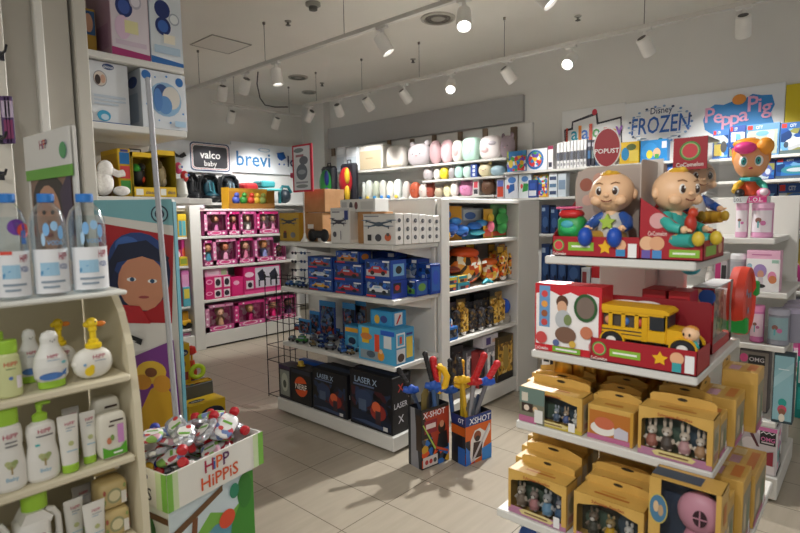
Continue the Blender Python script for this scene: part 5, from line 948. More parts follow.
MB().art([('r', 0, 0, 1, 1, 'cfe0e8'), ('p', [(0, 0), (1, 0), (1, .86), (.7, .76), (.45, .84), (.2, .7), (0, .78)], '7ab84a'), ('p', [(.2, .4), (.6, .5), (.75, .72), (.5, .74), (.3, .68)], '5a9ab0'), ('e', .4, .62, .14, .09, 'd8c8a8'), ('p', [(.62, .4), (1, .4), (1, .97), (.9, .98), (.82, .8), (.7, .68)], '3a8a2a'), ('e', .88, .86, .1, .12, '2f7a2a'), ('p', [(.45, .55), (.62, .62), (.75, .55), (.7, .5), (.5, .48)], '5a9ab0'), ('p', [(0, .84), (.6, .98), (.6, .94), (0, .79)], '6a4a2a'), ('p', [(.12, .3), (.2, .3), (.3, .86), (.24, .86)], '7a4a2a'), ('e', .64, .74, .1, .06, 'd84a2a'), ('e', .5, .6, .09, .06, 'd84a2a'), ('e', .55, .5, .12, .07, 'e8e0e0'), ('e', .74, .9, .06, .05, '2a8a6a'), ('e', .3, .45, .12, .08, 'd8a888'), ('p', [(.0, .1), (.6, .35), (1, .2), (1, 0), (0, 0)], '4a9a2a')], WB, hz, (-W/2+b0*.4, b0*.6-.0006, 0)).build('base_print', t)
MB().art([('r', 0, 0, 1, .6, '4a8a2a'), ('e', .4, .8, .3, .15, '2a6a2a'), ('r', .0, .9, 1, .94, '6a4a2a')], D_-b0*1.6, hz, (-W/2+b0*.4-.0006, D_-b0, 0), (0, -1, 0)).build('side_base_print', t)
# pole rising from the bin
pb = P(178, 428, z=zt+.03); dpt = (pb-Vector((0, 0, CAMZ))).dot(FF); ptop = PD(148, 80, dpt)
Rz = Matrix.Rotation(-rzb, 4, 'Z'); l0 = Rz @ (Vector((pb.x, pb.y, zt-hb+tk))-Vector((ctr.x, ctr.y, 0))); l1 = Rz @ (ptop-Vector((ctr.x, ctr.y, 0)))
MB().cyl(l0, l1, .0095, 'a8aab0', n=14).ell(l1, .0105, 'a8aab0', 10, 8).build('pole', t)
# pouches
PR = []
def pouch_proto(capc, pc, lab, grp):
    r = thing('fruit_pouch', (0, 0, 0), 0, lab, 'pouch', grp)
    m = MB(); m.ell((0, 0, .045), (.033, .012, .048), pc, 14, 10, pw=.6); b = m.build('pouch_body', r)
    MB().art([('e', .5, .5, .42, .36, 'e4e4e2'), ('p', [(.12, .1), (.88, .1), (.88, .36), (.12, .44)], '8ab86a'), ('e', .3, .25, .14, .1, 'c83a3a'), ('e', .66, .25, .14, .1, '6aa83a')]+hipp(.5, .64, .12, .7), .056, .08, (-.028, -.0125, .006)).build('front_print', r)
    MB().art([('e', .5, .45, .4, .3, 'e4e4e2'), ('e', .3, .2, .16, .1, 'c83a3a'), ('r', .2, .5, .8, .62, '6aa83a')], .056, .08, (.028, .0125, .006), (-1, 0, 0)).build('back_print', r)
    MB().lathe([(.006, .09), (.006, .1), (.0145, .1), (.0165, .104), (.0165, .118), (.012, .123)], capc, n=14).build('cap', r); return r
for capc, pc, nm in (('b81c28', 'B:pouch:45', 'red'), ('b81c28', 'FOIL', 'red'), ('e0b820', 'B:pouch:52', 'yellow'), ('2a3aa0', 'B:pouch:38', 'blue')): PR.append(pouch_proto(capc, pc, 'foil fruit pouch with '+nm+' cap, heaped in the white and green bin', nm+' capped pouches in the bin'))
POUCHES = [(-0.004, 0.054, 0.599, 1.955, 0.058, 1.706), (-0.059, 0.201, 0.548, 1.047, -0.286, 5.626), (-0.051, 0.115, 0.620, 1.955, -0.522, 3.163), (-0.129, 0.142, 0.631, 1.257, -0.192, 0.936), (-0.009, 0.158, 0.575, 1.745, -0.277, 2.009), (-0.035, 0.191, 0.735, 1.955, -0.508, 5.864), (0.072, 0.062, 0.602, 1.257, 0.472, 2.510), (0.120, 0.071, 0.649, 1.257, 0.183, 4.299), (-0.001, 0.198, 0.595, 1.047, -0.115, 5.014), (0.056, 0.212, 0.680, 1.257, 0.462, 6.231), (-0.004, 0.026, 0.621, 1.396, 0.364, 2.521), (-0.091, 0.139, 0.688, 1.955, -0.359, 2.545), (0.043, 0.188, 0.595, 1.571, 0.028, 1.622), (-0.034, 0.048, 0.687, 1.047, 0.382, 1.751), (-0.047, 0.099, 0.737, 1.955, 0.106, 5.567), (-0.104, 0.093, 0.553, 1.571, -0.141, 1.105), (-0.092, 0.043, 0.599, 1.955, -0.086, 3.780), (-0.153, 0.133, 0.715, 1.571, -0.018, 2.438), (0.126, 0.128, 0.689, 1.745, 0.315, 0.120), (0.061, 0.234, 0.612, 1.257, 0.025, 1.156), (0.012, 0.124, 0.652, 1.955, -0.400, 2.999), (-0.041, 0.259, 0.685, 1.571, 0.245, 0.288), (-0.143, 0.101, 0.683, 1.955, -0.039, 3.031), (0.041, 0.129, 0.568, 1.396, -0.459, 1.561), (0.132, 0.128, 0.713, 1.745, -0.211, 3.520), (-0.032, 0.082, 0.595, 1.047, 0.022, 5.266), (0.116, 0.141, 0.663, 1.396, 0.318, 2.618), (0.037, 0.033, 0.682, 1.047, -0.442, 2.155), (0.013, 0.231, 0.649, 1.571, 0.158, 0.697), (-0.123, 0.247, 0.565, 1.047, 0.138, 5.894)]
random.seed(11); first = [True]*4
Mb = Matrix.Translation((ctr.x, ctr.y, 0)) @ Matrix.Rotation(rzb, 4, 'Z')
for (x, y, zz_, ax, ay, az) in POUCHES:
    k = random.choices((0, 1, 2, 3), (6, 3.5, 1.2, 1))[0]
    o = PR[k] if first[k] else dup(PR[k], (0, 0, 0)); first[k] = False
    o.location = Mb @ Vector((x, y, zz_)); o.rotation_euler = (Matrix.Rotation(rzb, 3, 'Z') @ Euler((ax, ay, az)).to_matrix()).to_euler()
# ================================================================ NARROW BAY BESIDE THE DOLLS, YELLOW DISPLAY
E0 = PY+.02
carton('toy_box', 'y', E0, 178.5, 187, 214, EZ[0], .2, 'c8a82a', [('r', .1, .05, .45, .7, '3a8aa0'), ('r', .5, .05, .9, .7, '5aa8b0'), ('r', 0, .75, 1, 1, 'd8b82a')], 'yellow and teal box on the top board of the narrow bay')
carton('toy_box', 'y', E0, 173, 182, 238, EZ[1], .15, 'c83a5a', [('e', .5, .7, .4, .25, 'e8d0d8'), ('e', .5, .3, .4, .2, 'd84a6a')], 'red and white toy pack on the second board of the narrow bay', hh=.17)
carton('toy_box', 'y', E0-.02, 180, 188, 257, EZ[1], .15, 'c8b42a', [('r', .1, .2, .9, .8, '8a9a3a')], 'low yellow toy tray on the second board of the narrow bay')
carton('toy_box', 'y', E0+.1, 182, 188, 240, EZ[1], .1, 'd8489a', [('e', .5, .5, .4, .2, 'e86a4a')], 'pink and orange toy box behind the low yellow tray')
carton('doll_box', 'y', E0, 183, 190.5, 271, EZ[2], .15, 'd87ab8', [('r', .1, .2, .9, .9, 'e0a0c8'), ('r', .3, .1, .7, .5, '8a3a8a')], 'tall pink box on the third board of the narrow bay')
carton('toy_box', 'y', E0, 174, 181, 274, EZ[2], .15, 'c8902a', [('r', .2, .1, .8, .8, '7a5a3a')], 'orange brown toy box on the third board of the narrow bay')
carton('toy_box', 'y', E0-.02, 184, 191, 287, EZ[2], .06, '5ab0c0', [('r', .1, .4, .9, .9, 'd8c84a')], 'small turquoise toy pack before the tall pink box')
r, w, h = root_at('toy_truck', 'y', E0, 178, 192, 312, EZ[3], .1, 'yellow toy digger on the fourth board of the narrow bay', 'toy'); MB().box(-w/2, 0, h*.2, w/2, .08, h*.5, 'd8a81c', .008).box(-w*.1, .01, h*.5, w*.35, .07, h, 'c8901c', .006).build('truck_body', r)
for x in (-.3, .3): MB().cyl((x*w, -.004, h*.18), (x*w, .09, h*.18), h*.18, '20201c', n=12).build('wheel', r)
carton('toy_box', 'y', E0, 179, 191, 333, .17, .2, 'a890a0', [('e', .5, .5, .4, .3, 'c86a9a'), ('r', .1, .1, .9, .3, 'd8d0d4')], 'pink grey box at the foot of the narrow bay')
# low plinth with yellow learning toys
yq = 3.5; zq = .27
q0, q1 = P(160, 402, y=yq), P(212, 402, y=yq)
t, S = unit('low_display_plinth', ((q0.x+q1.x)/2, yq+.2), 'low grey display plinth under the yellow toy tray', 'plinth'); S('body', q0.x, yq-.01, 0, q1.x+.01, yq+.4, zq, '5a5a54')
r, w, h = root_at('toy_tray', 'y', yq, 179, 212, 383, zq, .056, 'open yellow tray box with printed toys and a lime ring', 'toy tray')
m = MB(); m.box(-w/2, 0, 0, w/2, .003, h, 'd0a81c'); m.box(-w/2, .053, 0, w/2, .056, h, 'd0a81c'); m.box(-w/2, 0, 0, -w/2+.003, .056, h, 'c89a1c'); m.box(w/2-.003, 0, 0, w/2, .056, h, 'c89a1c'); m.box(-w/2, 0, 0, w/2, .056, .003, 'c89a1c'); m.build('tray', r)
MB().art([('e', .2, .5, .08, .3, '5a4a9a'), ('e', .38, .45, .07, .3, '3a8a8a'), ('e', .55, .4, .09, .35, '8a3a2a'), ('r', .1, .1, .25, .3, 'c83a3a')], w, h, (-w/2, 0, 0)).build('front_print', r)
MB().tube([(.03+.045*cos(a*pi/8), .028, .08+.04*sin(a*pi/8)) for a in range(16)], .016, 'b8d82a', 10, closed=True).build('lime_ring', r)
carton('learning_toy_box', 'y', yq+.06, 178, 191.5, 344, zq+.0, .1, 'd4ae1c', [('e', .45, .78, .42, .09, '1c2c5a'), ('t', 'chicco', .45, .78, .08, 'e8e8e0', .6), ('e', .4, .5, .25, .1, '8a5a3a'), ('r', .1, .1, .8, .3, '9a3a3a')], 'tall yellow toy box with dark oval logo behind the yellow tray')
r, w, h = root_at('stacking_toy', 'y', yq+.1, 191, 200, 346, zq, .08, 'red stacking toy beside the tall yellow box', 'toy'); MB().lathe([(w*.4, 0), (w*.5, h*.2), (w*.3, h*.5), (w*.25, h*.55)], 'd84a2a', (0, .04, 0), 14).build('toy_body', r); MB().lathe([(w*.2, h*.72), (w*.55, h*.78), (w*.4, h*.95), (0, h)], 'd8281c', (0, .04, 0), 14).build('toy_cap', r); MB().cyl((0, .04, h*.5), (0, .04, h*.75), w*.12, 'd8a81c').build('stem', r)
carton('learning_toy_box', 'y', 3.33, 190, 226.5, 402, 0, .145, 'd4b01c', [('e', .62, .5, .34, .3, '14203a'), ('t', 'chicco', .62, .48, .28, 'd8dce0', .56)], 'yellow box with dark oval logo standing on the floor', top=[('e', .35, .5, .22, .2, '14203a'), ('t', 'chicco', .35, .5, .16, 'd8dce0', .36)])
# ================================================================ DRONE / VEHICLE END UNIT (faces -X)
def drone(cx, cy, s, a, col='3a3e44', rot='6a7078'):
    s *= 1.2
    it = [('e', cx, cy, s*.32/a**.5*1, s*.2*a**.5, col)]
    for dx, dy in ((-1, .28), (1, .28), (-.8, -.25), (.8, -.25)):
        it.append(('p', [(cx, cy-.035), (cx+dx*s, cy+dy*s*a-.018), (cx+dx*s, cy+dy*s*a+.018), (cx, cy+.045)], col)); it.append(('e', cx+dx*s, cy+dy*s*a+.03, s*.42, .016, rot)); it.append(('r', cx+dx*s-.015, cy+dy*s*a-.06, cx+dx*s+.015, cy+dy*s*a+.03, col))
    return it
z = 1.25; X0 = GX+.015
t = thing('price_sign', (X0, P(305, 243, x=X0).y, z+.0015), FX, 'red framed notice board on a thin white pole before the cardboard cartons', 'sign')
a, b = P(296.5, 168, x=X0), P(316.5, 168, x=X0); sw = (a-b).length; s0 = P(306, 192, x=X0).z-z; s1 = P(306, 144, x=X0).z-z
MB().lathe([(.035, 0), (.03, .006), (.012, .03), (.006, .06)], 'e4e4e0', n=18).build('cone_base', t); MB().cyl((0, 0, .05), (0, 0, s0+.02), .0045, 'd8d8d4').build('pole', t)
MB().box(-sw/2, -.006, s0, sw/2, .006, s1, 'c01c38', .003).build('frame', t)
MB().art([('r', .09, .04, .91, .96, 'd8dade'), ('e', .35, .88, .25, .05, '7a8488'), ('r', .2, .74, .6, .79, 'a0707a'), ('e', .6, .66, .22, .09, '6a6e78'), ('e', .5, .42, .28, .17, '6a707a'), ('e', .5, .42, .2, .05, '9aa0aa'), ('r', .2, .18, .8, .22, '9a9aa2'), ('e', .5, .12, .3, .04, '8a9090')], sw, s1-s0, (-sw/2, -.0065, s0)).build('notice_print', t)
MB().box(-sw/2-.03, -.004, s0+.1, -sw/2, .004, s0+.135, 'b83a5a', .003).build('side_tag', t)
carton('drone_box', 'x', X0+.03, 280, 299.5, 213, z, .09, 'b8902a', [('r', .03, .03, .97, .97, 'c09a34')]+drone(.5, .68, .3, .8)+[('r', .22, .1, .4, .3, '4a3a34'), ('e', .72, .22, .13, .1, '7a7a7a'), ('r', .25, .3, .38, .36, '8a2a2a')], 'yellow drone box at the end of the top row')
q = root_at('cardboard_carton', 'x', X0+.07, 301, 323, 213, z, .2, 'open brown cardboard carton under the other carton with a black gadget before it', 'carton'); r, w, h = q
carton_parts(r, w, .2, h, 'CARD', [], bev=.003)
MB().box(-w*.15, -.002, h*.45, w*.1, 0, h*.6, 'e4e0d8').build('paper_label', r)
q = root_at('cardboard_carton', 'x', X0+.08, 303, 325, 190, z+h+.003, .18, 'brown cardboard carton stacked on top of the other carton', 'carton'); r2, w2, h2 = q; carton_parts(r2, w2, .18, P(315, 190, x=X0+.08).z-z-h, 'CARD', [], bev=.003)
m = MB()
r, w, h = root_at('toy_controller', 'x', X0+.03, 306, 328, 229, z, .03, 'black game controller leaning before the brown carton', 'controller'); MB().ell((-w*.28, .015, h*.5), (w*.2, .012, h*.5), '14161a', 12, 8).ell((w*.28, .015, h*.5), (w*.2, .012, h*.5), '14161a', 12, 8).box(-w*.3, .005, h*.3, w*.3, .025, h*.85, '1a1c22', .004).build('controller_body', r)
r, w, h = root_at('small_carton', 'x', X0+.05, 318, 326, 231, z, .03, 'small white paper tag standing by the black controller', 'tag'); MB().box(-w/2, 0, 0, w/2, .006, h, 'd8d4cc').build('tag_card', r)
carton('drone_box', 'x', X0+.0, 331, 350, 208, z, .1, 'dcdcd8', [('r', .03, .9, .97, .98, 'c8c8c8'), ('r', .1, .86, .5, .9, '8a8a90')]+drone(.45, .6, .3, .7, '3a3a44', '5a5a66')+[('e', .25, .25, .1, .08, '5a5a60'), ('r', .55, .1, .6, .35, '8a8a90'), ('r', .78, .66, .97, .92, '3a4a8a')], 'white drone box with blue corner sticker in the middle of the top row', right=[('r', .1, .1, .9, .9, 'c8c8c4')])
carton('cardboard_carton', 'x', X0+.04, 358, 372, 212, z, .2, 'CARD', [], 'narrow brown carton between the two white drone boxes', 'carton')
r, w, h = root_at('flat_drone_box', 'x', X0+.05, 341, 376, 199, z, .13, 'flat white box lying across the narrow brown carton', 'box'); hc = P(365, 212, x=X0+.04).z-z; r.location.z = z+hc+.001
hf = P(360, 199, x=X0+.05).z-r.location.z; carton_parts(r, w, .12, max(.03, hf), 'd6d6d2', [('e', .32, .5, .05, .3, '4a4a52'), ('e', .47, .5, .05, .3, '6a3a3a'), ('r', .05, .2, .2, .8, 'b8b8b8'), ('r', .6, .2, .95, .8, 'c4c4c0')])
rb = carton('drone_box', 'x', X0-.005, 363.5, 395.5, 214, z, .07, 'dedcd8', [('r', .03, .9, .5, .94, '8a8a90'), ('r', 0, .95, 1, 1, 'c8c8c4')]+drone(.5, .66, .33, .9, '4a5a68', '6a8098')+[('r', .16, .12, .28, .32, '2a2a2e'), ('e', .5, .22, .1, .12, '4a4a52'), ('e', .8, .24, .1, .12, 'c8603a'), ('r', .76, .28, .84, .38, '4a4a4a')], 'white drone box at the front corner, its picture facing the aisle', right=[('r', 0, 0, .04, 1, 'b8b8b4')]+[('e', .5, v, .2, .07, '4a4e54') for v in (.22, .5, .78)])
yc = P(395.5, 246, x=X0-.005).y; hbx = P(380, 214, x=X0-.005).z-z
for i in range(5):
    x = X0+.072+.07*i; t = thing('drone_box', (x, yc+.09, z+.0015), FX, NTH[i+1].capitalize()+' white box in the file behind the corner drone box', 'box', 'file of white drone boxes')
    carton_parts(t, .18, .067, hbx-.004*i, 'dcdad6', [], right=[('e', .5, v, .22, .075, '4a4e54') for v in (.22, .5, .78)]+[('e', .55, v, .1, .04, '8a8a90') for v in (.22, .5, .78)])
# second board: blue vehicle boxes
z = .925; X0 = GX+.02
def car_art(c1, c2='20242c', bg='3a6ab8'): return [('r', 0, 0, 1, 1, '16408e'), ('r', .06, .18, .94, .86, bg), ('r', .06, .5, .94, .86, 'B:navy:40'), ('p', [(.14, .34), (.86, .34), (.86, .5), (.7, .52), (.6, .68), (.3, .68), (.22, .5), (.14, .48)], c1), ('e', .3, .34, .08, .11, c2), ('e', .72, .34, .08, .11, c2), ('r', .34, .54, .56, .64, '9ab8d0'), ('r', .04, .04, .4, .14, 'd83a2e'), ('r', .7, .88, .96, .97, 'e8e8e8')]
def vbox(u0, u1, vt, zz_, d, lab, c1, bg='3a6ab8', dx=0, hh=None, right=None):
    r, w, h = root_at('toy_vehicle_box', 'x', X0+dx, u0, u1, vt, zz_, d, lab, 'box', 'blue toy vehicle boxes'); h = hh or h
    carton_parts(r, w, d, h, '12348a', car_art(c1, bg=bg), right=right or [('r', .1, .1, .9, .9, '2a5aa8'), ('e', .5, .55, .3, .25, c1)], top=[('r', .1, .1, .9, .9, '1c4a9a')]); return r, h
def at_v(u, v, dx=0): return P(u, v, x=X0+dx).z
zA = [z, at_v(320, 279.5), at_v(320, 268.5), at_v(320, 257)]
vbox(309, 333, 279.5, zA[0], .12, 'blue box with yellow truck at the bottom of the first stack', 'd8a02a', hh=zA[1]-zA[0]-.001)
vbox(308, 333, 268.5, zA[1], .11, 'blue box with white van in the middle of the first stack', 'd0d4d8', hh=zA[2]-zA[1]-.001)
vbox(308, 332, 257, zA[2], .11, 'blue box with red truck on top of the first stack', 'b83a2a', bg='5a6a7a', hh=zA[3]-zA[2]-.001)
zB = [z, at_v(349, 281.5), at_v(349, 264), at_v(349, 262), at_v(349, 251.5)]
vbox(335, 363, 281.5, zB[0], .13, 'blue box with red racing cars at the bottom of the second stack', 'b82a34', '3a3a6a', hh=zB[1]-zB[0]-.001)
vbox(334, 363, 264, zB[1], .13, 'blue box with red robot car in the middle of the second stack', 'a83a3a', '2a3a5a', hh=zB[2]-zB[1]-.001)
vbox(336, 359, 249, zB[2], .11, 'blue box with long orange truck on top of the second stack', 'c87a2a', '8a7a5a', dx=.01, hh=zB[4]-zB[2]-.001)
zC = [z, at_v(378, 280), at_v(378, 260)]
r, h = vbox(366, 392, 280, zC[0], .14, 'blue box with white plane on the bottom of the third stack', 'd8dce0', '3a4a5a', hh=zC[1]-zC[0]-.001, right=[('r', .0, .0, 1, 1, '1c3a9a'), ('r', .1, .3, .6, .85, '2a2a34'), ('e', .35, .6, .15, .15, 'b83a3a')])
vbox(365, 391, 260, zC[1], .14, 'blue box with red and white racer on top of the third stack', 'c03a34', 'b8bcc0', hh=zC[2]-zC[1]-.001, right=[('r', 0, 0, 1, 1, '1c4aa8'), ('r', .15, .2, .85, .8, '7ab0d8'), ('e', .5, .5, .2, .2, '2a2a2a')])
vbox(397, 416, 264, z, .12, 'blue box with green lawn picture behind the third stack', '6a9a4a', '4a8a3a', dx=.16, hh=.10)
vbox(400, 418, 248, z, .12, 'upright blue box with pale window behind the third stack', 'c8d0d8', '2a4a9a', dx=.285, hh=.22)
vbox(418, 431, 253, z, .1, 'tall blue box beside the upright shelf post', '2a4ab0', '2a50b8', dx=.29, hh=.19)
vbox(373, 396, 250, z, .12, 'dark blue box at the back above the third stack', '1c3a8a', '163078', dx=.24, hh=.26)
r, w, h = root_at('toy_vehicle_box', 'y', 2.13, 412, 433, 285, z, .08, 'low blue box with yellow digger at the board end', 'box', 'blue toy vehicle boxes'); carton_parts(r, w, .07, h, '1430a0', [('r', .05, .08, .8, .8, '9a8a5a'), ('p', [(.1, .3), (.6, .3), (.6, .6), (.4, .75), (.1, .6)], 'd8a01c'), ('e', .22, .26, .09, .14, '1c1c1c'), ('e', .5, .26, .09, .14, '1c1c1c'), ('r', .05, .84, .8, .97, '2a50c0')])
# hanging glasses and pegboard strip
pg = thing('peg_strip', (2.74, P(296, 270, x=2.3).y-.02, .94), FX, 'white perforated strip at the far side of the second board', 'peg strip'); m = MB(); m.box(-.05, 0, 0, .05, .006, .27, 'd8d6d0'); 
for k in range(10): m.box(-.03, -.001, .02+.026*k, -.022, 0, .032+.026*k, '4a4a4a'); m.box(.02, -.001, .02+.026*k, .028, 0, .032+.026*k, '4a4a4a')
m.build('strip_board', pg)
for i in range(8):
    u = 294+(i % 2)*9; v = 253+(i//2)*8.5; q = P(u, v, x=2.36); t = thing('toy_sunglasses', q, FX, NTH[i//2+1].capitalize()+' pair down of '+('dark' if i % 2 == 0 else 'blue')+' toy sunglasses hanging by the peg strip', 'sunglasses', 'toy sunglasses'); c1 = '1c2030' if i % 2 == 0 else '24406a'
    MB().ell((-.018, 0, 0), (.015, .004, .011), c1, 10, 7).ell((.018, 0, 0), (.015, .004, .011), c1, 10, 7).build('lenses', t); MB().tube([(-.034, .04, 0), (-.033, 0, .004), (-.006, -.002, .004), (.006, -.002, .004), (.033, 0, .004), (.034, .04, 0)], .0022, '5a2a34' if i % 3 == 0 else c1, 6).build('frame', t)
# toy vehicles: one kind with parts, copied
def vehicle_proto(body, cab):
    t = thing('toy_car', (0, 0, 0), FX, 'x', 'toy car')
    m = MB(); m.box(-.035, 0, .008, .035, .035, .024, body, .004); m.box(-.018, .003, .024, .022, .032, .04, body, .006); m.build('car_body', t)
    MB().box(-.014, -.0005, .026, .018, .0355, .036, cab, .002).build('windows', t)
    for x in (-.021, .021):
        for y in (-.002, .029): MB().cyl((x, y, .009), (x, y+.008, .009), .0095, '101012', n=10).build('wheel', t)
    return t
cols = (('1c3a78', 'navy'), ('2a5a9a', 'blue'), ('5a5a64', 'grey'), ('24506a', 'teal blue'), ('7a6a4a', 'sand'), ('3a7a3a', 'green'))
vp = [vehicle_proto(c, '8aa0b0') for c, _ in cols]; used = set()
def place_car(x, y, zz_, k, lab, rz=FX, sc=1.0):
    o = vp[k] if k not in used else dup(vp[k], (0, 0, 0)); used.add(k); o.location = (x, y, zz_+.003); o.rotation_euler = (0, 0, rz); o.scale = (sc,)*3; o['label'] = lab; o['group'] = 'small toy cars on the drone unit'
for i in range(4):
    q = P(290+5.5*i, 288, x=GX+.03); place_car(GX+.03+.02*(i % 2), P(288+6*i, 292, x=GX+.03).y, .925, (1, 3, 0, 2)[i], NTH[i+1].capitalize()+' small '+cols[(1, 3, 0, 2)[i]][1]+' toy car in the row beside the first blue stack')
z = .525
seq = [2, 5, 4, 0, 2, 1, 4, 3, 2, 0, 4, 1, 0, 3, 1, 0, 2, 1, 3, 0, 1]
for i in range(21):
    row, col_ = i//7, i % 7; x = GX+.03+.085*row; y = P(291+9.6*col_, 340, x=GX+.03).y-.01*row
    place_car(x, y, z, seq[i], NTH[col_+1].capitalize()+' '+cols[seq[i]][1]+' toy car in the '+('front', 'middle', 'back')[row]+' row of the third board', FX+.5*math.sin(i*2.1), 1.0+.25*math.sin(i*1.7))
X0 = GX+.02
for (u0, u1, vt, dx, c1, lab) in ((317, 333, 302, .24, '173a88', 'tall blue blister pack standing behind the toy cars'), (340, 353, 304, .22, '142a5a', 'tall dark blue blister pack behind the toy cars'), (296, 308, 320, .2, '2a6aa0', 'light blue toy pack behind the first toy cars'), (307, 317, 312, .27, '2a62a8', 'mid blue toy pack beside the tall blue blister'), (353, 364, 300, .26, '6a4a34', 'brown toy pack between blister and playset boxes')):
    r, w, h = root_at('toy_blister_pack', 'x', X0+dx, u0, u1, vt, z, .04, lab, 'toy pack'); MB().box(-w/2, .03, 0, w/2, .034, h, c1).art([('r', .1, .1, .9, .9, 'B:wire:40'), ('r', 0, .85, 1, 1, '3a8ac8')], w, h, (-w/2, .03, 0)).build('backing_card', r); MB().ell((0, .018, h*.4), (w*.36, .016, h*.33), 'B:wire:55', 12, 8).build('blister', r)
SM = lambda bgc: [('r', 0, 0, 1, 1, bgc), ('r', .05, .05, .6, .3, '8a98a0'), ('r', .1, .5, .3, .95, 'd8b02a'), ('e', .22, .7, .16, .1, 'c87a3a'), ('r', .45, .3, .58, .8, 'd84a2a'), ('r', .7, .45, .9, .8, 'd8dce0'), ('e', .62, .2, .09, .14, 'd8902a'), ('e', .62, .33, .05, .07, 'e0b890'), ('r', .62, .82, .98, .95, '2a5ac0'), ('e', .35, .2, .12, .1, '4a5a6a')]
r, w, h = root_at('playset_box', 'x', X0, 359, 396, 328, z, .2, 'large light blue toy playset box at the corner of the third board', 'playset'); hbig = h
carton_parts(r, w, .17, h, '3a9ac8', SM('4aa4d0'), right=[('r', 0, 0, 1, 1, '4a9ac8'), ('r', .04, .5, .5, .9, 'e0e4e8'), ('r', .1, .55, .44, .85, '5ab0d8'), ('r', .04, .05, .5, .45, 'd8dce0'), ('e', .27, .2, .18, .12, '4a3a34'), ('r', .56, .15, .9, .75, 'd8c04a'), ('r', .56, .8, .9, .86, '3a3a8a'), ('r', .2, .6, .32, .8, 'd84a3a')])
r, w, h = root_at('playset_box', 'x', X0+.06, 371, 394, 311, z, .12, 'smaller light blue playset box lying on the large one', 'playset'); r.location.z = z+hbig+.001; hs = P(382, 311, x=X0+.06).z-z-hbig
carton_parts(r, w, .12, hs, '2a8ac0', [('r', .05, .1, .95, .9, '3a98c8'), ('e', .3, .4, .12, .3, 'd8a83a'), ('e', .6, .45, .15, .25, '3a4a8a')], right=[('r', .1, .1, .7, .9, 'd8d8d8'), ('p', [(.2, .2), (.5, .8), (.6, .7), (.3, .15)], 'c02a2a')])
r, w, h = root_at('playset_box', 'x', X0+.1, 345, 360, 325, z, .08, 'light blue playset box with yellow crane beside the large one', 'playset'); carton_parts(r, w, .08, h*.95, '3a90c0', [('r', .05, .75, .9, .92, 'd89a2a'), ('r', .2, .1, .8, .6, '5ab0d0'), ('e', .5, .4, .25, .15, '20304a')])
# plinth: black toy gun boxes
z = .11; X0 = 2.275
def laser(name, u0, u1, vt, lab, dx=0): 
    r, w, h = root_at(name, 'x', X0+dx, u0, u1, vt, z, .16, lab, 'box', 'black toy gun boxes')
    carton_parts(r, w, .15, h, '0e0e14', [('r', .02, .03, .98, .97, '101018'), ('r', .04, .05, .96, .7, 'B:laser:22'), ('p', [(.05, .05), (.95, .05), (.95, .2), (.05, .3)], '142036'), ('e', .34, .52, .2, .16, '2a3a5a'), ('r', .22, .3, .4, .5, '4a5a74'), ('e', .68, .34, .18, .15, '8a2a24'), ('e', .64, .42, .1, .1, 'd0603a'), ('r', .62, .12, .74, .36, '3a2a30'), ('t', 'LASER X', .4, .85, .11, '9ab0c8', .72), ('r', .1, .74, .6, .77, '5a6a8a'), ('p', [(.05, .1), (.5, .06), (.9, .04), (.9, .1), (.4, .14)], '3a4a6a'), ('r', .8, .05, .9, .12, 'c8c8c8')], right=[('r', .05, .02, .95, .98, '14141c'), ('t', 'X', .5, .8, .14, 'c83a34', .6), ('t', 'LASER', .5, .5, .1, 'd8d8e0', .8), ('t', 'X', .5, .25, .14, 'd8d8e0', .6)], top=[('r', .05, .3, .95, .7, '3a4458')]); return r
laser('toy_gun_box', 313, 347.5, 372, 'black toy laser box beside the orange disc box')
laser('toy_gun_box', 350.5, 393, 374, 'larger black toy laser box at the plinth corner')
r = laser('toy_gun_box', 356, 396, 371, 'black toy laser box standing behind the corner one', .17)
r = laser('toy_gun_box', 318, 350, 371, 'black toy laser box standing behind the orange disc side', .17)
carton('toy_gun_box', 'x', X0, 291.5, 312, 370, z, .12, '12141a', [('c', .5, .5, .072, 'd8501c'), ('p', [(.0, .35), (1, .48), (1, .66), (0, .52)], '0e0e12'), ('t', 'NERF', .5, .5, .16, 'e8e0d8', .85, .05), ('r', .05, .86, .95, .97, '2a3040')], 'black box with orange disc and slanted lettering', group='black toy gun boxes')
carton('figure_box', 'x', X0, 280, 291, 366, z, .12, '2a2a34', [('r', .08, .1, .92, .86, '8a9088'), ('e', .5, .5, .3, .28, 'b8bcae'), ('e', .5, .45, .15, .12, '4a5048'), ('r', 0, .9, 1, 1, '3a2a4a')], 'grey creature box at the far end of the plinth')
r, w, h = root_at('toy_robot', 'x', X0+.03, 293, 305, 362, z, .08, 'yellow toy robot sitting on the black boxes', 'toy'); hh = P(300, 371, x=X0+.03).z-z+.003; r.location.z = z+hh; s = .04
MB().box(-.03, .01, 0, .03, .05, .03, 'c8a83a', .006).box(-.018, .012, .03, .018, .045, .06, 'd8b84a', .006).box(.0, .0, .03, .05, .02, .045, 'c8a83a', .004).build('robot_body', r)
carton('toy_blister_pack', 'x', X0+.14, 300, 322, 362, z, .05, '1c4a98', [('r', .1, .1, .9, .9, 'B:wire:40')], 'blue toy pack rising behind the orange disc box', 'toy pack')
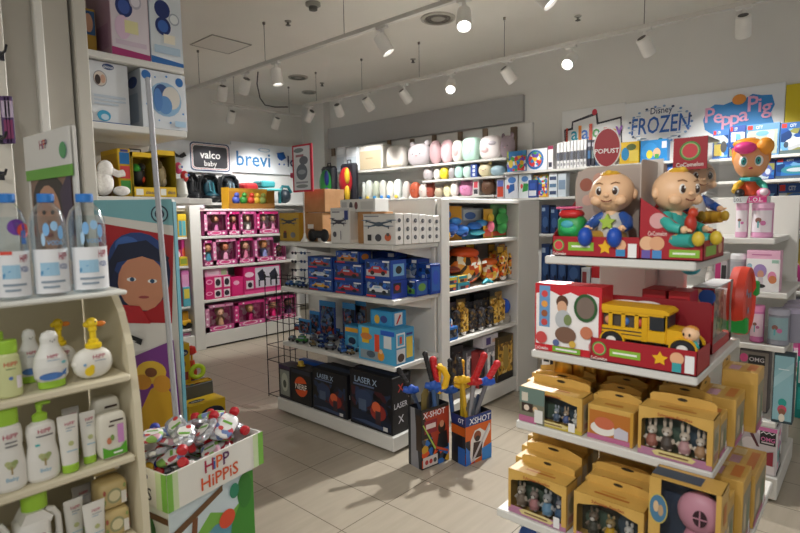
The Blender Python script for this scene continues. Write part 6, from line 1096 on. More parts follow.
# wire rack beside the unit
q = P(273, 335, x=2.45); ya, yb = P(291, 330, x=2.42).y+.02, P(268, 330, x=2.42).y+.02; t = thing('wire_rack', (2.5, (ya+yb)/2, .0), FX, 'thin black wire rack standing beside the drone unit', 'wire rack'); m = MB(); hw = (yb-ya)/2; H = 1.0
for x in (-hw, 0, hw):
    for y in (-.08, .08): m.cyl((x, y, 0), (x, y, H), .0035, '15151a', n=6)
m.build('upright_wires', t); m = MB()
for zz_ in (.02, .3, .42, .62, .74, .96):
    for y in (-.08, .08): m.cyl((-hw, y, zz_), (hw, y, zz_), .003, '15151a', n=6)
    for x in (-hw, hw): m.cyl((x, -.08, zz_), (x, .08, zz_), .003, '15151a', n=6)
m.build('basket_wires', t)
# ================================================================ TOY SWORD BINS
def sword_bin(cu, cv, ru, rv, lu, lv, tv, lab, art_f, art_s, name='sword_bin'):
    c = P(cu, cv, z=0); r_ = P(ru, rv, z=0); l_ = P(lu, lv, z=0); ex = r_-c; W = ex.length; rz = math.atan2(ex.y, ex.x); D_ = .115; h = P(cu, tv, x=c.x).z; ctr = (c+r_)/2
    t = thing(name, (ctr.x, ctr.y, 0), rz, lab, 'display bin'); m = MB(); k = .003
    for b in ((-W/2, 0, W/2, k), (-W/2, D_-k, W/2, D_), (-W/2, 0, -W/2+k, D_), (W/2-k, 0, W/2, D_)): m.box(b[0], b[1], 0, b[2], b[3], h, '181a22')
    m.box(-W/2, 0, 0, W/2, D_, k, '181a22'); m.build('carton', t)
    MB().art(art_f, W, h, (-W/2, -.0004, 0)).build('front_print', t); MB().art(art_s, D_, h, (-W/2-.0004, D_, 0), (0, -1, 0)).build('side_print', t)
    return t, W, D_, h, rz, ctr
fa = [('r', 0, 0, 1, 1, '2a2420'), ('r', 0, .0, 1, .5, 'B:gun:28'), ('p', [(.05, .95), (1, .95), (1, .3), (.5, .3)], 'a83a20'), ('r', .1, .58, .55, .8, '8a2430'), ('r', .15, .66, .5, .74, 'd8c8c8'), ('t', 'X-SHOT', .45, .9, .1, 'e4e4ea', .8), ('e', .72, .62, .14, .1, '2a2018'), ('e', .72, .68, .08, .06, 'c89070'), ('p', [(.5, .25), (.95, .25), (.9, .55), (.6, .52)], '1c1c1c'), ('p', [(.02, .75), (.06, .75), (.5, .3), (.46, .28)], 'a8c85a'), ('p', [(.5, .28), (.95, .16), (.95, .2), (.5, .33)], 'c8502a'), ('r', .02, .03, .55, .2, 'd8d0cc'), ('e', .15, .11, .06, .04, 'b83a3a'), ('e', .3, .11, .06, .04, 'b83a3a'), ('e', .45, .11, .06, .04, '4a4a4a')]
t1 = sword_bin(422, 470.5, 449, 459.5, 410, 452, 411, 'dark cardboard bin of toy swords nearest the black gun boxes', fa, [('r', 0, 0, 1, 1, '24262c'), ('p', [(.2, 0), (.8, 0), (.5, 1), (.2, 1)], '8a8a90'), ('r', .6, .3, 1, .9, '3a2a20')])
fb = [('r', 0, 0, 1, 1, 'd8641c'), ('r', 0, 0, .35, .5, 'B:gun:24'), ('r', 0, .8, 1, 1, '1c3a80'), ('t', 'XSHOT', .55, .89, .13, 'f0f2f6', .85, .06), ('p', [(.2, .5), (.35, .68), (.55, .7), (.75, .6), (.95, .72), (.95, .6), (.7, .35), (.6, .1), (.15, .02)], 'e4e0dc'), ('e', .45, .56, .14, .1, '8a4a2a'), ('e', .45, .5, .1, .06, '2a1c1c'), ('p', [(.25, .1), (.6, .1), (.65, .42), (.3, .44)], '3a2420'), ('p', [(.2, .05), (.3, .05), (.95, .72), (.9, .75)], 'c8c4c8'), ('p', [(.62, .0), (1, .0), (1, .32), (.62, .26)], '2a80d0'), ('p', [(0, 0), (.2, .02), (.12, .3), (0, .4)], '2a70c8')]
t2 = sword_bin(465.4, 466.5, 491, 456.5, 449, 459, 418, 'blue and orange cardboard bin of toy swords with white lettering', fb, [('r', 0, 0, 1, 1, '2a2a30'), ('r', 0, .8, 1, 1, '1a2f6a'), ('t', 'OT', .7, .9, .1, 'e8e8f0', .4), ('r', 0, .6, 1, .78, 'c05a1c'), ('p', [(.1, 0), (.9, 0), (.8, .6), (.3, .55)], '18181c'), ('r', .5, .0, 1, .35, '2a60b0')])
# swords: (bin, grip tip pixel, guard pixel, grip colour, guard colour, kind)
def sword(i, b, tip, guard, grip, guardc, blade, lab):
    tt, W, D_, h, rz, ctr = b; n = Vector((-sin(rz), cos(rz), 0)); mid = ctr+n*(D_*.5)
    dep = (Vector((mid.x, mid.y, .45))-Vector((0, 0, CAMZ))).dot(FF)+(i % 5-2)*.021; A = PD(tip[0], tip[1], dep); G = PD(guard[0], guard[1], dep); d = (G-A).normalized(); L_ = (G.z-.02)/max(.2, -d.z)*.97; base = G+d*min(L_, .5)
    fx = (base.x-mid.x, base.y-mid.y); lim = .05
    e_ = Vector((cos(rz), sin(rz), 0)); bx = max(-W/2+.022, min(W/2-.022, fx[0]*e_.x+fx[1]*e_.y)); base = mid+e_*bx+n*((i % 5-2)*.0185); base.z = .012+.004*(i % 5)
    t = thing('toy_sword', base, 0, lab, 'toy sword', 'toy swords in the bins'); A -= base; G -= base; B = Vector((0, 0, 0))
    m = MB(); gr_ = .02 if grip[:2] in ('c0', 'c8') else .0145; m.cyl(A, G, gr_, grip, gr_*.92, 10); m.ell(A, gr_*1.15, grip, 10, 7)
    for q in range(1, 5): p = A.lerp(G, q/5); m.ell(p, (gr_*1.15, gr_*1.15, .006), grip, 10, 6)
    m.build('grip', t); side = RR
    MB().tube([G-side*.045, G-side*.02+Vector((0, 0, -.006)), G+side*.02+Vector((0, 0, -.006)), G+side*.045], [.016, .022, .022, .016], guardc, 9).ell(G, .028, guardc, 12, 8).build('guard', t)
    MB().cyl(G, B, .0135, blade, .0095, 8).build('blade', t)
    return t, A, G
sw = [(0, t1, (425, 354), (433, 385), '1c1c1e', '2456b0', '3a5a8a', 'toy sword with thin black grip and blue guard in the dark bin'),
 (1, t1, (433, 360), (437, 388), 'c02028', '2456b0', '3a4a5a', 'toy sword with broad red grip in the dark bin'),
 (3, t1, (399, 370), (411, 389), '18181c', '1f50b0', '44506a', 'toy sword with black grip and blue guard leaning out of the dark bin'),
 (4, t2, (450, 361), (450, 389), '1a1a1e', '2456b0', '2a4a80', 'toy sword with black grip between the two bins'),
 (5, t2, (459, 360), (462, 379), '24242a', 'e0b01c', 'c8a020', 'toy sword with black grip and yellow guard in the orange bin'),
 (6, t2, (484, 356), (474, 381), 'c01c24', 'b81c24', '8a8a90', 'toy sword with long red grip slanting in the orange bin'),
 (7, t2, (497, 364), (487, 381), 'c8202a', '1f56c0', '6a6a70', 'toy sword with red grip and blue guard at the outer end of the orange bin')]
for s_ in sw: sword(*s_)
# yellow hooked swords: grip bent into a hook
r_, A, G = sword(2, t1, (440, 366), (437, 388), 'e8b81c', 'e8b81c', '5a6a8a', 'toy sword with big yellow hook guard in the dark bin'); 
MB().tube([G+RR*-.035, G+RR*.012+Vector((0, 0, -.012))-FF*.02, G+RR*.045+Vector((0, 0, .02))-FF*.02, G+RR*.056+Vector((0, 0, .07))-FF*.02, G+RR*.036+Vector((0, 0, .115))-FF*.02, G+RR*.0+Vector((0, 0, .135))-FF*.02], [.019, .021, .02, .019, .018, .014], 'e8b81c', 10).build('hook', r_)
r_, A, G = sword(8, t2, (462, 362), (462, 384), 'e8b01c', 'e8b81c', 'b89a20', 'toy sword with all yellow grip and guard in the orange bin')
for i in range(7):
    tt, W, D_, h, rz, ctr = t2 if i < 3 else t1; hh_ = h+(0, .01, .02, .03, .0, .04, .015)[i]; i_ = i; i = i % 3 if i < 6 else 1.5; q = Matrix.Rotation(rz, 4, 'Z') @ Vector(((-.045+.035*i), D_*(.3 if i_ < 3 else .35), 0)); t = thing('grey_toy_sword', (ctr.x+q.x, ctr.y+q.y, .03), rz, NTH[i_+1 if i_ < 3 else i_-2].capitalize()+' grey toy blade sticking out of the '+('orange' if i_ < 3 else 'dark')+' bin', 'toy', 'grey toy blades'); MB().prism([(-.02, 0), (.02, 0), (.03, hh_+.035), (.01, hh_+.05), (-.02, hh_+.01)], ('5a5854', '6a7480', '3a4a6a', '7a6a3a')[i_ % 4], 0, .008).build('blade_body', t)
# small packs hanging and standing among the toy cars
for i in range(9):
    u = 292+5.6*i; c1 = ('1c3a6a', '2a5a8a', '16243e', '2a3a4a', '20508a')[i % 5]
    r, w, h = root_at('toy_car_pack', 'x', GX+.27+.02*(i % 2), u, u+6.5, 325+4*(i % 3), .525, .03, NTH[i+1].capitalize()+' small blue car pack standing behind the rows of toy cars', 'toy pack', 'small blue car packs'); MB().box(-w/2, .026, 0, w/2, .029, h, c1).art([('r', .1, .7, .9, .95, '3a7ac0'), ('r', .1, .1, .9, .65, 'B:wire:50')], w, h, (-w/2, .026, 0)).build('backing_card', r); MB().ell((0, .012, h*.35), (w*.36, .012, h*.25), ('8a2a24', '3a4a5a', '2a6ab0', '6a6a70')[i % 4], 10, 7).build('car_shape', r)
# ================================================================ BAGGED CHARACTER TOYS (bay facing -Y)
BYP = 2.125
def pack(u0, u1, vt, z, d, lab, back, shape, art=None, dy=0, name='blister_toy', plane=BYP, face='y'):
    """a hanging-card toy: printed card behind, clear bubble with the toy's body in front"""
    r, w, h = root_at(name, face, plane+dy, u0, u1, vt, z, d, lab, 'toy pack')
    m = MB(); m.box(-w/2, d-.003, 0, w/2, d, h, back); m.art(art or [], w, h, (-w/2, d-.003, 0)); m.build('backing_card', r)
    for (nm, lst) in shape:
        m = MB()
        for (c, x, zz_, rx, rzz) in lst: (m.box((x-rx)*w, d*.1, (zz_-rzz)*h, (x+rx)*w, d*.9, (zz_+rzz)*h, c, .008) if c[0] == 'B' else m.ell((x*w, d*.45, zz_*h), (rx*w, min(d*.42, rx*w*1.2), rzz*h), c, 12, 8))
        m.build(nm, r)
    return r
z = 1.245
pack(448, 472, 206, z, .09, 'orange card pack with big blue toy truck on the top board', 'e09a1c', [('toy_body', [('2a62c0', -.2, .35, .28, .18), ('2a78d0', .25, .3, .28, .16), ('3a8ad8', 0, .55, .2, .12)]), ('wheels', [('1c3a80', -.25, .22, .14, .12), ('1c3a80', .3, .2, .14, .12)])], [('e', .3, .75, .25, .15, '3a7ac0'), ('p', [(.5, .4), (1, .3), (1, .98), (.6, .95)], 'e0a01c'), ('r', 0, 0, .3, .3, 'e8e4d8')])
pack(470, 492, 208, z, .08, 'grey and blue pack with turquoise toy trucks on the top board', '8a9098', [('toy_body', [('2a70c8', -.1, .42, .3, .13), ('3a90d0', .2, .5, .25, .12), ('4ab0c0', 0, .2, .35, .1)])], [('r', .1, .6, .9, .95, 'c0c8cc'), ('e', .4, .75, .25, .12, '4a70b0'), ('r', 0, 0, 1, .2, '3a8ab0')], dy=.03)
pack(489, 498, 209, z, .05, 'yellow and pink figure pack between the trucks and the green figure', 'd8a83a', [('toy_body', [('e0708a', 0, .4, .3, .2), ('e8c03a', 0, .7, .25, .15)])], [('r', .1, .05, .9, .3, 'c8503a')])
pack(497, 513, 202, z, .06, 'green muscular toy figure pack at the end of the top board', '3a7a3a', [('toy_body', [('3aa04a', 0, .55, .35, .22), ('2f8a40', 0, .3, .28, .2)]), ('toy_head', [('4ab05a', 0, .8, .2, .1)])], [('r', .05, .05, .95, .18, 'c84a2a'), ('r', .1, .2, .9, .95, '5a8a5a')])
pack(447, 453, 222, z, .06, 'white and yellow pack pressed against the shelf post', 'e8e0d0', [('toy_body', [('d8a82a', 0, .3, .4, .25)])], None, dy=-.0)
z = .908
r, w, h = root_at('toy_ball_egg', 'y', BYP, 465.5, 491, 248, z, .1, 'big orange patterned toy egg with white lettering band on the second board', 'toy egg'); 
MB().ell((0, w*.42, h*.46), (w/2, w*.4, h*.46), 'B:egg:24', 20, 14).build('egg_body', r); m = MB(); m.ell((-.0, w*.4, h*.84), (w*.36, w*.34, h*.17), 'd8521c', 16, 10); m.build('orange_cap', r); MB().art([('p', [(.05, .3), (.3, .35), (.35, .7), (.12, .65)], 'f0ece0'), ('p', [(.38, .3), (.62, .32), (.6, .75), (.42, .7)], 'f0ece0'), ('p', [(.66, .35), (.95, .4), (.9, .75), (.68, .7)], 'f0ece0')], w*.7, h*.2, (-w*.35, -.004, h*.5)).build('front_print', r)
r, w, h = root_at('toy_ball_egg', 'y', BYP+.01, 491, 503, 258, z, .07, 'smaller orange toy egg beside the big patterned egg', 'toy egg'); MB().ell((0, w*.45, h*.42), (w/2, w*.45, h*.42), 'B:egg:34', 16, 10).build('egg_body', r); MB().ell((0, w*.4, h*.82), (w*.4, w*.36, h*.17), 'd8621c', 14, 9).build('orange_cap', r)
r, w, h = root_at('domed_toy', 'y', BYP+.05, 448, 464, 250, z+.10, .08, 'red domed toy on top of the little yellow boxes', 'toy'); h = .06; MB().ell((0, .04, h*.45), (w*.45, .05, h*.42), '8a3424', 14, 9).build('dome', r); MB().box(-w/2, .0, 0, w/2, .08, h*.12, '3a2a24', .004).build('rim', r)
for i, (u0, u1, v, c, zz_, lab) in enumerate(((447, 457, 275, '2a5a80', 0, 'blue and yellow toy box low at the shelf post'), (458, 470, 276, '5a8a9a', 0, 'teal and yellow toy box low beside the big egg'), (447, 458, 262, '2a9ab0', 1, 'turquoise toy box stacked at the shelf post'), (458, 468, 263, 'c8b03a', 1, 'yellow topped toy box stacked beside the big egg'))):
    r, w, h = root_at('small_toy_box', 'y', BYP, u0, u1, v, z, .07, lab, 'box'); h = .048; r.location.z = z+zz_*.049; carton_parts(r, w, .07, h, c, [('r', .1, .55, .9, .95, 'd8c03a' if i % 2 == 0 else '2a8a9a'), ('r', .2, .1, .6, .5, '3a2a3a'), ('e', .75, .3, .15, .2, 'c85a3a')])
for (u0, u1, vt, c, lab, dy) in ((502, 509, 246, '5a3a1c', 'brown and orange dinosaur figure pack next to the small egg', 0), (504, 510, 244, '7a3a1c', 'dark red figure pack second from the inner bay wall', .02), (510, 515, 246, '4a3a6a', 'purple and gold figure pack at the inner bay wall', .03), (493, 500, 244, '6a5a2a', 'olive figure pack behind the small egg', .12), (470, 480, 243, '2a2418', 'dark pack standing behind the big egg', .2)):
    pack(u0, u1, vt, z, .05, lab, c, [('blister', [('B:egg:55', 0, .42, .34, .3)]), ('toy_head', [('d8a02a', .05, .72, .2, .1)]), ('price_tag', [('e8e4e0', -.1, .1, .2, .08)])], [('r', .1, .8, .9, .97, 'c8a02a'), ('r', .1, .1, .9, .75, 'B:warm:50')], dy)
r, w, h = root_at('toy_dinosaur', 'y', BYP-.01, 485, 493, 279, z, .05, 'turquoise toy dinosaur lying before the big egg', 'toy'); MB().tube([(-w*.5, .02, h*.3), (0, .02, h*.7), (w*.5, .0, h*.25)], [.008, .018, .006], '2a98a8', 9).build('toy_body', r)
z = .572
for k, (u0, u1, vt, c, pal, lab) in enumerate(((447, 455, 312, '2a6ab8', 'blue', 'blue toy pack against the post on the third board'), (455, 463, 303, '3a3040', 'dark', 'dark lilac toy pack second from the post on the third board'), (462, 471, 300, '5a4420', 'gold', 'golden figure pack on the third board'), (470, 479, 303, '20202a', 'dark', 'black and grey figure pack before the golden one'), (479, 488, 301, '3a3a40', 'dark', 'charcoal skeleton figure pack in the middle of the third board'), (488, 496, 301, '2a2a30', 'dark', 'dark figure pack with white tag on the third board'), (495, 502, 297, '6a5a30', 'gold', 'bronze figure pack on the third board'), (500, 507, 292, '8a6a2a', 'gold', 'tall gold and violet figure pack next to the blue ball'))):
    pack(u0, u1, vt, z, .05, lab, c, [('blister', [('B:%s:60' % pal, 0, .42, .36, .32)]), ('toy_head', [('6a6a74' if pal == 'dark' else 'b88a3a' if pal == 'gold' else '3a90d8', .05, .7, .2, .09)]), ('price_tag', [('e8e4e0', -.05, .08, .16, .07)])], [('r', .08, .08, .92, .92, 'B:%s:50' % pal)], .0+.012*(k % 2))
for (u0, u1, vt, c, lab) in ((456, 470, 296, '181a24', 'black toy box in the rear row of the third board near the post'), (474, 490, 293, '14161c', 'black toy box in the rear row of the third board behind the skeleton pack'), (449, 458, 327, '2a70c0', 'little blue box at the foot of the third board post')):
    carton('toy_box', 'y', BYP+(.2 if vt < 320 else -.005), u0, u1, vt, z, .08, c, [('r', .1, .2, .9, .8, 'B:dark:40')], lab)
r, w, h = root_at('blue_toy_ball', 'y', BYP+.01, 505, 513, 300, z, .08, 'shiny blue toy ball on a grey holder at the bay wall', 'toy ball'); MB().lathe([(w*.42, 0), (w*.45, h*.25), (w*.3, h*.42)], '9a948c', (0, .05, 0), 14).build('holder', r); MB().ell((0, .045, h*.68), (w*.5, .045, h*.36), '1f56c8', 16, 10).build('ball', r)
z = .13
for k, (u0, u1, vt, c, pal, dy, lab) in enumerate(((497, 513, 336, '4a3a18', 'gold', .0, 'large black and gold toy box at the inner end of the lowest board'), (487, 495, 346, '8a8890', 'white', .02, 'white and grey figure box beside the large gold box'), (479, 485, 352, 'a03a3a', 'dark', .03, 'red and black figure box behind the toy swords'), (466, 476, 350, '6a6a70', 'white', .1, 'pale grey box in the rear of the lowest board'), (452, 463, 346, '2a2a34', 'dark', .12, 'dark box in the rear of the lowest board behind the yellow sword'))):
    r = carton('figure_box', 'y', BYP+dy, u0, u1, vt, z, .1, c, [('r', .05, .05, .95, .95, 'B:%s:36' % pal), ('r', 0, 0, 1, .16, '14141a'), ('p', [(.5, .2), (.7, .3), (.68, .7), (.4, .8), (.36, .4)], 'b89a4a' if pal == 'gold' else '3a3a44'), ('r', .1, .85, .9, .97, c)], lab)
r, w, h = root_at('small_toy_box', 'y', BYP+.02, 483, 498, 335, z, .1, 'white and violet toy box lying on the grey figure box', 'box'); hb_ = P(492, 346, y=BYP+.02).z-z; r.location.z = z+hb_+.001; carton_parts(r, w, .09, P(490, 335, y=BYP+.02).z-z-hb_, 'c8c4cc', [('r', .2, .2, .5, .8, '4a3a7a'), ('r', .6, .3, .9, .6, 'd0a890')])
# top of the bay: red and dark packs lying on the unit
for (u0, u1, vt, c, lab, pal) in ((456, 466, 191, 'b82424', 'small red box lying on top of the central unit', 'warm'), (476, 500, 181, '3a2a24', 'dark toy box with faces on top of the central unit', 'dark'), (501, 515, 178, 'c8502a', 'red blue toy pack standing on the central unit', 'warm'), (466, 476, 191, 'c02c2c', 'low red and white box on top of the central unit', 'warm')):
    pass
# dark blue boxes in the far bay
FB = KX+.03
for (z, lst) in ((zd[0], ((541, 549, 205, 'top row, nearest the white panel'), (550, 558, 207, 'top row, second from the panel'), (559, 566, 206, 'top row, third from the panel'))), (zd[1], ((541, 549, 244, 'second row, nearest the white panel'), (549.5, 557, 246, 'second row, second from the panel'), (557.5, 566, 247, 'second row, third from the panel'), (567, 580, 254, 'second row, beside the red music box')))):
    for (u0, u1, vt, wh) in lst:
        carton('brick_set_box', 'x', FB, u0, u1, vt, z, .15, '14284e', [('r', .05, .06, .95, .92, '1c3a6a'), ('e', .5, .4, .35, .2, '3a5a8a'), ('r', .1, .78, .5, .9, '8aa0b8'), ('r', .6, .1, .9, .24, '0e1a34')], 'dark blue box in the far bay, '+wh, group='dark blue boxes in the far bay')
carton('toy_box', 'x', FB-.01, 581, 590, 268, zd[1], .1, 'b8bcc0', [('r', .1, .1, .6, .8, '8a3a3a')], 'pale grey toy box in the far bay above the red music box')
carton('toy_box', 'x', FB-.01, 591, 604, 263, zd[1], .1, 'b01c24', [('r', 0, 0, 1, .4, 'd8d4d4')], 'red and white toy box in the far bay above the red music box')
carton('toy_box', 'x', FB+.15, 562, 590, 262, zd[1], .08, 'c8b83a', [('r', 0, 0, 1, .5, '2a4a8a')], 'long yellow and blue box at the back of the far bay')
# ================================================================ PINK DOLL BAY
D0 = PY+.015
def dollbox(u0, u1, vt, z, lab, base='d45a98', dress='e0609a', skin='d0987a', d=.07, hair='7a4a30', n=1, dy=0, cover='e88ab8'):
    r, w, h = root_at('boxed_doll', 'y', D0+dy, u0, u1, vt, z, d, lab, 'doll', 'pink boxed dolls'); t = .004
    m = MB(); m.box(-w/2, d-t, 0, w/2, d, h, base); m.box(-w/2, 0, 0, -w/2+t, d, h, base); m.box(w/2-t, 0, 0, w/2, d, h, base); m.box(-w/2, 0, 0, w/2, d, t, base); m.box(-w/2, 0, h-t, w/2, d, h, base); m.box(-w/2, 0, 0, w/2, t, h*.2, base); m.box(-w/2, 0, h*.88, w/2, t, h, cover); m.box(-w/2, 0, 0, -w/2+w*.14, t, h, cover); m.build('carton', r)
    MB().box(-w/2+t, d*.8, t, w/2-t, d*.8+.002, h-t, cover).art([('r', .05, .05, .95, .95, 'B:pink:22')], w-2*t, h-2*t, (-w/2+t, d*.8, t)).build('backdrop_card', r)
    MB().art([('e', .5, .11, .26, .085, 'f4d0e0'), ('e', .5, .11, .2, .055, 'd8508a'), ('c', .06, .3, .012, 'f4e0ea'), ('c', .07, .5, .012, 'f8f0f4'), ('c', .06, .7, .012, 'f4c0d8'), ('c', .3, .94, .01, 'f8f0f4'), ('c', .7, .94, .01, 'c02070'), ('c', .85, .1, .014, 'f8f0f4'), ('c', .16, .08, .012, 'f4c0d8')], w, h, (-w/2, -.0003, 0)).build('front_print', r)
    for i in range(n):
        x = (i-(n-1)/2)*w*.42+w*.04; s = min(h*.95, .36)
        m = MB(); m.lathe([(s*.05, h*.2), (s*.16, h*.22), (s*.13, h*.42), (s*.07, h*.58)], dress, (x, d*.45, 0), 14)
        for k in (-1, 1): m.tube([(x+k*s*.07, d*.45, h*.53), (x+k*s*.17, d*.35, h*.42), (x+k*s*.16, d*.25, h*.36)], s*.04, dress, 8); m.tube([(x+k*s*.06, d*.4, h*.26), (x+k*s*.08, d*.15, h*.24)], s*.05, skin, 8)
        b = m.build('doll_body', r); m = MB(); m.ell((x, d*.42, h*.68), (s*.19, s*.13, s*.18), skin, 14, 9); 
        for k in (-1, 1): m.ell((x+k*s*.07, d*.42-s*.12, h*.68), (s*.02, s*.01, s*.025), '2a1c1c', 8, 6)
        m.build('doll_head', b); MB().ell((x, d*.5, h*.68+s*.055), (s*.195, s*.13, s*.16), hair, 12, 8).build('hair', b)
    MB().add([(-w/2+w*.14, .002, h*.2), (w/2, .002, h*.2), (w/2, .002, h*.88), (-w/2+w*.14, .002, h*.88)], [(0, 1, 2, 3)], 'FILM').build('window', r); return r
rows = ((PZ[0], 'top board', ((204.5, 227, 206, 'ec9ac0', 'd87ab0', 'c88a70', 1, 'wide pink doll box with baby bath toy', 'a86a50'), (228, 240, 209, 'd8287c', 'e8609a', 'c88a70', 1, 'narrow pink doll box with red outfit', '5a3020'), (241, 255, 207, 'e06aa8', 'e0d8d4', 'd8a88a', 1, 'pink doll box with white dressed doll', 'c8a070'), (257, 279, 206, 'd8287c', 'e890b8', 'c89a84', 2, 'wide dark pink box with two little dolls', 'a88a7a'))),
 (PZ[1], 'second board', ((204.5, 213, 240, 'd85a9a', '4a90a8', 'c8906a', 1, 'narrow pink box with blue dressed doll', 'a8603a'), (213.5, 237, 238, 'e890b8', 'e8a0c0', 'c87a5a', 1, 'wide pink doll box with brown headed baby', '8a4a34'), (238, 254, 237, 'd02878', 'd87a9a', 'd09a80', 1, 'dark pink doll box with long legged doll', 'd0a078'), (255, 274, 237, 'e07ab0', '8a90c8', 'c88a5a', 1, 'pink doll box with lilac dressed baby', 'c8803a'), (274.5, 286, 243, 'c02070', '6a2a4a', 'a06a54', 1, 'dark pink box with dark toy pony', '2a1c24'))),
 (PZ[3], 'lowest board', ((206, 234.5, 304, 'd890b4', 'c89a7a', 'd8a890', 1, 'big pink box with sitting bare baby doll', 'c8a070'), (235, 265, 301, 'd83a88', 'c01c6a', 'd09a70', 1, 'big dark pink box with crimson dressed doll', 'd0b070'), (266, 281.5, 297, 'e04a90', 'e8287a', 'd8a080', 1, 'tall pink box with hooded bright pink doll', 'e0488a'), (282, 296, 295, 'b02a70', '5a2a5a', '8a5a4a', 1, 'dark pink box partly hidden by the wire rack', '3a2030'))))
for z, wh, lst in rows:
    for (u0, u1, vt, cov, dr, sk, n, lab, hr) in lst: dollbox(u0, u1, vt, z, lab+' on the '+wh, dress=dr, skin=sk, hair=hr, n=n, cover=cov)
z = PZ[2]
pr_ = lambda bg: [('r', 0, 0, 1, 1, bg), ('r', .35, .1, .62, .9, 'e8d8e0'), ('r', .72, .1, .97, .9, 'ecdce4'), ('e', .48, .5, .1, .28, '2a2430'), ('e', .84, .5, .1, .28, '2a2430'), ('e', .14, .6, .13, .2, 'f0a8c8'), ('e', .14, .6, .09, .12, 'd02878')]
z1_ = P(225, 288, y=D0).z; z2_ = P(225, 275.5, y=D0).z; z3_ = P(225, 268, y=D0).z
for (u0, u1, za, zb_, lab) in ((206, 231, z, z1_, 'lower pink carton with pushchair pictures in the flat stack'), (206, 231, z1_, z2_, 'upper pink carton with pushchair pictures in the flat stack')):
    r, w, h = root_at('doll_pushchair_box', 'y', D0, u0, u1, 280, za, .3, lab, 'box', 'pink doll pushchair boxes'); carton_parts(r, w, .25, zb_-za-.001, 'c81c6c', pr_('d0246f'))
r, w, h = root_at('doll_accessory_box', 'y', D0+.01, 206, 229, 268, z, .1, 'long pale pink box lying on the pushchair cartons', 'box'); r.location.z = z2_+.001; carton_parts(r, w, .12, z3_-z2_-.002, 'e8a0c4', [('r', .1, .2, .6, .8, 'f0c8dc'), ('r', .7, .1, .95, .9, 'a8b890')])
carton('doll_accessory_box', 'y', D0, 232, 244, 277, z, .2, 'd01c6c', [('r', .1, .1, .9, .9, 'd82a78'), ('e', .4, .7, .25, .12, 'f0b0cc')], 'plain dark pink box beside the flat stack of pushchair cartons')
carton('doll_pushchair_box', 'y', D0, 244.5, 281, 266, z, .2, 'c81c6c', [('r', 0, 0, 1, 1, 'c82470'), ('r', .3, .2, .97, .95, 'ccc8d4'), ('p', [(.36, .75), (.5, .9), (.6, .6), (.55, .45), (.42, .45)], '24283a'), ('r', .38, .25, .42, .5, '24283a'), ('r', .54, .25, .58, .5, '24283a'), ('p', [(.68, .7), (.85, .9), (.93, .6), (.88, .45), (.72, .45)], '2a2c3c'), ('r', .7, .25, .74, .5, '2a2c3c'), ('r', .86, .25, .9, .5, '2a2c3c'), ('e', .14, .72, .12, .1, 'f0c8dc'), ('r', .05, .2, .24, .5, 'd8d0d8'), ('e', .15, .34, .06, .1, '2a2430'), ('r', .0, .0, 1, .12, 'e04a8c')], 'large pink doll pushchair box with two dark pushchair pictures', group='pink doll pushchair boxes')
# items on top of the doll unit
zt_ = 1.525
r, w, h = root_at('open_toy_box', 'y', D0+.1, 229, 275, 188, zt_, .2, 'yellow cardboard toy display with little animals on the doll unit top', 'toy box')
m = MB(); m.box(-w/2, .15, 0, w/2, .155, h, 'b8882a'); m.box(-w/2, 0, 0, w/2, .004, h*.25, '9a6a2a'); m.box(-w/2, 0, 0, -w/2+.004, .15, h, 'd8a01c'); m.box(w/2-.004, 0, 0, w/2, .15, h*.9, '9a7030'); m.build('carton', r); MB().box(-w*.44, .145, h*.28, w*.1, .149, h*.85, 'a8742a').build('picture_panel', r)
for i, (x, c, nm) in enumerate(((-.28, '4a5ab0', 'a'), (-.12, '3a8a3a', 'b'), (.04, 'c8402a', 'c'), (.16, 'd8b03a', 'd'), (.3, '8a9a4a', 'e'))): MB().ell((x*w, .07, h*.42), (w*.075, .04, h*.2), c, 12, 8).ell((x*w, .05, h*.66), (w*.05, .03, h*.12), c, 10, 7).build('toy_animal', r)
carton('toy_box', 'y', D0+.05, 199, 205, 199, zt_, .1, 'c8c4c0', [('r', .1, .1, .9, .9, 'B:white:30')], 'small pale printed box on the end of the doll unit')
carton('toy_box', 'y', D0+.05, 176, 198, 200, zt_, .1, 'c0bcb8', [('r', .05, .1, .95, .9, 'B:white:30')], 'low pale printed box on the narrow bay top')
# ================================================================ CAR SEAT SHELF AND BRAND SIGNS
CF = 6.16
def car_seat(u0, u1, vt, lab, shell, pad, strap='14161a', lift=0):
    r, w, h = root_at('child_car_seat', 'y', CF, u0+1, u1-1, vt, CZ, .35, lab, 'car seat'); 
    m = MB(); o = [(-.42, .04), (.42, .04), (.5, .35), (.46, .72), (.3, .97), (0, 1), (-.3, .97), (-.46, .72), (-.5, .35)]; m.prism([(a*w, b*h) for a, b in o], shell, .16, .26); m.tube([(a*w, .14, b*h) for a, b in o[2:]], w*.075, shell, 9); m.ell((0, .1, h*.16), (w*.46, .14, h*.15), shell, 14, 9); m.build('shell', r)
    m = MB(); m.ell((0, .14, h*.52), (w*.3, .05, h*.3), pad, 16, 10); m.ell((0, .07, h*.26), (w*.32, .1, h*.09), pad, 14, 9); m.build('padding', r)
    m = MB()
    for s in (-1, 1): m.tube([(s*w*.1, .085, h*.72), (s*w*.1, .07, h*.45), (s*w*.02, .0, h*.32)], w*.03, strap, 6); m.ell((s*w*.3, .1, h*.78), (w*.1, .05, h*.1), shell, 10, 7)
    m.build('harness', r)
car_seat(192, 205, 172, 'black child car seat at the inner end of the seat row', '17181c', '2a2c30'); car_seat(205, 226, 174, 'black child car seat with teal seat pad under the black sign', '15181c', '1f4a58', '3a8a9a'); car_seat(226, 246, 175, 'dark car seat rising behind the yellow toy display', '20242a', '3a4a54', '8aa8b8')
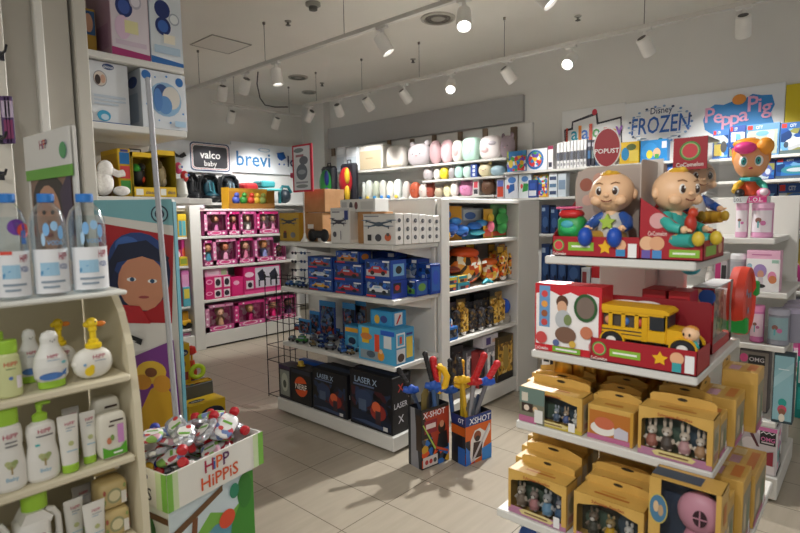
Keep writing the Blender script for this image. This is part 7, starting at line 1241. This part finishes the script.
r, w, h = root_at('booster_seat', 'y', CF, 246, 260, 182, CZ, .3, 'red and dark booster seat above the yellow toy display', 'booster seat'); MB().box(-w/2, 0, h*.55, w/2, .25, h*.95, 'b82a30', .03).build('seat_cushion', r); MB().box(-w*.4, .03, 0, w*.4, .2, h*.6, '2a2a30', .02).build('base', r)
r, w, h = root_at('high_chair', 'y', CF, 263, 281, 181, CZ, .3, 'turquoise baby high chair seat beside the red booster seat', 'high chair'); MB().box(-w*.45, .02, h*.72, w*.3, .26, h, '4aa8b0', .02).build('backrest', r); MB().box(-w*.5, -.03, h*.55, w*.55, .25, h*.66, '6ac8c8', .015).build('tray', r); m = MB()
for s in (-.35, .35): m.cyl((s*w, .1, .006), (s*w*.6, .1, h*.6), .012, '8a9a9c', n=8)
m.build('chair_legs', r)
r, w, h = root_at('baby_carrier', 'y', CF-.02, 283, 297, 185, CZ, .3, 'teal baby carrier seat at the outer end of the seat row', 'baby carrier'); MB().tube([(-w*.42, .1, 0), (-w*.42, .1, h*.6), (-w*.2, .1, h*.92), (w*.2, .1, h*.92), (w*.42, .1, h*.6)], w*.09, '1c6a72', 9).build('hood', r); MB().ell((0, .12, h*.4), (w*.36, .1, h*.38), '24303a', 14, 9).build('padding', r)
# sign boards on the back wall
SY = 6.485
def wall_board(name, u0, u1, v0, v1, lab, items, plane=SY, axis='y', th=.03, base='dfe3e8'):
    um = (u0+u1)/2; kw = {axis: plane}; a = P(u0, (v0+v1)/2, **kw); b = P(u1, (v0+v1)/2, **kw); z1 = P(um, v0, **kw).z; z0 = P(um, v1, **kw).z; w = (a-b).length; c = (a+b)/2
    t = thing(name, (c.x, c.y, z0), FY if axis == 'y' else FX, lab, 'sign'); MB().box(-w/2, 0, 0, w/2, th, z1-z0, base, .002).build('board', t); MB().art(items, w, z1-z0, (-w/2, 0, 0), eps=.0012).build('front_print', t); return t, w, z1-z0
def rrect(x0, y0, x1, y1, rx, ry, c): 
    pts = []
    for (cx, cy, a0) in ((x1-rx, y1-ry, 0), (x0+rx, y1-ry, 90), (x0+rx, y0+ry, 180), (x1-rx, y0+ry, 270)):
        for i in range(6): a = radians(a0+18*i); pts.append((cx+rx*cos(a), cy+ry*sin(a)))
    return ('p', pts, c)
wall_board('brand_sign', 158, 231.5, 141, 172, 'white brand sign board with dark rounded plate and pale lettering', [rrect(.41, .05, .97, .98, .06, .12, '2a3a68'), rrect(.425, .09, .955, .94, .05, .11, 'e8e8ea'), rrect(.435, .12, .945, .91, .045, .1, 'b83a3a'), rrect(.44, .135, .94, .895, .045, .1, 'e8e8ea'), rrect(.45, .16, .93, .87, .04, .09, '3a3a40'), ('t', 'valco', .685, .6, .26, 'f0f0ee', .44), ('t', 'baby', .685, .31, .18, 'f0f0ee', .3), ('p', [(.2, .6), (.26, .5), (.33, .62), (.36, .5), (.3, .42), (.22, .44)], '1c1c20')])
wall_board('brand_sign', 232, 345, 147, 175, 'white brand sign board with blue lettering and small pram mark', [('r', 0, 0, 1, 1, 'dfe3e8'), ('t', 'brevi', .165, .48, .5, '2a70a8', .335), ('e', .25, .8, .05, .07, '9ab8d0'), ('e', .25, .8, .037, .05, 'dfe3e8'), ('e', .385, .64, .03, .12, '1f5aa8'), ('p', [(.35, .74), (.41, .8), (.43, .6), (.39, .48), (.37, .52)], '1f5aa8'), ('c', .37, .36, .014, '1f5aa8'), ('c', .41, .36, .014, '1f5aa8'), ('t', 'lorelli', .56, .5, .4, '2a3a6a', .26)])
# ================================================================ PLUSH WALL (faces -X)
KP = KX+.03
def cushion(u0, u1, vt, z, lab, col, deco=(), d=.16, ears=None, name='cushion', pw=.75, cat='cushion', dx=0, face=False):
    r, w, h = root_at(name, 'x', KP+dx, u0, u1, vt, z, d, lab, cat); w *= .94; s = min(d/2, w*.35)
    MB().ell((0, s, h*.5), (w/2, s, h*.5), col, 18, 12, pw=pw).build('cushion_body' if cat == 'cushion' else 'plush_body', r)
    if ears:
        for k in (-1, 1): MB().ell((k*w*.34, s, h*.98), (w*.12, s*.4, h*.14), ears, 10, 7).build('ear', r)
    if face:
        m = MB()
        for k in (-1, 1): m.ell((k*w*.16, .004, h*.52), (w*.035, .006, h*.03), '4a4a50', 8, 6)
        m.ell((0, -.002, h*.45), (w*.05, .008, h*.03), 'd0a0a4', 8, 6); m.build('face_features', r)
    for (nm, c, x, zz_, rx, rz_) in deco: MB().ell((x*w, .01, zz_*h), (rx*w, .02, rz_*h), c, 10, 7).build(nm, r)
    return r
z = zk1
for i, (u0, u1) in enumerate(((336, 345), (345.5, 358))):
    carton('bagged_bedding', 'x', KP, u0, u1, 147, z, .25, 'dde2e6', [('r', .1, .1, .9, .6, 'c8d2da'), ('r', .1, .7, .9, .9, 'eef2f4')], 'white bagged bedding '+('farthest along' if i == 0 else 'second along')+' the top plush board', 'bedding', bev=.02)
r = carton('blanket_pack', 'x', KP, 359, 382.5, 145, z, .2, 'd8d4cc', [('r', .05, .04, .95, .78, 'c4b496'), ('r', .3, .45, .6, .5, 'a89878')], 'beige folded blanket in a clear bag on the top plush board', 'blanket', bev=.015)
cushion(384, 403, 145, z, 'white square cushion next to the beige blanket', 'e8e2da', [('piping', 'd8c8b0', 0, .12, .42, .06)], pw=.55)
cushion(404.5, 428, 143, z, 'pale grey rabbit cushion on the top plush board', 'c4bcc0', ears='c8c0c4', face=True)
cushion(427, 439, 140, z, 'dusty pink heart cushion on the top plush board', 'b49498', pw=.9)
cushion(438, 451, 139, z, 'lighter pink curled cushion on the top plush board', 'c4a0a4', pw=.9, dx=.02)
cushion(450, 461, 140, z, 'cream cushion with print between pink and mint cushions', 'd8d4cc', [('print_patch', 'c8b0b0', 0, .5, .3, .25)])
cushion(460, 477, 137, z, 'mint green square cushion on the top plush board', 'b4d8c8', [('print_patch', 'd0e4da', 0, .5, .25, .22)], pw=.5)
cushion(476.5, 500, 135, z, 'large white cushion with rosy print on the top plush board', 'e6dedc', [('print_patch', 'd8b8b8', -.15, .4, .2, .14), ('print_patch', 'c8c0c8', .15, .65, .2, .1)], pw=.6)
cushion(498, 512, 135, z, 'grey mauve rabbit plush at the end of the top plush board', '9a8a92', ears='8a7a84', face=True, name='plush_rabbit', cat='plush animal')
z = zk2
for (u0, u1, vt, c, e, lab, f) in ((421, 431, 165, 'b8b2b4', 'b0aaac', 'grey rabbit plush first on the middle plush board', True), (432, 439, 169, 'd0ccc8', None, 'small white plush beside the grey rabbit', True), (438, 447, 167, 'd8c02a', None, 'bright yellow plush on the middle plush board', True), (447, 454, 167, '9a9698', 'a09c9e', 'grey plush right of the yellow plush', True), (453, 462, 165, 'a8d0c4', None, 'mint plush with white bib on the middle plush board', False), (461, 471, 165, 'c4dcd4', None, 'pale mint and white plush next to the blue box', False), (476, 490, 163, 'e4d8b0', 'd8c080', 'cream plush with ears right of the blue box', True), (488, 503, 165, '9ab4c0', None, 'blue grey round plush at the end of the middle plush board', False)):
    cushion(u0, u1, vt, z, lab, c, ears=e, name='plush_toy', cat='plush animal', face=f, d=.12, pw=.85)
carton('plush_box', 'x', KP, 470.5, 477, 164, z, .1, '2a4a9a', [('r', .3, .1, .7, .9, 'd8e0f0'), ('r', .3, .3, .7, .38, '2a4a9a'), ('r', .3, .6, .7, .68, '2a4a9a')], 'narrow blue and white box between mint and cream plush')
z = zk3
for k, (u0, u1, vt, c, lab) in enumerate(((357, 364, 182, 'd8dcd4', 'white bagged plush first of the hanging row'), (364, 371, 180, 'e0e4dc', 'white bagged plush second of the hanging row'), (371, 378, 181, 'c4ccb8', 'greenish white bagged plush third of the hanging row'), (378, 385, 180, 'dcdcd4', 'white bagged plush fourth of the hanging row'), (385, 392, 181, 'e4e0d4', 'cream bagged plush fifth of the hanging row'), (392, 400, 179, 'd8e0dc', 'white bagged plush sixth of the hanging row'), (401, 408, 181, 'e8e4de', 'white plush beside the orange striped one'), (408, 418, 182, 'd86a4a', 'orange and white striped plush on the lowest plush board'), (417, 426, 184, 'e8dcd4', 'cream plush with orange feet on the lowest plush board'), (423, 433, 181, '9a4a3a', 'rusty red plush on the lowest plush board'), (433, 441, 188, 'b8a890', 'small beige plush on the lowest plush board'), (442, 450, 185, 'e4dcb0', 'pale yellow plush on the lowest plush board'), (449, 457, 182, 'e8e2dc', 'cream white plush beside the pink one'), (457, 472, 181, 'd88ab4', 'pink round plush on the lowest plush board'), (479, 493, 178, '6a4a34', 'dark brown bear plush on the lowest plush board'))):
    r = cushion(u0, u1, vt, z, lab, c, name='plush_toy', cat='plush animal', d=.11, pw=.8, face=k > 6, ears=c if k > 8 else None, dx=.02*(k % 2))
    if k < 6:
        q = r; MB().cyl((0, .05, .13), (0, .05, .17), .004, '9a9a98', n=6).build('hang_loop', q); MB().ell((0, .0, .03), (.03, .012, .022), ('4a8ad0', 'e8c83a', '4aa0d8', '4a90d8', '3a8ad0', 'e0b83a')[k], 10, 7).build('coloured_base', q)
carton('plush_box', 'x', KP, 472.5, 479, 180, z, .1, 'dcd8d8', [('r', .2, .5, .8, .9, 'd84a5a'), ('r', .2, .1, .8, .4, '3a3a44')], 'narrow white and red box between pink and brown plush')
# bright backpacks at the far end
for (u0, u1, vt, c, c2, lab) in ((318, 331, 166, '2a8a3a', '1c2c7a', 'green and dark blue backpack behind the notice board'), (337, 352, 163, 'a81c24', 'd8b02a', 'red and yellow backpack at the far end of the plush shelves')):
    r, w, h = root_at('child_backpack', 'x', KX-.25, u0, u1, vt, zk3-.05, .15, lab, 'backpack'); MB().box(-w/2, .05, 0, w/2, .15, h, '1a1a24', .03).build('back_panel', r); MB().ell((-w*.05, .05, h*.55), (w*.4, .08, h*.36), c, 14, 9).build('main_pocket', r); MB().ell((w*.22, .0, h*.68), (w*.14, .03, h*.2), c2, 12, 8).ell((w*.2, .0, h*.25), (w*.16, .03, h*.2), c2, 12, 8).build('front_pocket', r); MB().tube([(-w*.1, .1, h), (-w*.1, .1, h*1.08), (w*.1, .1, h*1.08), (w*.1, .1, h)], .008, '1a1a24', 7).build('carry_loop', r)
t, S = unit('backpack_shelf', (KX-.1, P(340, 200, x=KX-.15).y), 'low white shelf block carrying the two bright backpacks', 'shelf block'); S('body', KX-.27, P(354, 200, x=KX-.2).y, 0, KX-.02, P(316, 200, x=KX-.2).y, zk3-.052)
t, S = unit('plush_base_cabinet', (5.1, 4.0), 'white base cabinet below the lowest plush board', 'cabinet'); S('body', KX+.03, P(494, 198, x=KX).y+.01, 0, XW-.045, 5.4, zk3-.03)
# ================================================================ BOARD GAMES
z = zl1
def game(u0, u1, vt, z, lab, c, items, d=.08, name='board_game', dx=0, group=None): return carton(name, 'x', KP+dx, u0, u1, vt, z, d, c, items, lab, 'board game' if name == 'board_game' else 'box', group)
game(507, 526, 151, z, 'landscape blue and yellow board game first on the upper game board', '4a90c0', [('r', .02, .04, .98, .78, 'B:game:30'), ('r', .1, .76, .8, .96, '3a8ad0'), ('e', .2, .4, .12, .2, 'e0c84a'), ('r', 0, .5, .08, 1, 'b8c84a')])
game(526.5, 547, 149, z, 'blue round-picture board game second on the upper game board', 'dfe3e8', [('e', .42, .5, .42, .46, '2a70b0'), ('e', .42, .5, .33, .36, 'B:game:34'), ('r', .86, .1, .97, .9, 'e8e8ec')])
game(547.5, 553, 146, z, 'white slim game box edge beside the round-picture game', 'e0dcde', [('r', 0, .85, 1, 1, '8a2a4a'), ('r', .2, .1, .8, .3, '3a3a4a')])
for i in range(9):
    u = 556.5+3.35*i; carton('toy_book', 'x', KP+.01, u, u+3.0, 143-.45*i, z, .16, 'd8d8d8', [('r', 0, .3, 1, .62, '4a4a50' if i % 2 else '5a5e6a'), ('r', .2, .1, .8, .2, '8a8a90')], NTH[i+1].capitalize()+' of the nine white book spines on the upper game board', 'book', 'white spined books')
for i, c in enumerate(('2a2a3a', '3a3a44', '1c3a5a', '24304a')):
    u = 587+4*i; carton('toy_book', 'x', KP+.01, u, u+3.6, 140, z, .16, c, [('r', .1, .3, .9, .6, '6a7a7a' if i % 2 else '3a6a9a'), ('r', .1, .75, .9, .9, 'a8a8b0')], NTH[i+1].capitalize()+' of the four dark spines after the white books', 'book', 'dark spined books')
z = zl2
game(504.5, 518, 173, z, 'white board game with blue diamond on the lower game board', 'dde2ea', [('p', [(.3, .2), (.75, .35), (.72, .62), (.4, .6), (.25, .4)], '2a62b0'), ('e', .55, .78, .3, .14, '4a80c8'), ('e', .25, .5, .12, .1, 'd84a4a')])
game(518.5, 531, 172.5, z, 'white board game with green diamond on the lower game board', 'dde4e6', [('p', [(.3, .25), (.75, .3), (.78, .6), (.4, .62)], '3a9a4a'), ('e', .5, .8, .28, .12, '5a8ac8'), ('e', .25, .5, .1, .1, 'd84a4a')])
game(496.5, 504, 177, z, 'red and blue toy pack beside the blue diamond game', 'c8c0c8', [('r', .1, .1, .9, .6, 'c84a34'), ('r', .1, .6, .9, .9, '5a6ab0')])
game(528, 537, 180, z, 'small dark blue game box before the green diamond game', '2a4a90', [('r', .1, .1, .9, .4, 'dce0e8'), ('r', .2, .5, .8, .8, '3a5ab0')], dx=-.015)
game(533, 548, 175, z, 'red and green patterned game on the lower game board', 'c8a04a', [('r', .05, .05, .95, .95, 'B:game:45'), ('r', .2, .3, .6, .6, '2a4aa0')], dx=.02)
game(548.5, 557, 173, z, 'white and blue stacked game box on the lower game board', 'd8e0e8', [('r', .1, .1, .9, .25, '3a4a6a'), ('r', .1, .4, .9, .55, '5a7a9a'), ('r', .1, .7, .9, .85, '3a4a6a')])
game(557.5, 566, 173, z, 'pale game box last before the boxed doll backing card', 'c8d4dc', [('r', .1, .3, .9, .7, '7a90a8')])
z = zl1
game(619, 639, 142, z, 'yellow board game behind the sale sign', 'e0b82a', [('e', .3, .45, .2, .3, '2a8ac0'), ('r', .5, .1, .95, .6, 'e8d05a'), ('e', .6, .75, .25, .15, '5a6a3a')])
game(640, 667, 140, z, 'blue board game with cartoon-like figures behind the doll boxes', '2a8ad0', [('e', .35, .5, .3, .4, '3a9ae0'), ('e', .35, .35, .12, .2, 'e8d84a'), ('e', .62, .4, .14, .22, 'e8c09a'), ('r', .55, .15, .7, .35, '4aa04a'), ('r', .8, .6, .98, .9, 'e8e8f0')])
game(664, 674, 158, zl2, 'blue and orange game box low behind the red header card', '3a6ab0', [('r', .1, .1, .9, .5, 'c88a4a')])
# ================================================================ WALL SIGNS ABOVE
WS = XW-.02
t, w, h = wall_board('brand_sign', 562, 624.5, 107, 160, 'white sign panel with letter blocks in many colours inside a dark outline', [('p', [(.06, .1), (.04, .64), (.16, .66), (.17, .78), (.5, .88), (.54, .92), (.58, .88), (.6, .7), (.95, .76), (.97, .2), (.95, .2), (.93, .72), (.57, .66), (.555, .84), (.19, .75), (.19, .62), (.065, .6), (.08, .1)], '2a2a34'), ('e', .535, .9, .04, .06, 'c83a4a')]+[('t', ch, .13+.088*i, .53+(.02 if i % 2 else -.02), hh*1.1, c, .115) for i, (ch, hh, c) in enumerate(zip('Lalaloopsy', (.3, .24, .34, .24, .36, .22, .22, .24, .24, .24), ('c8402a', '2a9ab0', 'd8802a', '3a70c0', 'c84a30', '4a9a4a', '2a90c8', 'c83a30', 'd89a2a', '8a4ab0')))], WS, 'x', base='e4e4e2')
t, w, h = wall_board('brand_sign', 625, 697, 99, 150, 'white sign panel with blue lettering in an oval of small ornaments', [('t', 'Disney', .52, .79, .13, '3a4a6a', .3), ('t', 'FROZEN', .5, .52, .34, '2a62b0', .8, .05)]+[('e', .5+.43*cos(a), .5+.36*sin(a), .02, .022, c) for a, c in zip([2*pi*k/22 for k in range(22)], ['6a90c0', '3a4a6a', '8aa8c8']*8)]+[('e', .5+.36*cos(a), .5+.32*sin(a), .035, .012, 'a8b8cc') for a in [2*pi*(k+.5)/14 for k in range(14)]]+[('e', .54, .2, .03, .03, '2a90a0'), ('e', .3, .24, .05, .014, '7a90a8'), ('e', .72, .24, .05, .014, '7a90a8')], WS, 'x', base='e4e5e6')
cl = [(.05, .16), (.02, .42), (.08, .68), (.18, .78), (.3, .74), (.42, .8), (.56, .8), (.68, .92), (.8, .86), (.93, .84), (.97, .6), (.92, .4), (.97, .16), (.85, .06), (.6, .0), (.35, .02), (.2, -.02)]
t, w, h = wall_board('brand_sign', 697.5, 784, 88, 140, 'white sign panel with a blue cloud shape and pink lettering', [('p', [(a*.86+.06, b*.78+.14) for a, b in cl], '2a88cc')]+[('t', ch, x, y, s, 'e8a8c8', .12) for ch, x, y, s in (('P', .16, .56, .3), ('e', .26, .52, .28), ('p', .36, .46, .28), ('p', .46, .46, .28), ('a', .56, .5, .28), ('P', .66, .68, .3), ('i', .735, .64, .28), ('g', .81, .6, .28))]+[('e', .5, .78, .08, .1, 'e0903a')], WS, 'x', base='e2e4e4')
t, w, h = wall_board('yellow_wall_panel', 785, 830, 82, 150, 'plain yellow wall panel at the end of the sign row', [], WS, 'x', base='d8c010')
# ================================================================ BRICK SETS (faces -X)
def brick(u0, u1, vt, z, lab, c, its, d=.07, dx=0): return carton('brick_set_box', 'x', KP+dx, u0, u1, vt, z, d, c, [('r', 0, 0, 1, 1, c), ('r', .03, .05, .97, .8, 'B:lego:18')]+its+[('r', .04, .84, .2, .97, 'c82a24'), ('t', 'CITY', .4, .9, .1, 'e0e8f0', .2)], lab, 'brick set', 'building brick sets on the wall')
B1 = [('e', .5, .4, .4, .3, '8ab0c8'), ('e', .6, .3, .25, .15, 'c8ccc8'), ('r', 0, 0, 1, .15, '6a6a5a')]
brick(712, 728, 130, zb[0], 'brick set with yellow vehicle, first of the topmost row', '3a6ab0', [('r', .1, .1, .6, .5, 'c8b04a'), ('e', .7, .4, .2, .2, '4a4a4a')])
brick(728.5, 744.5, 126, zb[0], 'brick set with blue and white checks in the topmost row', '2a4a90', [('r', .1, .5, .4, .8, 'e0e4e8'), ('r', .5, .3, .9, .5, 'd8a83a'), ('r', .2, .1, .6, .3, 'c84a4a')])
brick(745, 778.5, 124, zb[0], 'large brick set with building and fire truck in the topmost row', '5a8ab0', [('r', .05, .05, .95, .8, 'a8b0a0'), ('r', .1, .1, .3, .6, '8a4a3a'), ('r', .4, .1, .6, .4, 'c8502a'), ('r', .65, .2, .85, .75, 'c0c8c8'), ('e', .5, .7, .2, .08, '6aa0c8')])
brick(779, 812, 122, zb[0], 'brick set with white airplane at the end of the topmost row', '2a62a0', [('e', .55, .35, .4, .16, 'dce0e2'), ('p', [(.3, .1), (.9, .3), (.85, .38), (.25, .2)], 'b8bcc0'), ('e', .2, .3, .08, .1, '3a4a5a'), ('r', 0, 0, 1, .12, '5a6a6a')])
brick(757, 774.5, 158, zb[1], 'dark violet blue brick set in the middle row', '2a2f68', [('e', .5, .45, .35, .3, '5a6aa8'), ('e', .6, .4, .15, .15, 'c8d0e0')])
brick(775, 812, 156, zb[1], 'brick set with green white racing boat in the middle row', '1c3f80', [('e', .55, .42, .4, .2, '3a8a9a'), ('e', .6, .42, .3, .1, 'c8d4d8'), ('r', 0, 0, 1, .15, '4a5a6a')])
zr = zb[2]
brick(757, 775, 182, zr, 'blue brick set standing behind the plush doll on the third row', '24488a', [('e', .5, .5, .35, .3, '5a7ab0')], dx=.12)
brick(776, 812, 180, zr, 'blue brick set standing behind the bagged sweets-coloured toys', '1f4a90', [('e', .5, .5, .4, .3, '3a70b0'), ('e', .6, .5, .2, .15, 'c8c0a0')], dx=.12)
for k, (u0, u1, vt, c, lab) in enumerate(((768, 778, 205, 'c02a5a', 'first red figure bag of the lower right row'), (777.5, 788, 203, 'a82048', 'second crimson figure bag of the lower right row'), (787.5, 801, 200, 'c8304a', 'third orange topped figure bag of the lower right row'))):
    r, w, h = root_at('figure_bag', 'x', KP-.02, u0, u1, vt, zr, .06, lab, 'toy bag', 'red figure bags'); MB().ell((0, .03, h*.36), (w/2, .03, h*.37), 'B:doll:30', 14, 9, pw=.6).build('bag_body', r); MB().ell((0, .03, h*.8), (w*.46, .028, h*.22), ('d8c03a', 'd88a2a', 'd8703a')[k], 12, 8).build('bag_top', r); MB().box(-w*.3, -.004, h*.5, w*.3, .0, h*.62, c, .002).build('bag_label', r)
for k, (u0, u1, vt, c, lab) in enumerate(((781, 789, 242, 'd8b84a', 'yellow topped toy pack on the fourth row by the photo edge'), (788, 800, 238, 'b8a03a', 'olive and purple toy pack on the fourth row by the photo edge'), (779, 786, 262, 'b03a8a', 'purple shiny toy pack low on the fourth row'), (786, 800, 264, 'a82a70', 'magenta shiny toy pack low on the fourth row by the photo edge'))):
    r, w, h = root_at('toy_pack', 'x', KP-.02+(.1 if k < 2 else 0), u0, u1, vt, zb[3], .06, lab, 'toy pack'); MB().ell((0, .03, h*.5), (w/2, .03, h*.5), c, 14, 9, pw=.7).build('pack_body', r); MB().box(-w*.3, -.004, h*.3, w*.3, .002, h*.5, 'd8c8d0', .002).build('pack_label', r)
for k, (u0, u1, vt, c) in enumerate(((776, 788, 300, '6a7a90'), (788, 801, 298, '8a8a9a'), (776, 788, 330, 'c8b04a'), (789, 801, 328, 'b8a860'))):
    zz_ = zb[3]-.32 if k < 2 else zb[3]-.62
    carton('toy_box', 'x', KP, u0, u1, P(782, 0, x=KP).z and vt, zz_, .1, c, [('r', .1, .1, .9, .9, 'B:lol:24')], ('grey lilac', 'pale grey', 'yellowish', 'sand coloured')[k]+' toy box on the low wall shelf behind the doll jars')
t, S = unit('low_wall_shelf', (5.15, .4), 'low white wall shelves behind the surprise doll unit', 'wall shelf'); S('shelf_board', KX, y0, zb[3]-.345, XW-.045, .9, zb[3]-.321); S('shelf_board', KX, y0, zb[3]-.645, XW-.045, .9, zb[3]-.621); S('plinth', KX, y0, 0, XW-.045, .9, .12)
